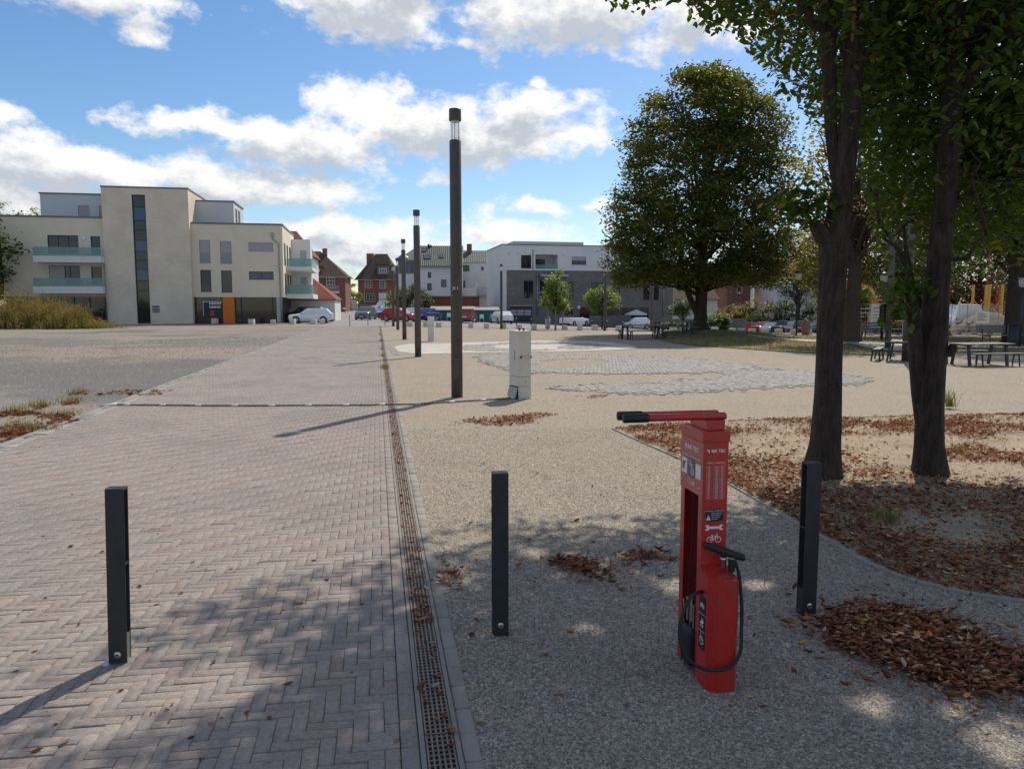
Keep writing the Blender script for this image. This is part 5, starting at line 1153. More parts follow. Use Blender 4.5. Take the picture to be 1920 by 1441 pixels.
# hipped corner part with dark glazing and spire, left of it
f2 = Fac(747,121,R(3),-.3); e2 = empty('corner_house', f2.A, f2.ang, 'low white house with dark glazed attic and pointed turret beside the bushes', 'house')
u1 = f2.uz(787,530)[0]-.1; z0 = f2.uz(766,513)[1]; z1 = f2.uz(766,488)[1]; z2 = f2.uz(788,463,3)[1]
MB().box(0,u1,0,9,0,z0).build('wall', whiter, e2); MB().box(0,u1,-.05,9,z0+.002,z1).build('glazed_attic', trimz, e2)
for k in range(4): MB().box(.3+k*u1/4,(k+1)*u1/4-.1,-.1,-.051,z0+.2,z1-.2).build('attic_pane', gl, e2)
mb = MB(); roof_quad(mb,(-.2,-.3,z1),(u1,-.3,z1),(u1,4.5,z2),(u1*.75,4.5,z2)); roof_quad(mb,(-.2,9.2,z1),(-.2,-.3,z1),(u1*.75,4.5,z2)); roof_quad(mb,(u1,9.2,z1),(-.2,9.2,z1),(u1*.75,4.5,z2),(u1,4.5,z2)); mb.build('roof', tinm, e2)
_u = f2.uz(749,480)[0]; zt = f2.uz(749,462)[1]; MB().lathe([(.9,z1-1),(.9,z1+.4),(1.05,z1+.4),(.35,zt-1.2),(.04,zt-.3),(.03,zt)],8,(_u+.5,1,0)).build('turret', trimz, e2)
# annex with lower ribbed roof
f3 = Fac(868,121,R(3),-.6); e3 = empty('white_annex', f3.A, f3.ang, 'white annex with ribbed roof and balcony, left of the white building side', 'house'); u1 = f3.uz(921,520)[0]; ze = f3.uz(890,492)[1]; zr = f3.uz(890,470,4)[1]
hs = [f3.rect(*p) for p in ((868.6,880,497,508.5),(902,907,500,506.5),(868.6,872.5,526,539),(890.5,897,528,541))]; w = MB(); wall_holes(w,0,u1,0,ze,hs); shell(w,0,u1,0,ze,8); w.build('wall', greyr, e3)
for k,h in enumerate(hs): window(e3,h,frame=frw if k==3 else frd,pane=frw if k==3 else gl,bars=2 if k==0 else 1)
corrug(e3,((-.1,-.3,ze),(u1,-.3,ze),(u1,4,zr),(-.1,4,zr)),tinm,14); corrug(e3,((u1,8.3,ze),(-.1,8.3,ze),(-.1,4,zr),(u1,4,zr)),tinm,14,'rear_roof')
r = f3.rect(868,893,541,556); MB().box(r[0],r[1],-2,-.003,0,r[3]).build('porch', whiter, e3); r2 = f3.rect(894,916,540,551); rb = MB().box(r2[0],r2[1],-1.5,-.003,r2[2]-.2,r2[2]).build('balcony', galv, e3); mb = MB(); [mb.box(r2[0]+k*(r2[1]-r2[0])/14-.015,r2[0]+k*(r2[1]-r2[0])/14+.015,-1.5,-1.47,r2[2]+.001,r2[3]) for k in range(15)]; mb.box(r2[0],r2[1],-1.52,-1.46,r2[3],r2[3]+.06); mb.build('balcony_rail', galv, rb)
_u = f3.uz(880,480)[0]; MB().box(_u-.4,_u+.4,3,3.8,zr-.8,zr+1.0).build('chimney', brownbrick, e3)
# red brown brick shed, green sheds
f = Fac(793,104,R(3),-.5); e = empty('brick_shed', f.A, f.ang, 'long low red brown brick shed behind the green site sheds', 'shed'); u1 = f.uz(899,570)[0]; h = f.uz(850,557)[1]
MB().box(0,u1,0,5,0,h).build('wall', mat('rust brown boards',(.26,.075,.05),.8,col2=(.21,.06,.04),nscale=.8), e); MB().box(-.15,u1+.15,-.2,5.2,h+.002,h+.18).build('roof_edge', trimz, e)
for k in range(5): u = .6+k*(u1-1.2)/4; MB().box(u-.06,u+.06,-.06,-.002,0,h).build('door_post', brownbrick, e)
for (pa,pb,Y,lab,sg) in ((817.5,886,92,'green shed with pale grey side and sloping roof',1),(886.5,936,94,'second green shed, with grey roof, beside the white convertible',0)):
    f = Fac(pa,Y,R(4)); e = empty('green_shed', f.A, f.ang, lab, 'shed'); u1 = f.uz(pb,590)[0]; h = f.uz((pa+pb)/2,582)[1]
    MB().box(0,u1,0,3.4,0,h).build('wall', mat('green panels',(.012,.16,.13),.6,col2=(.01,.12,.10),nscale=.7), e)
    mb = MB(); mb.add([(-.75 if sg else -.05,-.15,h+.01),(u1+.1,-.15,h+.01),(u1+.1,3.6,h+.5),(-.75 if sg else -.05,3.6,h+.5)],[(0,1,2,3)]); mb.box(-.75 if sg else -.05,u1+.1,-.2,-.151,h-.02,h+.08); mb.build('roof', mat('felt roof',(.30,.29,.27),.9,col2=(.24,.23,.22),nscale=1), e)
    mb = MB(); [mb.box(u1*k/6-.02,u1*k/6+.02,-.03,-.002,0.05,h-.05) for k in range(1,6)]; mb.build('panel_ribs', MATS['green panels'], e)
    if sg: MB().box(-.62,-.002,-.01,3.4,0,h).build('side_panel', whiter, e)
    for u in ((u1*.3,) if sg else (u1*.25,)): ch = MB(); ch.box(u,u+.5,-1.0,-.6,.42,.46).box(u,u+.5,-.64,-.6,.46,.9); [ch.box(u+a,u+a+.04,-1.0+b,-.96+b,0,.42) for a in (0,.46) for b in (0,.36)]; ch.build('plastic_chair', frw, e)
# dark slim-brick building with white top storey
def dark_building():
    f = Fac(950,104,R(11)); e = empty('brick_apartment_house', f.A, f.ang, 'dark grey slim-brick building with white set-back top storey and garage door', 'building')
    uR = f.uz(1262,540)[0]; zw = f.uz(1000,506)[1]; zt = f.uz(952,459)[1]; zt2 = zt
    U = f.uz
    top = [f.rect(977,996,478,503), f.rect(1004,1046,477,504), f.rect(1072,1099,481,496)]
    w = MB(); wall_holes(w,-.6,uR,zw,zt,top,y=.0,dep=.25); shell(w,-.6,uR,zw,zt,13); w.build('top_storey', whiter, e); MB().box(-.7,uR+.1,-.1,13.1,zt+.002,zt+.1).build('roof_edge', trimz, e)
    r = f.rect(962,1094,455,461,3); MB().box(r[0],r[1],3,9,zt+.1,zt+.75).build('roof_box', greyr, e)
    window(e,top[0],bars=2); window(e,top[2],shutter=.5,bars=2)
    a,b,c,d = top[1]; lg = MB(); lg.quad((a,.25,c),(a,2.6,c),(b,2.6,c),(b,.25,c)); lg.quad((a,.25,d),(b,.25,d),(b,2.6,d),(a,2.6,d)); lg.quad((a,.25,c),(a,.25,d),(a,2.6,d),(a,2.6,c)); lg.quad((b,.25,d),(b,.25,c),(b,2.6,c),(b,2.6,d)); lg.quad((a,2.6,c),(a,2.6,d),(b,2.6,d),(b,2.6,c)); lo = lg.build('loggia', whiter, e)
    window(lo,(a+.2,b-1.2,c+.05,d-.5),y=2.4,bars=3,sill=False); MB().box(a,b,-.01,.03,c+.05,c+.55).build('loggia_glass', bgl, lo)
    # left flank, white
    MB().box(-.602,-.598,0.05,13,0,zw).build('flank_wall', whiter, e); MB().box(-.60,-.002,.02,12.98,-.8,zw-.002).build('flank_core', whiter, e)
    wins = [f.rect(982,1000,526,560),f.rect(1012,1030,524,560),f.rect(1063,1075,528,560),f.rect(1108,1130,529,560),f.rect(1150,1163,530,560),f.rect(1206,1218,530,563),f.rect(1226,1235.5,530,563)]
    low = [f.rect(955.5,998,573,606),f.rect(1060,1074,574,606),f.rect(1087,1125,575,602),f.rect(1138,1160,576,604),f.rect(1162,1216,576,606)]
    low = [(a,b,max(c,.02) if i in (0,1,4) else c,d) for i,(a,b,c,d) in enumerate(low)]
    w = MB(); wall_holes(w,0,uR,-.8,zw-.05,wins+low,y=0,dep=.25); w.quad((uR,0,-.8),(uR,12,-.8),(uR,12,zw-.05),(uR,0,zw-.05)); w.quad((0,12,-.8),(0,0,-.8),(0,0,zw-.05),(0,12,zw-.05)); w.build('brick_wall', darkbrick, e)
    MB().box(-.1,uR+.05,-.08,-.002,zw-.045,zw+.05).build('string_course', frw, e)
    for k,h in enumerate(wins): window(e,h,bars=2 if k in (0,1,3) else 1,rows=1)
    for k,h in enumerate(low[1:]): window(e,h,bars=(1,2,2,4)[k],sill=False,name='glazed_door' if k in (0,3) else 'window')
    a,b,c,d = low[0]; gd = MB().box(a+.01,b-.01,.15,.2,c,d-.01).build('garage_door', frd, e)
    zc0, zc1 = c+(d-c)*.40, c+(d-c)*.76
    for i in range(3):
        for j in range(2): MB().box(a+.08+(b-a-.1)*i/3,a-.02+(b-a-.1)*(i+1)/3,.13,.149,zc0+(zc1-zc0)*j/2+.03,zc0+(zc1-zc0)*(j+1)/2-.03).build('garage_pane', shut, gd)
    for px in (1007.5,1244): u = U(px,550)[0]; MB().tube([(u,-.1,U(px,514)[1]),(u,-.1,U(px,592)[1])], .07, 8).build('rain_pipe', galv, e, True)
    u = U(999,485)[0]; MB().tube([(u,-.1,U(999,468)[1]),(u,-.1,U(999,506)[1])], .06, 8).build('rain_pipe', galv, e, True)
    for px,py in ((955,475),(971,475),(1057,478)): u,z = U(px,py); MB().lathe([(.18,0),(.16,.05)],12).build('vent_cap', greyr, e).matrix_local = Matrix.Translation((u,-.003,z)) @ Matrix.Rotation(math.pi/2,4,'X')
    for px in (1085,1143,1255): u,z = U(px,576); MB().box(u-.18,u+.18,-.2,-.002,z-.2,z+.2,.03).build('wall_lamp', frw, e)
    r = f.rect(1010,1062,515,519); aw = MB().box(r[0],r[1],-1.2,-.003,r[2],r[3]).build('awning_bar', galv, e)
    # terrace wall
    t = empty('terrace_wall', f.A, f.ang, 'low dark terrace wall before the dark brick building', 'wall'); u0,u1 = U(1090,600)[0],U(1165,600)[0]; zz = U(1120,591)[1]
    MB().box(u0,u1,-4.0,-3.7,-.8,zz).build('long_side', darkbrick, t); MB().box(u1+.01,uR+9,-4.3,-4.0,-.8,zz-.45).build('low_side', darkbrick, t); MB().box(u1-.3,u1,-3.69,-.3,-.8,zz).build('short_side', darkbrick, t)
    MB().box(u0-.03,u1+.03,-4.05,-3.65,zz+.002,zz+.06).build('coping', trimz, t)
dark_building()
# ---- houses seen through the trees on the right
f,e,rf,ze,zr,u1 = house(1250,1345,128,R(8),600,560,520,(1270,1320),9,whiter,browntile,'white house with brown roof mostly hidden behind the big tree trunk',wins=[(1262,1276,574,590),(1300,1312,574,590)],bars=2,rows=1)
f,e,rf,ze,zr,u1 = house(1362,1408,140,R(8),600,528,500,(1370,1400),9,brownbrick,browntile,'grey brown house half hidden by the big tree crown',wins=[(1382,1392,538,550)],bars=1,rows=1)
f,e,rf,ze,zr,u1 = house(1410,1448,150,R(4),600,530,505,(1418,1440),9,whiter,browntile,'narrow white house beyond the parked dark cars',wins=[(1430,1440,540,556)],bars=1,rows=1)
f,e,rf,ze,zr,u1 = house(1455,1560,135,R(5),600,515,480,(1475,1540),10,greyr,browntile,'large white house with tall windows behind the right-hand trees',wins=[(1468,1478,528,550),(1492,1502,528,550),(1528,1538,530,556),(1468,1478,562,582),(1492,1502,562,582),(1528,1538,565,585)],bars=2,rows=2)
f,e,rf,ze,zr,u1 = house(1620,1800,130,R(-4),600,520,470,(1660,1760),10,brownbrick,browntile,'long brown brick house behind the building site trees',wins=[(1640,1652,535,560),(1700,1712,535,560),(1760,1772,535,560)],bars=2,rows=2)
f = Fac(1384,121,R(2)); 
e = empty('garden_wall', f.A, f.ang, 'low pale garden wall behind the parked cars', 'wall'); MB().box(-3,20,0,.25,-.5,1.3).build('wall_body', concrete, e); MB().box(-3.05,20.05,-.05,.3,1.302,1.38).build('coping', kerbm, e)
e = empty('red_cabinet', pt(1403,112), R(6), 'bright red cabinet box beside the parked cars', 'cabinet'); MB().box(-.35,.35,-.2,.3,.05,1.35,.02).build('body', mat('cabinet red',(.65,.06,.03),.5), e); MB().box(-.38,.38,-.23,.33,1.352,1.40).build('lid', anthr, e); MB().box(-.33,.33,-.18,.28,0,.049).build('plinth', anthr, e)
e = empty('grey_cabinet', pt(1391,112), R(6), 'light grey cabinet box beside the red cabinet', 'cabinet'); MB().box(-.5,.36,-.2,.3,.05,1.05,.02).build('body', greyr, e); MB().box(-.53,.39,-.23,.33,1.052,1.1).build('lid', galv, e); MB().box(-.48,.34,-.18,.28,0,.049).build('plinth', anthr, e)
# ------------------------------------------------------------------ cars
carglass = glass_mat('car glass', (.02,.026,.03), .04); tyre = mat('tyre', (.018,.018,.019), .8); rimm = mat('alloy rim', (.50,.50,.51), .3, metal=.9)
headl = mat('headlight', (.75,.78,.80), .08, spec=1.0); taill = mat('tail light', (.45,.01,.01), .15); trimb = mat('black trim', (.02,.02,.021), .5); platem = mat('number plate', (.7,.7,.68), .5)
def paint(n, c): return mat('car paint '+n, c, .25, coat=1.0, spec=.5)
def lerp(a,b,t): return a+(b-a)*t
def car(px, Y, heading, L, W, H, col, label, kind='hatch', cat='car', lift=0.0):
    """forward is local +x. kind sets hood length, cabin and tail"""
    x, y, z = pt(px, Y); e = empty('parked_car', (x,y,z+.02), heading, label, cat, 'cars round the square')
    K = {'hatch':(.26,.42,.86,.975,.60,.67),'suv':(.26,.40,.90,.98,.62,.68),'small':(.20,.36,.82,.965,.60,.67),'estate':(.28,.42,.96,.995,.60,.66),'sedan':(.29,.44,.76,.88,.60,.68),'van':(.13,.26,.985,.995,.55,.60),'pickup':(.20,.34,.58,.60,.52,.56),'open':(.36,.46,.5,.52,.72,.80)}[kind]
    hb, rt, re, rb, hz0, hz1 = K                          # fractions from the nose: windscreen foot, roof start, roof end, rear window foot; hood and shoulder heights
    X = lambda t: L/2-t*L
    gc = .17+lift; hw = W/2; bz = H*hz1
    # body shell: lofted sections
    st = [(0,.80,.42,H*hz0*.86),(.015,.93,.30,H*hz0*.92),(.06,.985,gc,H*hz0*.97),(.15,1,gc,H*hz0),(hb,1,gc,H*hz1*.99),(.5,1,gc,bz),(.75,1,gc,bz*1.02),(.93,.99,gc,bz*1.03),(.985,.95,.28,bz*1.01),(1,.86,.40,bz*.93)]
    if kind in ('sedan',): st[-2] = (.985,.95,.28,bz*.99)
    vs=[]; n=12
    for t,w,z0,z1 in st:
        w *= hw; zm = lerp(z0,z1,.55)
        half = [(w*.90,z0),(w*.985,z0+.10),(w*1.0,zm),(w*.97,lerp(zm,z1,.75)),(w*.88,z1-.015),(w*.45,z1+.02)]
        ring = half+[(-a,b) for a,b in half[::-1]]; vs += [(X(t),a,b) for a,b in ring]
    fs = [(i*n+k,(i+1)*n+k,(i+1)*n+(k+1)%n,i*n+(k+1)%n) for i in range(len(st)-1) for k in range(n)]+[tuple(range(n)),tuple((len(st)-1)*n+k for k in range(n))[::-1]]
    mb = MB().add([(a,b,c) for a,b,c in vs], [f[::-1] for f in fs]); body = mb.build('body', col, e, True)
    ms = body.modifiers.new('edge','EDGE_SPLIT'); ms.split_angle = R(38)
    # cabin
    if kind != 'open':
        wr, ws = hw*.76, hw*.93; zb = bz-.04
        A = [(X(hb),-ws,zb),(X(hb),ws,zb),(X(rb),ws,zb),(X(rb),-ws,zb)]; B = [(X(rt),-wr,H-.03),(X(rt),wr,H-.03),(X(re),wr,H-.03),(X(re),-wr,H-.03)]; xc = (X(rt)+X(re))/2
        B2 = [(lerp(p[0],xc,.12),p[1]*.86,H) for p in B]
        cb = MB().add(A+B+B2,[(1,0,4,5),(2,1,5,6),(3,2,6,7),(0,3,7,4),(5,4,8,9),(6,5,9,10),(7,6,10,11),(4,7,11,8),(9,8,11,10)]); cab = cb.build('cabin', col, e)
        def inset(q, name, ix=.10, iz=.12, par=cab, off=.006, ix2=None):
            a,b,c,d = [Vector(p) for p in q]; nn = (b-a).cross(d-a).normalized()*off; ix2 = ix if ix2 is None else ix2
            def P_(s,t): return a.lerp(b,s).lerp(d.lerp(c,s),t)+nn
            qq = [P_(ix,iz),P_(1-ix2,iz),P_(1-ix2,1-iz),P_(ix,1-iz)]; MB().add(qq,[(0,1,2,3)]).build(name, carglass, par)
        inset((A[1],A[0],B[0],B[1]),'windscreen',.05,.08); inset((A[3],A[2],B[2],B[3]),'rear_window',.08,.14)
        for s_,(a,b,c,d) in ((-1,(A[0],A[3],B[3],B[0])),(1,(A[2],A[1],B[1],B[2]))):
            a,b,c,d = map(Vector,(a,b,c,d)); nd = 3 if kind in ('estate','suv','hatch') else 2; cuts = [.06,.46,.80,.97] if nd == 3 else [.07,.52,.95]
            if s_ > 0: cuts = [1-q for q in cuts[::-1]]
            if kind == 'van': cuts = ([.03,.26] if s_ < 0 else [.74,.97])
            for k in range(len(cuts)-1):
                s0,s1 = cuts[k]+.012, cuts[k+1]-.012; m_ = lambda s: a.lerp(b,s); t_ = lambda s: d.lerp(c,s)
                q = (m_(s0),m_(s1),t_(s1),t_(s0)); inset(q,'side_window',0,.14)
        for s_ in (-1,1): MB().box(X(hb+.07)-.05,X(hb+.07)+.06,s_*(hw+.09)-.08,s_*(hw+.09)+.08,bz-.02,bz+.10,.03).build('mirror', col, e)
    else:
        MB().box(X(.9),X(.46),-hw*.82,hw*.82,bz+.005,bz+.02).build('cockpit', trimb, e)
        ws = MB().add([(X(.36),-hw*.8,bz),(X(.36),hw*.8,bz),(X(.45),hw*.7,H-.12),(X(.45),-hw*.7,H-.12)],[(0,1,2,3),(3,2,1,0)]).build('windscreen', carglass, e)
        for s_ in (-1,1):
            MB().box(X(.66),X(.60),s_*.36-.22,s_*.36+.22,bz+.02,bz+.42,.05).build('seat', trimb, e); MB().box(X(hb+.07)-.05,X(hb+.07)+.06,s_*(hw+.09)-.08,s_*(hw+.09)+.08,bz-.02,bz+.10,.03).build('mirror', col, e)
        MB().box(X(.80),X(.72),-hw*.78,hw*.78,bz+.02,bz+.22,.06).build('folded_top', trimb, e)
    if kind == 'pickup':
        MB().box(X(.99),X(.60),-hw*.9,hw*.9,bz+.06,bz+.09).build('bed_floor', trimb, e)
        for s_ in (-1,1): MB().box(X(.995),X(.605),s_*hw*.93-.03,s_*hw*.93+.03,bz+.06,bz+.40).build('bed_side', col, e)
    # wheels
    wr_ = .33 if H > 1.45 else .31; wr_ += lift*.3
    for t in (.18,.80):
        for s_ in (-1,1):
            MB().lathe([(wr_*1.13,-.004),(wr_*1.13,.004)],20).build('wheel_arch', trimb, e).matrix_local = Matrix.Translation((X(t),s_*(hw*.996),wr_+.02)) @ Matrix.Rotation(math.pi/2,4,'X')
            wm = Matrix.Translation((X(t),s_*(hw-.075),wr_)) @ Matrix.Rotation(-s_*math.pi/2,4,'X')
            w = MB().lathe([(wr_*.66,-.09),(wr_*.95,-.09),(wr_,-.06),(wr_,.07),(wr_*.95,.095),(wr_*.66,.095)],22).build('wheel', tyre, e, True); w.matrix_local = wm
            rm = MB(); rm.lathe([(wr_*.66,.088),(wr_*.66,.1),(wr_*.58,.1),(wr_*.58,.088)],20); rm.lathe([(wr_*.16,.08),(wr_*.16,.105)],10)
            for k in range(5):
                a = 2*math.pi*k/5; c_,s__ = math.cos(a),math.sin(a); rm.add([(c_*q-s__*h,s__*q+c_*h,zz) for zz in (.09,.102) for q,h in ((wr_*.1,-.03),(wr_*.6,-.045),(wr_*.6,.045),(wr_*.1,.03))],[(4,5,6,7),(0,1,5,4),(1,2,6,5),(2,3,7,6),(3,0,4,7)])
            rm.build('rim', rimm, w)
    # lights, grille, plates, bumpers
    for s_ in (-1,1):
        MB().box(X(.035),X(.004),s_*hw*.70-.17,s_*hw*.70+.17,H*hz0*.70,H*hz0*.86,.03).build('headlight', headl, e)
        MB().box(X(.996),X(.965),s_*hw*.76-.13,s_*hw*.76+.13,bz*.72,bz*.94,.03).build('taillight', taill, e)
    MB().box(X(.02),X(-.001),-hw*.42,hw*.42,H*.26,H*.40,.02).build('grille', trimb, e); MB().box(X(.0),X(-.006),-.26,.26,.36+lift,.47+lift).build('number_plate', platem, e)
    MB().box(X(1.004),X(.999),-.26,.26,bz*.62,bz*.62+.11).build('number_plate', platem, e); MB().box(X(.999),X(.97),-hw*.86,hw*.86,.24+lift,.40+lift,.03).build('rear_bumper', trimb, e)
    MB().box(X(.985),X(.03),-hw*.93,hw*.93,gc-.03,gc+.12).build('sill', trimb, e)
    return e
Wh = paint('white',(.74,.75,.76)); Rd = paint('red',(.42,.012,.02)); Bk = paint('black',(.010,.011,.014)); Gy = paint('grey',(.12,.13,.14)); Bl = paint('blue',(.02,.045,.20)); Sv = paint('silver',(.42,.45,.48)); Dr = paint('dark red',(.24,.03,.022)); Db = paint('blue grey',(.14,.20,.28)); Dk = paint('dark',(.035,.03,.03))
car(584,77.5,R(186),4.25,1.79,1.48,Wh,'white five-door hatchback parked side-on beside the apartment building','hatch')
car(572,82.5,R(182),4.4,1.8,1.62,Bk,'black car half hidden behind the white hatchback','suv')
car(549,86,R(-92),4.2,1.76,1.5,Wh,'white car nose-on beneath the apartment balconies','hatch')
car(686,97,R(-93),4.4,1.85,1.6,Gy,'dark grey car driving down the street towards the path','suv','car')
car(722,134,R(175),5.2,2.0,2.1,Wh,'white crew-cab pickup van before the red brick house','pickup','van',.1)
car(706,122,R(-110),4.3,1.8,1.5,Sv,'silver car nose-on, outermost in the parked line by the street','hatch')
car(726,118,R(200),4.6,1.85,1.85,Wh,'white estate van in the parked line by the street','estate')
car(724,108,R(-140),4.3,1.78,1.5,Db,'blue grey car in the parked line behind the red hatchback','hatch')
car(742,111,R(-135),4.2,1.78,1.46,Sv,'pale silver car between the blue grey car and the red hatchback','sedan')
car(750,85,R(-22),4.0,1.74,1.5,Rd,'bright red hatchback behind the row of lamp columns','hatch')
car(766,97,R(160),4.2,1.76,1.48,Wh,'white car of which only the roof shows above the red hatchback','hatch')
car(803,88,R(72),4.2,1.78,1.46,Bl,'blue car seen from behind beside the green shed','hatch')
car(876,86,R(84),4.0,1.74,1.56,Dr,'dark red car seen from behind before the green sheds','hatch')
car(940,89,R(110),3.8,1.72,1.42,Wh,'white small car with black roof beside the garage door','small')
car(1077,97,R(50),4.2,1.8,1.34,Wh,'white open two-seater parked on the road before the dark brick building','open')
car(1195,100,R(184),3.55,1.63,1.49,Wh,'white rounded small car parked below the parasol','small')
car(1431,114,R(222),4.3,1.78,1.5,Rd,'red car at the left end of the dark parked row','hatch')
car(1446,108,R(228),4.3,1.78,1.46,Sv,'silver car between the red car and the black estate','hatch')
car(1470,106,R(225),4.6,1.85,1.66,Bk,'black estate car in the middle of the dark parked row','estate')
car(1508,102,R(55),4.6,1.86,1.62,Dk,'black off-roader with bright rear window behind the standing stone','suv')
car(1542,80,R(200),4.2,1.78,1.46,Gy,'grey car half hidden behind the nearest tree trunk','hatch')
car(1793,60,R(78),5.2,2.0,2.3,Wh,'white delivery van behind the twin-stemmed tree at the site','van','van',.08)
# ------------------------------------------------------------------ trees and plants
LEAF = np.array([(0,-.5,0),(.24,-.18,.05),(.22,.20,.04),(0,.5,-.03),(-.22,.20,.04),(-.24,-.18,.05)])   # pointed oval, folded along its rib
LEAF_F = np.array([(0,1,2,3),(0,3,4,5)])
def rot_rand(n, droop=0.0, flat=1.0):
    """random frames: columns are leaf x, y, normal"""
    az = NR.random(n)*2*np.pi; y = np.stack([np.cos(az), np.sin(az), NR.normal(-droop, .45, n)], 1); y /= np.linalg.norm(y,axis=1)[:,None]
    nz = np.stack([NR.normal(0,.55,n)*flat, NR.normal(0,.55,n)*flat, np.ones(n)], 1); x = np.cross(y, nz); x /= np.linalg.norm(x,axis=1)[:,None]; z = np.cross(x, y)
    return x, y, z
def leaves(P_, size, droop=.35, flat=1.0, width=1.0, shape=LEAF, faces=LEAF_F):
    n = len(P_); x,y,z = rot_rand(n,droop,flat); s_ = size*NR.uniform(.65,1.25,n); k = len(shape)
    V = P_[:,None,:]+(x[:,None,:]*(shape[None,:,0:1]*width)+y[:,None,:]*shape[None,:,1:2]+z[:,None,:]*shape[None,:,2:3])*s_[:,None,None]
    Fq = (faces[None]+(np.arange(n)*k)[:,None,None]).reshape(-1,faces.shape[1])
    return V.reshape(-1,3), Fq, k
def clumps(C, rad, per):
    """leaf positions round clump centres"""
    n = len(C); k = NR.poisson(per, n); idx = np.repeat(np.arange(n), k); d = NR.normal(0,1,(len(idx),3)); r = rad if np.isscalar(rad) else rad[idx][:,None]
    return C[idx]+d*np.array([1,1,.62])*r*.6, idx
def limb(mb, a, b, r0, r1, sag=.0, wob=.12, n=6, seg=6):
    a, b = Vector(a), Vector(b); L_ = (b-a).length; pts=[]; rad=[]
    for i in range(n+1):
        t = i/n; p = a.lerp(b,t)+Vector((rnd.gauss(0,1),rnd.gauss(0,1),rnd.gauss(0,.5)))*wob*L_*.08*math.sin(math.pi*t)+Vector((0,0,sag*math.sin(math.pi*t)*L_)); pts.append(p); rad.append(lerp(r0,r1,t**.8))
    mb.tube(pts, rad, seg); return pts
def trunk_mesh(pts, rad, n=18, lump=.07, seed=1):
    """tapered trunk with flutes and lumps"""
    q = random.Random(seed); ph = [q.random()*6 for _ in range(6)]
    P_=[]; R_=[]
    for i in range(len(pts)-1):
        for k in range(4):
            t = k/4; P_.append(Vector(pts[i]).lerp(Vector(pts[i+1]),t)); R_.append(lerp(rad[i],rad[i+1],t))
    P_.append(Vector(pts[-1])); R_.append(rad[-1])
    for _ in range(2): P_ = [P_[0]]+[(P_[i-1]+P_[i]*2+P_[i+1])/4 for i in range(1,len(P_)-1)]+[P_[-1]]
    vs=[]; fs=[]; m=len(P_)
    for i,(p,r) in enumerate(zip(P_,R_)):
        for k in range(n):
            a = 2*math.pi*k/n; f_ = 1+lump*math.sin(3*a+ph[0]+p.z*.8)+lump*.6*math.sin(5*a+ph[1]-p.z*1.7)+lump*.5*math.sin(2*a+ph[2]+p.z*3.1)
            if p.z < .35: f_ *= 1+(.35-p.z)*.5*(1+.5*math.sin(4*a+ph[3]))
            vs.append((p.x+r*f_*math.cos(a), p.y+r*f_*math.sin(a), p.z))
    fs = [(i*n+k,i*n+(k+1)%n,(i+1)*n+(k+1)%n,(i+1)*n+k) for i in range(m-1) for k in range(n)]+[tuple((m-1)*n+k for k in range(n))]
    return MB().add(vs,fs)
def pw3(px, py, Y): 
    r = ray(px,py); t = Y/r.y; return Vector((r.x*t, Y, EYE+r.z*t))
def projnp(P_):
    zc = P_[:,1]*CP+(EYE-P_[:,2])*SP; up = P_[:,1]*SP-(EYE-P_[:,2])*CP; zc = np.maximum(zc,.05)
    return CX+F*P_[:,0]/zc, CY-F*up/zc
def crown_obj(parent, V, Fq, m, tint, name='crown'):
    o = link(name, mesh_np(name, V, Fq, m, tint)); o.parent = parent; return o

# ---- the two near trees beside the bed
t1b = Vector((*gp(1540,905),0)); t2b = Vector((*gp(1742,897),0))
lowx = np.array([900,1130,1145,1170,1200,1235,1250,1290,1300,1330,1380,1430,1460,1480,1520,1545,1600,1640,1700,1760,1800,1840,1920,2200,3000])
lowy = np.array([-40,-40, 12,  22,  6,  2,  -20, 8,  35,  52,  62,  120, 165, 175, 230, 245, 250, 470, 545, 540, 500, 470, 500, 520, 520])
GAPS = [(*gp(px,py),r) for px,py,r in ((1705,1215,.13),(1640,1320,.14),(1835,1345,.17),(1870,1400,.16),(1480,1020,.12),(1270,1100,.14),(1160,985,.16),(1420,1095,.12),(640,1120,.12),(420,1290,.22),(1000,1035,.1),(880,1010,.14),(240,1330,.3),(1090,1180,.10))]
def near_ok(P_, jitter=22, thinning=True):
    px, py = projnp(P_); lim = np.interp(px, lowx, lowy)+NR.normal(0,jitter,len(P_)); ok = (py < lim) | (P_[:,1] < .6)
    k_ = 1/math.tan(SUN_EL); sx = P_[:,0]-P_[:,2]*k_*math.sin(SUN_AZ); sy = P_[:,1]-P_[:,2]*k_*math.cos(SUN_AZ)
    bx = np.array([-6,-3.0,-2.6,-1.9,-1.0,-.4,.4,1.4,2.0,3.0,5.0,7,12]); by = np.array([-3,1.5,3.4,4.3,5.3,6.3,6.4,6.5,6.9,7.3,7.2,7.0,7.0])
    ok &= sy < np.interp(sx, bx, by)+NR.normal(0,.18,len(P_))
    for hx_, hy_, hr in GAPS: ok &= np.hypot(sx-hx_, sy-hy_) > hr*(1+NR.normal(0,.18,len(P_)))      # openings in the crown that let sun spots through
    if not thinning: return ok
    thin = np.clip((sx+2.6)/1.9,.18,1); ok &= (NR.random(len(P_)) < np.where((sy < 4.25) & (sx < -.7), thin, 1.0))
    return ok
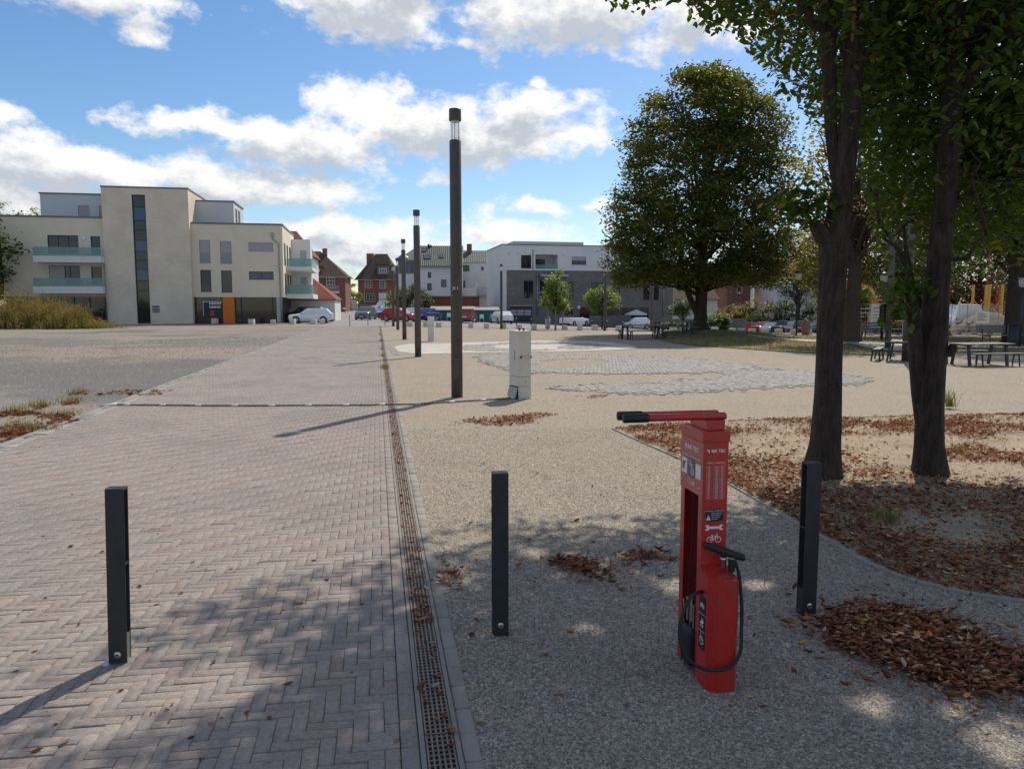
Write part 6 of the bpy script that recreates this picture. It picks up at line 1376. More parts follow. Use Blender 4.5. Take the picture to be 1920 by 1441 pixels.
def near_tree(base, stems, limbs, cen, rad, nc, lab, seed, extra=(), zmin=3.0, fill=()):
    """stems: list of (points, radii) drawn in the trunk mesh; crown of clumps inside an ellipsoid"""
    e = empty('deciduous_tree', base, 0, lab, 'tree')
    for i,(p,r) in enumerate(stems): trunk_mesh([Vector(q)-base for q in p], r, seed=seed+i).build('trunk' if i == 0 else 'stem', barkm, e, True)
    C = []
    while len(C) < nc:
        p = NR.normal(0,1,(4000,3)); p /= np.linalg.norm(p,axis=1)[:,None]; p *= (NR.random(4000)**.42)[:,None]; p = p*np.array(rad)+np.array(cen); ok = near_ok(p,10) & (p[:,2] > zmin); C += list(p[ok])
    C = C[:nc]
    for (a0,a1,b0,b1,y0,y1,m_) in fill:                   # foliage close behind the stems
        q = np.array([pw3(NR.uniform(a0,a1),NR.uniform(b0,b1),NR.uniform(y0,y1))[:] for _ in range(m_)]); C += list(q[near_ok(q,8)])
    C = np.array(C); px_, py_ = projnp(C); C = C[((py_ > -70) & (C[:,1] > 1)) | (NR.random(len(C)) < .56)]; P_,idx = clumps(C, .55, 50); k = near_ok(P_,12,False); P_ = P_[k]
    for (c,r,n) in extra: P_ = np.concatenate([P_, np.array(c)[None]+NR.normal(0,1,(n,3))*np.array(r)[None]])
    V,Fq,kk = leaves(P_-np.array(base)[None], .100, .5); crown_obj(e, V, Fq, leafn, np.repeat(np.clip(NR.beta(2,2.6,len(P_))*.98,0,.999),kk))
    mb = MB()
    for (a,b,r0,r1) in limbs: limb(mb, Vector(a)-base, Vector(b)-base, r0, r1, .03, .8, 8, 8)
    tips = [Vector(s[0][-1]) for s in stems]+[Vector(l[1]) for l in limbs]
    for c in C[::5]:
        c = Vector(c); t = min(tips, key=lambda q:(q-c).length); limb(mb, t.lerp(c,.0)-base, c-base, .022, .006, .04, .8, 5, 5)
    mb.build('branches', barkm, e, True)
    return e
Y1, Y2 = t1b.y+.12, t2b.y+.12
def P1(px,py,dy=0): return pw3(px,py,Y1+dy)
def P2(px,py,dy=0): return pw3(px,py,Y2+dy)
s1 = ([P1(1537,915)-Vector((0,0,.08)),P1(1539,880),P1(1547,830),P1(1552,740),P1(1553,680),P1(1556,600),P1(1560,520),P1(1563,455),P1(1570,410),P1(1580,350),P1(1591,260),P1(1599,150),P1(1604,60),P1(1612,-60),P1(1625,-250),P1(1640,-500,.3),P1(1640,-800,.5)],
      [.185,.155,.14,.130,.128,.124,.126,.138,.116,.104,.095,.092,.09,.085,.07,.05,.03])
s1b = ([P1(1575,372,.02),P1(1564,320,.03),P1(1558,240,.05),P1(1556,150,.05),P1(1553,60,.05),P1(1548,-40,.1),P1(1535,-250,.2),P1(1510,-520,.2)],[.045,.054,.058,.062,.072,.066,.05,.03])
kn = ([P1(1552,455,-.02),P1(1538,432,-.06),P1(1530,420,-.08),P1(1528,412,-.08)],[.10,.085,.06,.03])
limbs1 = [(P1(1552,70,.05),P1(1480,-20,-.3),.06,.04),(P1(1480,-20,-.3),P1(1330,-90,-.9),.04,.018),(P1(1604,40),P1(1700,-150,.6),.06,.03),(P1(1548,-40,.1),P1(1400,-300,-1.2),.05,.02),(P1(1612,-60),P1(1560,-350,-1.5),.06,.025),(P1(1612,-60),P1(1500,-300,1.5),.06,.025),(P1(1625,-250),P1(1850,-480,-1),.05,.02)]
exL = [(tuple(P1(1520,385,-.1)),(.13,.15,.11),150),(tuple(P1(1502,402,-.05)),(.10,.12,.10),110),(tuple(P1(1488,365,.1)),(.07,.1,.12),60)]
tr1 = near_tree(t1b,[s1,s1b,kn],limbs1,(2.55,8.3,6.9),(3.7,3.4,2.9),1000,'smooth-barked tree with a forked trunk and knob, standing behind the bollard',3,exL)
wd = trunk_mesh([P1(1598,78,-.105)-t1b,P1(1600,40,-.102)-t1b,P1(1604,-30,-.10)-t1b],[.012,.02,.012],10,.02); wd.build('bark_wound', woundm, tr1, True)
s2 = ([P2(1745,905)-Vector((0,0,.08)),P2(1744,875),P2(1743,820),P2(1745,760),P2(1748,700),P2(1753,640),P2(1757,560),P2(1765,450),P2(1775,330),P2(1784,200),P2(1795,60),P2(1803,-60),P2(1820,-260),P2(1830,-520),P2(1830,-800)],
      [.175,.155,.146,.132,.126,.124,.12,.112,.10,.092,.086,.08,.07,.05,.03])
s2b = ([P2(1727,800,.0),P2(1722,740,.0),P2(1719,690),P2(1716,630),P2(1710,570),P2(1705,520,.05),P2(1699,470,.1),P2(1694,425,.15)],[.055,.068,.070,.068,.060,.042,.022,.01])
kn2 = ([P2(1768,668,-.03),P2(1782,655,-.06),P2(1788,645,-.07)],[.09,.07,.03])
limbs2 = [(P2(1784,200),P2(1880,60,-.4),.055,.03),(P2(1880,60,-.4),P2(2000,-60,-1.0),.03,.015),(P2(1770,390),P2(1880,330,.4),.04,.015),(P2(1795,60),P2(1700,-120,-1.2),.05,.02),(P2(1803,-60),P2(1950,-300,1.2),.06,.025),(P2(1760,520),P2(1850,440,-.4),.03,.012),(P2(1702,500,.05),P2(1650,420,.2),.03,.012)]
ex2 = [(tuple(P2(1685,600,-.1)),(.05,.08,.10),40),(tuple(P2(1700,545,-.05)),(.12,.1,.10),140)]
near_tree(t2b,[s2,s2b,kn2],limbs2,(5.2,8.6,6.0),(3.6,3.2,3.6),1250,'dark twin-stemmed tree standing in the leaf-covered bed',20,ex2,2.6,[(1600,1960,-60,540,8.2,11.0,480)])

# ---- generic crowns
def tree(px, Y, h, rx, z0, lab, m=leafd, nc=160, per=60, leaf=.22, trunk=.2, bark=bark2, ry=None, top=1.0, group=None, profile=None, name='deciduous_tree', clump=None, lean=0.0, at=None, zb=None):
    x,y,z = pt(px,Y) if at is None else at
    if zb is not None: z = zb
    e = empty(name, (x,y,z), 0, lab, 'tree', group); ry = rx if ry is None else ry; C=[]
    while len(C) < nc:
        p = NR.normal(0,1,(2000,3)); p /= np.linalg.norm(p,axis=1)[:,None]; p *= (NR.random(2000)**.36)[:,None]
        if profile is None: q = p*np.array([rx,ry,(h-z0)/2])+np.array([lean,0,(h+z0)/2])
        else:
            zz = z0+(p[:,2]*.5+.5)*(h-z0); zz = z0+(h-z0)*NR.random(2000)**1.22; a = NR.random(2000)*2*np.pi; pr = np.interp(zz,[k[0] for k in profile],[k[1] for k in profile]); pl = np.interp(zz,[k[0] for k in profile],[k[2] for k in profile])
            rr = NR.random(2000)**.42*(1+.05*np.sin(3*a+zz*.9)+.05*np.sin(5*a-zz*1.7)+.05*np.sin(9*a+zz*2.9)); cx = np.cos(a); w_ = np.where(cx>0,pr,pl); q = np.stack([cx*w_*rr, np.sin(a)*(pr+pl)/2*rr, zz],1)
        C += list(q)
    C = np.array(C[:nc]); carve = np.sin(C[:,0]*1.5/rx*3+px)+np.sin(C[:,1]*1.3/rx*3+px*2)+np.sin(C[:,2]*1.5+C[:,0]*.6+px*3); C = C[carve > -1.75]; nc = len(C); cr = clump or max(.35, rx*.20); P_,idx = clumps(C, cr, per); P_ = P_[P_[:,2] > z0*.55]
    V,Fq,kk = leaves(P_, leaf, .3); crown_obj(e, V, Fq, m, np.repeat(np.clip(NR.beta(2,2.4,len(P_)),0,.999),kk))
    tm = trunk_mesh([(0,0,-.15),(0,0,.5),(lean*.1,0,z0*.7),(lean*.3,0,z0+(h-z0)*.35),(lean*.7,0,z0+(h-z0)*.75)],[trunk*1.35,trunk*1.02,trunk*.85,trunk*.5,trunk*.12],14,.06,int(px)); tm.build('trunk', bark, e, True)
    mb = MB()
    for c in C[::max(1,nc//40)]:
        zz = clamp(c[2]*.62, z0*.7, z0+(h-z0)*.55); limb(mb,(lean*.2,0,zz),tuple(c),trunk*.32,.02,.05,.8,6,5)
    mb.build('branches', bark, e, True); return e
# the big round tree
bx, by = gpt(1325,627); bt = tree(1325,48,15.2,6.2,2.9,'large round maple tree shading the picnic tables',leafbig,1150,80,.235,.40,bark2,
    profile=[(2.4,4.2,5.4),(3.8,5.0,6.1),(6,5.3,5.9),(8,5.2,5.3),(10,4.9,4.9),(12,4.5,4.4),(13.4,3.7,3.5),(14.4,2.6,2.5),(15.3,1.2,1.2)],clump=.62,at=(xat(1313,47.5),47.5,.30))
trunk_mesh([(-.25,-.1,1.0),(-.75,-.1,2.0),(-1.15,-.1,3.2),(-1.5,-.1,5.5),(-2.2,0,8)],[.22,.2,.18,.14,.06],10,.05,5).build('side_stem', bark2, bt, True)
# young street trees
def stakes(px, Y, n=3):
    x,y,z = pt(px,Y); e = empty('tree_stakes', (x,y,z), 0, 'wooden tree stakes with cross rails round the young tree', 'stakes')
    for k in range(n): a = 2*math.pi*k/n+.5; MB().tube([(.7*math.cos(a),.7*math.sin(a),-.1),(.7*math.cos(a),.7*math.sin(a),1.9)],.05,8).build('stake', MATS['stake wood'], e, True)
    for k in range(n): a,b = 2*math.pi*k/n+.5,2*math.pi*(k+1)/n+.5; MB().tube([(.7*math.cos(a),.7*math.sin(a),1.75),(.7*math.cos(b),.7*math.sin(b),1.75)],.03,6).build('rail', MATS['stake wood'], e)
mat('stake wood', (.34,.24,.16), .85, col2=(.26,.18,.12), nscale=5)
tree(1041.5,63,4.85,.98,1.65,'young slender yellow-green tree held by wooden stakes at the road',leafy,75,46,.18,.06,profile=[(1.5,.4,.4),(2.0,1.1,1.1),(2.9,.95,1.0),(3.4,.9,.8),(4.2,.7,.6),(5.0,.2,.2)],clump=.34); stakes(1041.5,63)
tree(1129,72,4.15,1.6,1.6,'round bright green ball tree before the dark brick building',leafy,90,50,.17,.07,clump=.36)
tree(1280,92,3.9,1.6,1.6,'round green ball tree left of the big trunk',leafd,80,50,.18,.08,clump=.4)
tree(1616,52,3.2,.8,1.4,'small bright green sapling before the orange excavator arm',leafy,40,40,.16,.05,clump=.26)
# trees of the park behind
bt2 = [(1596,37,10.5,3.3,4.3,'park tree with fluted grey trunk between the big maple and the near tree',leafo,95,.36),(1898,35,12,4.8,3.6,'dark park tree with a thick trunk at the lantern',leafd,330,.4),(1760,48,14,5.5,4.2,'broad dark park tree behind the twin-stemmed tree',leafd,330,.45),
       (2050,42,13,5,3.5,'park tree at the far right of the lawn',leafo,260,.45),(1495,119,16,7,4.5,'tall loose tree above the parked dark cars',leafd,260,.35),(1568,84,13,5,3.6,'yellow-green park tree above the fence signs',leafo,220,.3),
       (1700,84,16,7,3.5,'large dark tree behind the building site',leafd,300,.4),(1830,98,15,7,2.5,'copper-leaved tree behind the crane',leafr,240,.4),(1950,80,15,6.5,2.5,'dense green tree behind the rubble heap',leafd,240,.4)]
for (px,Y,h,rx,z0,lab,m,nc,tk) in bt2: tree(px,Y,h,rx,z0,lab,m,nc,46,.24 if Y < 60 else .36,tk,group='trees of the park',clump=.75 if Y < 60 else 1.0)
# bushes and hedges
def bush(px, Y, w, d, h, lab, m=leafd, n=5000, leaf=.2, name='bush', cat='bush', group=None, z0=0.0, at=None):
    x,y,z = pt(px,Y) if at is None else at; e = empty(name, (x,y,z), 0, lab, cat, group)
    k = max(12,int(w*h*2.2)); C = np.stack([NR.uniform(-w/2,w/2,k), NR.uniform(-d/2,d/2,k), z0+(h-z0)*NR.random(k)**.8*np.sqrt(NR.uniform(.45,1,k))],1); q = np.abs(C[:,0])/(w/2); C[:,2] *= np.sqrt(np.clip(1-.55*q**3,.05,1)); P_,idx = clumps(C, .5, n/k); P_ = P_[P_[:,2] > .02]
    V,Fq,kk = leaves(P_, leaf, .2); crown_obj(e,V,Fq,m,np.repeat(np.clip(NR.beta(2,2.4,len(P_)),0,.999),kk),'foliage')
    mb = MB(); [limb(mb,(rnd.uniform(-w,w)*.12,0,-.1),tuple(C[i]),.05,.012,.05,.8,5,5) for i in range(0,k,max(1,k//10))]; mb.build('branches', bark2, e, True); return e
bush(780,100,3.3,3,5.0,'tall dark bush with pale tips between the lamp columns and the white house',leafd,5200,.22); bush(743,104,2.8,3,5.2,'green bush left of the white corner house',leafy,3600,.22); bush(762,101,2.6,3,4.4,'dark bush between the two taller bushes',leafd,3000,.22)
bush(656,158,4.2,3,5.6,'leafy green bush above the yard gate between the brick houses',leafy,3600,.3)
hx = [(1340,112,5,3.0,leafy),(1372,122,5.5,4.4,leafo),(1400,123,5,4.2,leafd),(1425,124,5.5,5.4,leafo),(1455,124,6.5,5.0,leafd),(1490,124,6.5,5.4,leafd),(1525,124,6.5,5.2,leafd),(1355,98,2.6,2.2,leafd)]
for i,(px,Y,w,h,m) in enumerate(hx): bush(px,Y,w,2.2,h,['low bright green garden bush','yellowing garden bush','dark garden bush','tall yellowing garden bush','dark evergreen bush over the parked cars','dark evergreen bush over the parked cars','dark evergreen bush over the parked cars','clipped dark green bush'][i]+(' behind the big tree trunk' if i in (0,1,2,3,7) else ''),m,2600,.28,group='garden bushes behind the car park')
for i,(px,Y) in enumerate(((1590,100),(1640,102),(1690,104),(1745,104),(1800,106),(1860,104),(1915,104),(1970,104))): bush(px,Y,8,3,8.5,'tall dark hedge bush behind the building site',leafr if i in (1,5) else leafd,5200,.36,group='hedge behind the building site')
bush(1262,100,4.5,1.5,1.5,'low dark hedge on the terrace wall left of the big trunk',leafd,1800,.2)
# dark trees left of and behind the apartment building
tree(-12,78,11.2,3.6,1.0,'dark tree at the left corner of the apartment building',leafd,200,46,.36,.3,clump=.8); tree(40,92,14.2,4.2,3,'tree top rising behind the left wing roof',leafy,180,46,.4,.3,clump=.8)
tree(-90,70,12,5,1.5,'tall dark tree beyond the weeds on the lot',leafd,200,40,.4,.35,clump=.9)
# tall dry weeds on the lot
def weeds(px, Y, w, d, h, lab, n=2600, nm='dry_weeds'):
    x,y,z = pt(px,Y); e = empty(nm, (x,y,z), 0, lab, 'weeds'); b = NR.normal(0,1,(n,2))*np.array([w*.30,d*.3]); hh = h*np.exp(-(b[:,0]/(w*.5))**2)*NR.uniform(.35,1.1,n)*(.8+.25*np.sin(b[:,0]*2.3+px)+.12*np.sin(b[:,0]*6.1)); a = NR.random(n)*2*np.pi; lean = NR.normal(0,.22,n)*hh
    p0 = np.stack([b[:,0],b[:,1],np.zeros(n)],1); p1 = p0+np.stack([np.cos(a)*lean,np.sin(a)*lean,hh],1); s_ = np.stack([np.sin(a),np.cos(a),np.zeros(n)],1)*.012
    V = np.stack([p0-s_,p0+s_,p1+s_*.4,p1-s_*.4],1).reshape(-1,3); Fq = (np.array([[0,1,2,3]])[None]+(np.arange(n)*4)[:,None,None]).reshape(-1,4); o = crown_obj(e,V,Fq,drygr,np.repeat(NR.random(n),4),'stems')
    t = NR.uniform(.2,1.0,(n,7)); Pl = (p0[:,None]+(p1-p0)[:,None]*t[:,:,None]+NR.normal(0,.10,(n,7,3))).reshape(-1,3); Pl = Pl[Pl[:,2] > .02]; V,Fq,kk = leaves(Pl,.17,.1,1.0,.55); crown_obj(e,V,Fq,drygr,np.repeat(np.clip(NR.normal(.45,.25,len(Pl)),0,.99),kk),'seed_heads')
weeds(60,61,7.5,4,2.9,'tall dry brown and green weeds before the apartment building',3400); weeds(10,60,5,4,2.3,'dry weed clump at the left edge of the lot',1800); weeds(140,60,4.2,3,1.7,'lower greenish weeds right of the tall dry ones',1700)
# ------------------------------------------------------------------ fallen leaves, grit, tufts
CURL = np.array([(0,-.5,.10),(.20,-.15,.16),(.22,.2,.10),(0,.5,.16),(-.22,.2,.14),(-.20,-.15,.09),(0,-.12,0),(0,.18,0)])
CURL_F = np.array([(0,1,6,6),(1,2,7,6),(2,3,7,7),(7,3,4,4),(6,7,4,5),(0,6,5,5)])
CURL_T = np.array([(0,1,6),(1,2,7),(1,7,6),(2,3,7),(7,3,4),(6,7,4),(6,4,5),(0,6,5)])
def litter_mesh(P_, size, name, lab, pile=.0, m=None, tr=(0,1)):
    n = len(P_); az = NR.random(n)*2*np.pi; tx = NR.normal(0,.35,n); ty = NR.normal(0,.35,n); s_ = size*np.clip(NR.lognormal(-.15,.38,n),.3,2.0); wd = NR.uniform(.35,.85,n); cu = NR.uniform(.4,2.2,n)
    q = CURL[None]*np.stack([wd,np.ones(n),cu],1)[:,None,:]; ca,sa = np.cos(az)[:,None],np.sin(az)[:,None]; X = q[:,:,0]*ca-q[:,:,1]*sa; Yy = q[:,:,0]*sa+q[:,:,1]*ca; Z = q[:,:,2]+np.abs(tx[:,None]*X+ty[:,None]*Yy)*.7
    V = P_[:,None,:]+np.stack([X,Yy,Z],2)*s_[:,None,None]; Fq = (CURL_T[None]+(np.arange(n)*8)[:,None,None]).reshape(-1,3)
    o = link(name, mesh_np(name,V.reshape(-1,3),Fq,m or litter,np.repeat(NR.uniform(tr[0],tr[1],n),8))); return tag(o, lab, 'leaves', kind='stuff')
def scatter_poly(poly, n, zf=lambda x,y:0, dens=None):
    xs = [p[0] for p in poly]; ys = [p[1] for p in poly]; out=[]
    while len(out) < n:
        X = NR.uniform(min(xs),max(xs),4000); Yv = NR.uniform(min(ys),max(ys),4000); k = inpoly_np(X,Yv,poly)
        if dens is not None: k &= NR.random(4000) < dens(X,Yv)
        out += [(a,b,zf(a,b)) for a,b in zip(X[k],Yv[k])]
    return np.array(out[:n])
def vn(X, Y, s, seed=0):
    return .5+.25*(np.sin(X*s*1.3+seed)+np.sin(Y*s*1.7+seed*2+X*s*.6)) + .15*np.sin(X*s*3.1-Y*s*2.3+seed)
bz_ = lambda x,y: .006+bedz(x,y)
# piles, outlined in the photograph and laid on the ground
def pile(pix, n, size, name, lab, h=.05, tr=(0,1)):
    poly = smooth_poly([gp(*p) for p in pix],2); cx = sum(p[0] for p in poly)/len(poly); cy = sum(p[1] for p in poly)/len(poly); Rm = max(math.hypot(p[0]-cx,p[1]-cy) for p in poly)
    P_ = scatter_poly(poly,n); d = np.hypot(P_[:,0]-cx,P_[:,1]-cy)/Rm; P_[:,2] = .004+h*NR.random(n)*np.clip(1-d,0.05,1); fr = NR.normal(0,.05,(n,2))*NR.exponential(1.3,(n,1)); P_[:,:2] += fr; return litter_mesh(P_,size,name,lab,tr=tr)
pile([(868,789),(905,785),(950,781),(1000,775),(1042,776),(1035,780),(1008,783),(1000,793),(950,800),(900,796)], 800, .055,'leaf_drift','crescent drift of russet leaves on the gravel before the power cabinet',.02,(.3,.85))
pile([(1548,1180),(1575,1160),(1610,1140),(1680,1145),(1760,1168),(1840,1210),(1925,1245),(2100,1290),(2080,1330),(1925,1300),(1850,1305),(1780,1290),(1700,1262),(1620,1232),(1580,1215)], 8500, .047,'leaf_pile','large brown leaf pile on the gravel beside the right bollard',.07)
pile([(1022,1055),(1050,1040),(1100,1050),(1160,1080),(1130,1092),(1075,1075)], 330, .048,'leaf_patch','small brown leaf patch between bollard and repair station',.02)
pile([(1150,1045),(1190,1030),(1240,1040),(1262,1052),(1200,1058)], 110, .06,'leaf_patch','thin leaf patch just behind the repair station',.01)
pile([(820,1080),(850,1065),(870,1085),(840,1105)], 60, .05,'leaf_patch','thin leaf patch against the drain edge',.01)
pile([(1095,745),(1120,740),(1140,742),(1115,748)], 70, .05,'leaf_patch','tiny russet leaf patch beyond the repair station arms',.01,(.3,.8)); pile([(820,838.5-40),(900,790),(905,792),(830,800)], 10, .05,'leaf_patch','few leaves near the rope shadow',.01)
# leaf carpet of the bed
def bed_dens(X,Y_):
    PX,PY = projnp(np.stack([X,Y_,np.zeros_like(X)],1)); lim = np.interp(PX,[1150,1285,1440,1560,1690,1820,1960],[804,864,948,1015,1082,1115,1133])
    near = np.clip((1-(lim-PY)/np.interp(PX,[1200,1400,1500,1600,1900],[30,70,130,190,230])),0,1); top = np.clip(1-np.abs(PY-np.interp(PX,[1150,1920],[806,792]))/26,0,1)*.85
    n_ = vn(X,Y_,1.6,2.0); base = .06*np.clip((n_-.42)*3,0,1)+ .55*np.clip((n_-.62)*5,0,1)*(PX>1600); bare = np.clip(1-(((PX-1790)/150)**2+((PY-985)/42)**2),0,1)
    return np.clip(np.maximum(np.maximum(near**.5*np.clip((vn(X,Y_,2.7,5)-.08)*2.6,.35,1),top*np.clip((vn(X,Y_,2.2,1)-.25)*2.2,.1,1)),base),0,1)*(1-.8*bare)+.012
Pb = scatter_poly([p for p in BED if p[0] < 9]+[(9,6),(9,10.5)] if False else [BED[i] for i in range(0,11)]+[(8,4.0),(8.5,10.8)]+BED[15:], 44000, bz_, bed_dens); Pb[:,2] += NR.random(len(Pb))*.02
litter_mesh(Pb,.042,'leaf_carpet','carpet of dry brown leaves over the tree bed')
# dry leaves and tufts on the lot beside the kerb
lotpatch = [gp(*p) for p in [(-60,775),(60,772),(130,782),(150,790),(95,806),(40,822),(-10,836),(-80,850)]]
litter_mesh(scatter_poly(lotpatch,2300,lambda x,y:.012,lambda X,Y_: np.clip((vn(X,Y_,2.4,3)-.3)*2.2,.04,1)),.06,'leaf_drift','orange brown leaf drift on the lot beside the path kerb',tr=(.35,.9))
for (pp,n,lab) in (([(170,742),(300,742),(330,733),(230,732)],260,'thin band of dry leaves across the grey lot gravel'),([(55,765),(80,758),(95,763),(75,769)],120,'dry leaves round the grass tuft on the lot'),([(115,757),(145,750),(148,758),(120,762)],110,'dry leaves round the second grass tuft on the lot'),([(128,740),(165,734),(168,740),(135,743)],100,'dry leaves round the third grass tuft on the lot'),([(90,782),(140,774),(140,780),(100,790)],140,'dry leaves beside the kerb tuft')):
    litter_mesh(scatter_poly([gp(*p) for p in pp],n,lambda x,y:.012),.06,'leaf_patch',lab,tr=(.35,.9))
# leaves in the drain and weeds at its far part
Pd = []
for v0,v1,n in ((-1,3.2,60),(3.2,4.1,45),(4.1,4.6,120),(4.6,6.2,120),(6.2,12,420),(12,23,700)):
    for _ in range(n): x,y = pw(rnd.uniform(DR0+.028,DR1-.028),rnd.uniform(v0,v1)); Pd.append((x,y,.011+.006*rnd.random()))
litter_mesh(np.array(Pd),.030,'drain_litter','brown leaves caught in the drain grates',tr=(.0,.8))
# single leaves that can be told apart
lm_ = []
for k in range(5):
    me = bpy.data.meshes.new('fallen_leaf'); sc = np.array([1+.3*NR.normal(),1,1+.8*NR.random()]); me.from_pydata([tuple(v) for v in CURL*sc],[],[tuple(f) for f in CURL_T]); me.materials.append(litter); lm_.append(me)
placed = [(540,1289,.08),(563,1135,.09),(588,1056,.06),(612,1092,.06),(504,1140,.05),(613,1093,.05),(133,1029,.06),(262,1105,.06),(296,1137,.05),(386,1072,.05),(340,1117,.05),(148,1177,.05),(68,1417,.08),(122,1400,.06),(750,1257,.06),(310,1283,.04),(247,1353,.04),(318,1360,.04),(30,1265,.04),(135,930,.05),(210,770,.06),(112,836,.05)]
for k in range(48): placed.append((rnd.uniform(10,760),790+640*rnd.random()**1.3,rnd.uniform(.03,.05)))
for px,py,s_ in placed:
    x,y = gp(px,py)
    if uv(x,y)[0] > .05 or uv(x,y)[0] < -4.4: continue
    o = link('fallen_leaf', lm_[rnd.randrange(5)], parent=None); o.location = (x,y,.017); o.scale = (s_*.72,)*3; o.rotation_euler = (0,0,rnd.random()*6.3); tag(o,'single dry fallen leaf lying on the brick paving','leaf','fallen leaves on the brick paving')
big_ = [(789,1297,.075),(791,1170,.07),(833,1352,.06),(848,1380,.07),(800,1145,.06),(815,1294,.05),(845,1407,.06),(775,1080,.05)]
for px,py,s_ in big_:
    x,y = gp(px,py); o = link('fallen_leaf', lm_[rnd.randrange(5)]); o.location = (x,y,.021); o.scale = (s_,)*3; o.rotation_euler = (0,0,rnd.random()*6.3); tag(o,'curled dry leaf lying on the drain grate','leaf','fallen leaves on the drain')
for k in range(46):
    px,py = rnd.uniform(880,1500), 800+560*rnd.random()
    x,y = gp(px,py)
    if inpoly(x,y,BED): continue
    o = link('fallen_leaf', lm_[rnd.randrange(5)]); o.location = (x,y,.004); o.scale = (rnd.uniform(.035,.06),)*3; o.rotation_euler = (0,0,rnd.random()*6.3); tag(o,'single dry fallen leaf lying on the gravel','leaf','fallen leaves on the gravel')
# grass tufts
def tuft(px, py, r, h, n, lab, z=0.0, m=grassm):
    x,y = gp(px,py) if py > 640 else gpt(px,py); b = NR.normal(0,r*.45,(n,2)); a = NR.random(n)*2*np.pi; hh = h*NR.uniform(.4,1.1,n); le = NR.uniform(.2,.9,n)*hh
    p0 = np.stack([b[:,0],b[:,1],np.zeros(n)],1); p1 = p0+np.stack([np.cos(a)*le*.4,np.sin(a)*le*.4,hh*.7],1); p2 = p0+np.stack([np.cos(a)*le,np.sin(a)*le,hh],1); s_ = np.stack([-np.sin(a),np.cos(a),np.zeros(n)],1)*h*.03
    V = np.stack([p0-s_,p0+s_,p1+s_*.7,p1-s_*.7,p2+s_*.1,p2-s_*.1],1).reshape(-1,3); Fq = (np.array([(0,1,2,3),(3,2,4,5)])[None]+(np.arange(n)*6)[:,None,None]).reshape(-1,4)
    o = link('grass_tuft', mesh_np('grass_tuft',V,Fq,m,np.repeat(NR.random(n),6))); o.location = (x,y,z); tag(o,lab,'grass','grass tufts',kind='stuff')
for px,py,r,h,n in ((77,760,.28,.12,160),(133,754,.28,.12,150),(150,736,.22,.12,120),(30,772,.4,.12,200),(110,778,.3,.1,160),(70,808,.3,.1,180),(40,800,.3,.1,160)): tuft(px,py,r,h,n,'small half-dry grass tuft on the lot gravel',.008)
for px,py,r,h,n in ((721,690,.12,.13,120),(718,668,.1,.1,80),(716,655,.1,.1,80),(714,640,.1,.12,70),(712,628,.1,.1,60),(722,693,.14,.1,90)): tuft(px,py,r,h,n,'green weed tuft growing out of the drain',.015)
for px,py,r,h,n in ((1660,980,.12,.10,140),(1327,877,.10,.07,60),(1330,895,.08,.06,50),(1795,850,.1,.09,60),(1780,765,.12,.3,50),(1650,820,.08,.06,40),(1880,830,.1,.06,50),(1690,1010,.07,.05,40)): tuft(px,py,r,h,n,'small green weed tuft in the leaf-covered bed',.03)
for k in range(26): tuft(rnd.uniform(1000,1100),rnd.uniform(618.5,621.5),.5,.18,60,'rough grass at the foot of the staked young tree',-.3)
# short dry grass on the lawn
lp = scatter_poly(lawn,26000,lambda x,y: lawnz(x,y)+.02); n = len(lp); a = NR.random(n)*2*np.pi; hh = NR.uniform(.03,.10,n); s_ = np.stack([-np.sin(a),np.cos(a),np.zeros(n)],1)*.012; t = lp+np.stack([np.cos(a)*hh*.5,np.sin(a)*hh*.5,hh],1)
V = np.stack([lp-s_,lp+s_,t],1).reshape(-1,3); tag(link('lawn_grass', mesh_np('lawn_grass',V,np.arange(n*3).reshape(-1,3),grassm,np.repeat(NR.random(n),3))),'short dry grass under the big maple','grass',kind='stuff')
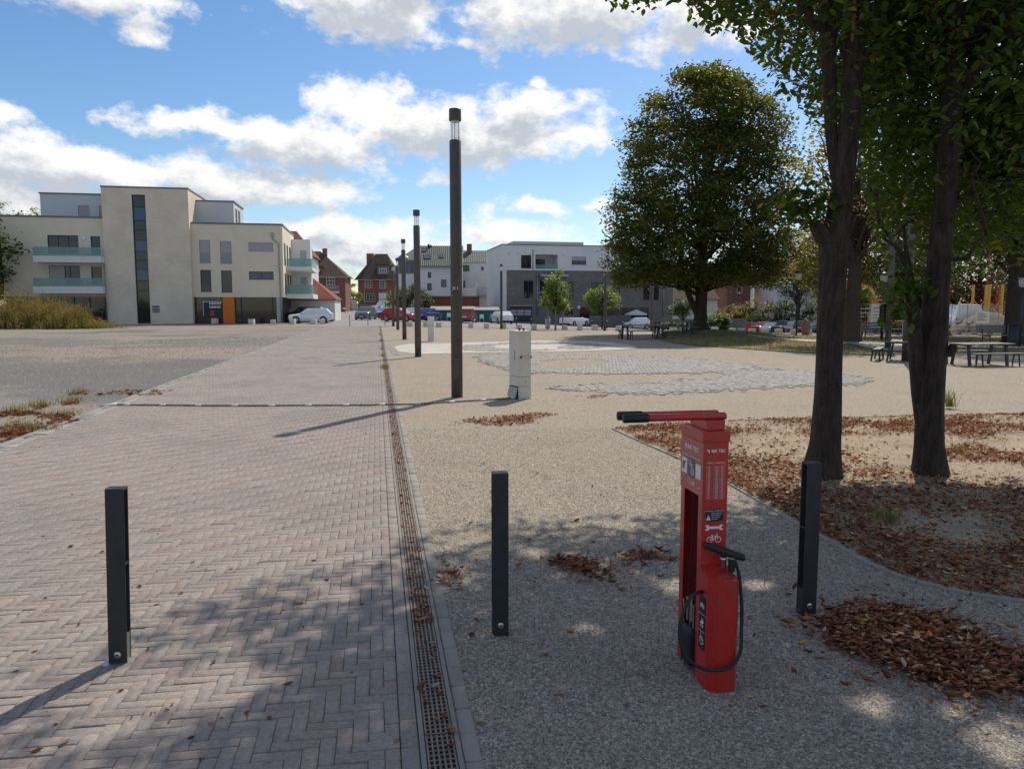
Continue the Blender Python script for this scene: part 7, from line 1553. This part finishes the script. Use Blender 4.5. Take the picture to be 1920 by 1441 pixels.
# loose grit on the gravel in the foreground
def grit(n, y0, y1, x0, x1, size):
    out = []
    while len(out) < n:
        Yv = y0*(y1/y0)**NR.random(6000); X = NR.uniform(-.75,.75,6000)*Yv; u = X*math.cos(PA)+Yv*math.sin(PA); k = (u > DR1+.02) & (X > x0) & (X < x1) & ~inpoly_np(X,Yv,BED)
        k |= (u > DR1-.02) & (u < DR1+.12) & (NR.random(6000) < .02); out += list(np.stack([X[k],Yv[k]],1))
    P_ = np.array(out[:n]); s_ = size*NR.uniform(.4,1.3,n)*(1+P_[:,1]*.04); oct_ = np.array([(1,0,0),(0,1,0),(-1,0,0),(0,-1,0),(0,0,.8)]); V = np.zeros((n,5,3)); a = NR.random(n)*6.3; st = NR.uniform(.6,1.4,(n,2))
    ox = oct_[None,:,0]*st[:,0:1]; oy = oct_[None,:,1]*st[:,1:2]; V[:,:,0] = P_[:,0:1]+(ox*np.cos(a)[:,None]-oy*np.sin(a)[:,None])*s_[:,None]; V[:,:,1] = P_[:,1:2]+(ox*np.sin(a)[:,None]+oy*np.cos(a)[:,None])*s_[:,None]; V[:,:,2] = oct_[None,:,2]*s_[:,None]*NR.uniform(.6,1.2,(n,1))+.0005
    Fq = (np.array([(0,1,4),(1,2,4),(2,3,4),(3,0,4)])[None]+(np.arange(n)*5)[:,None,None]).reshape(-1,3)
    tag(link('gravel_grit', mesh_np('gravel_grit',V.reshape(-1,3),Fq,stonem,np.repeat(NR.random(n),5))),'loose grit lying on the gravel of the square','gravel',kind='stuff')
grit(120000,2.2,11,-2,6.5,.0058)
LS = scatter_poly([gp(-40,835),gp(190,760),gp(430,676),gp(560,628),gp(-40,650)],4500,lambda x,y:.006); n = len(LS); s_ = NR.uniform(.006,.022,n)*(1+LS[:,1]*.03); a = NR.random(n)*6.3
V = np.stack([LS+np.stack([np.cos(a+k*1.571)*s_*(1.2 if k%2 else .8),np.sin(a+k*1.571)*s_*(1.2 if k%2 else .8),np.zeros(n)],1) for k in range(4)]+[LS+np.stack([np.zeros(n),np.zeros(n),s_*.8],1)],1).reshape(-1,3)
tag(link('lot_stones', mesh_np('lot_stones',V,(np.array([(0,1,4),(1,2,4),(2,3,4),(3,0,4)])[None]+(np.arange(n)*5)[:,None,None]).reshape(-1,3),stonem,np.repeat(NR.random(n)**2*.6,5))),'loose stones lying on the vacant lot','stones',kind='stuff')

# crumbs of bark, seeds and grit on the paving
CB = scatter_poly([pw(-4.4,1.5),pw(.12,1.5),pw(.12,16),pw(-4.4,16)],2600,lambda x,y:.0165); n = len(CB); s_ = NR.uniform(.002,.0075,n); a = NR.random(n)*6.3
V = np.stack([CB+np.stack([np.cos(a+k*1.571)*s_*(1.5 if k%2 else .7),np.sin(a+k*1.571)*s_*(1.5 if k%2 else .7),np.zeros(n)],1) for k in range(4)]+[CB+np.stack([np.zeros(n),np.zeros(n),s_*.7],1)],1).reshape(-1,3)
tag(link('path_crumbs', mesh_np('path_crumbs',V,(np.array([(0,1,4),(1,2,4),(2,3,4),(3,0,4)])[None]+(np.arange(n)*5)[:,None,None]).reshape(-1,3),litter,np.repeat(NR.random(n)**2.5,5))),'crumbs of bark and seeds strewn on the brick paving','debris',kind='stuff')
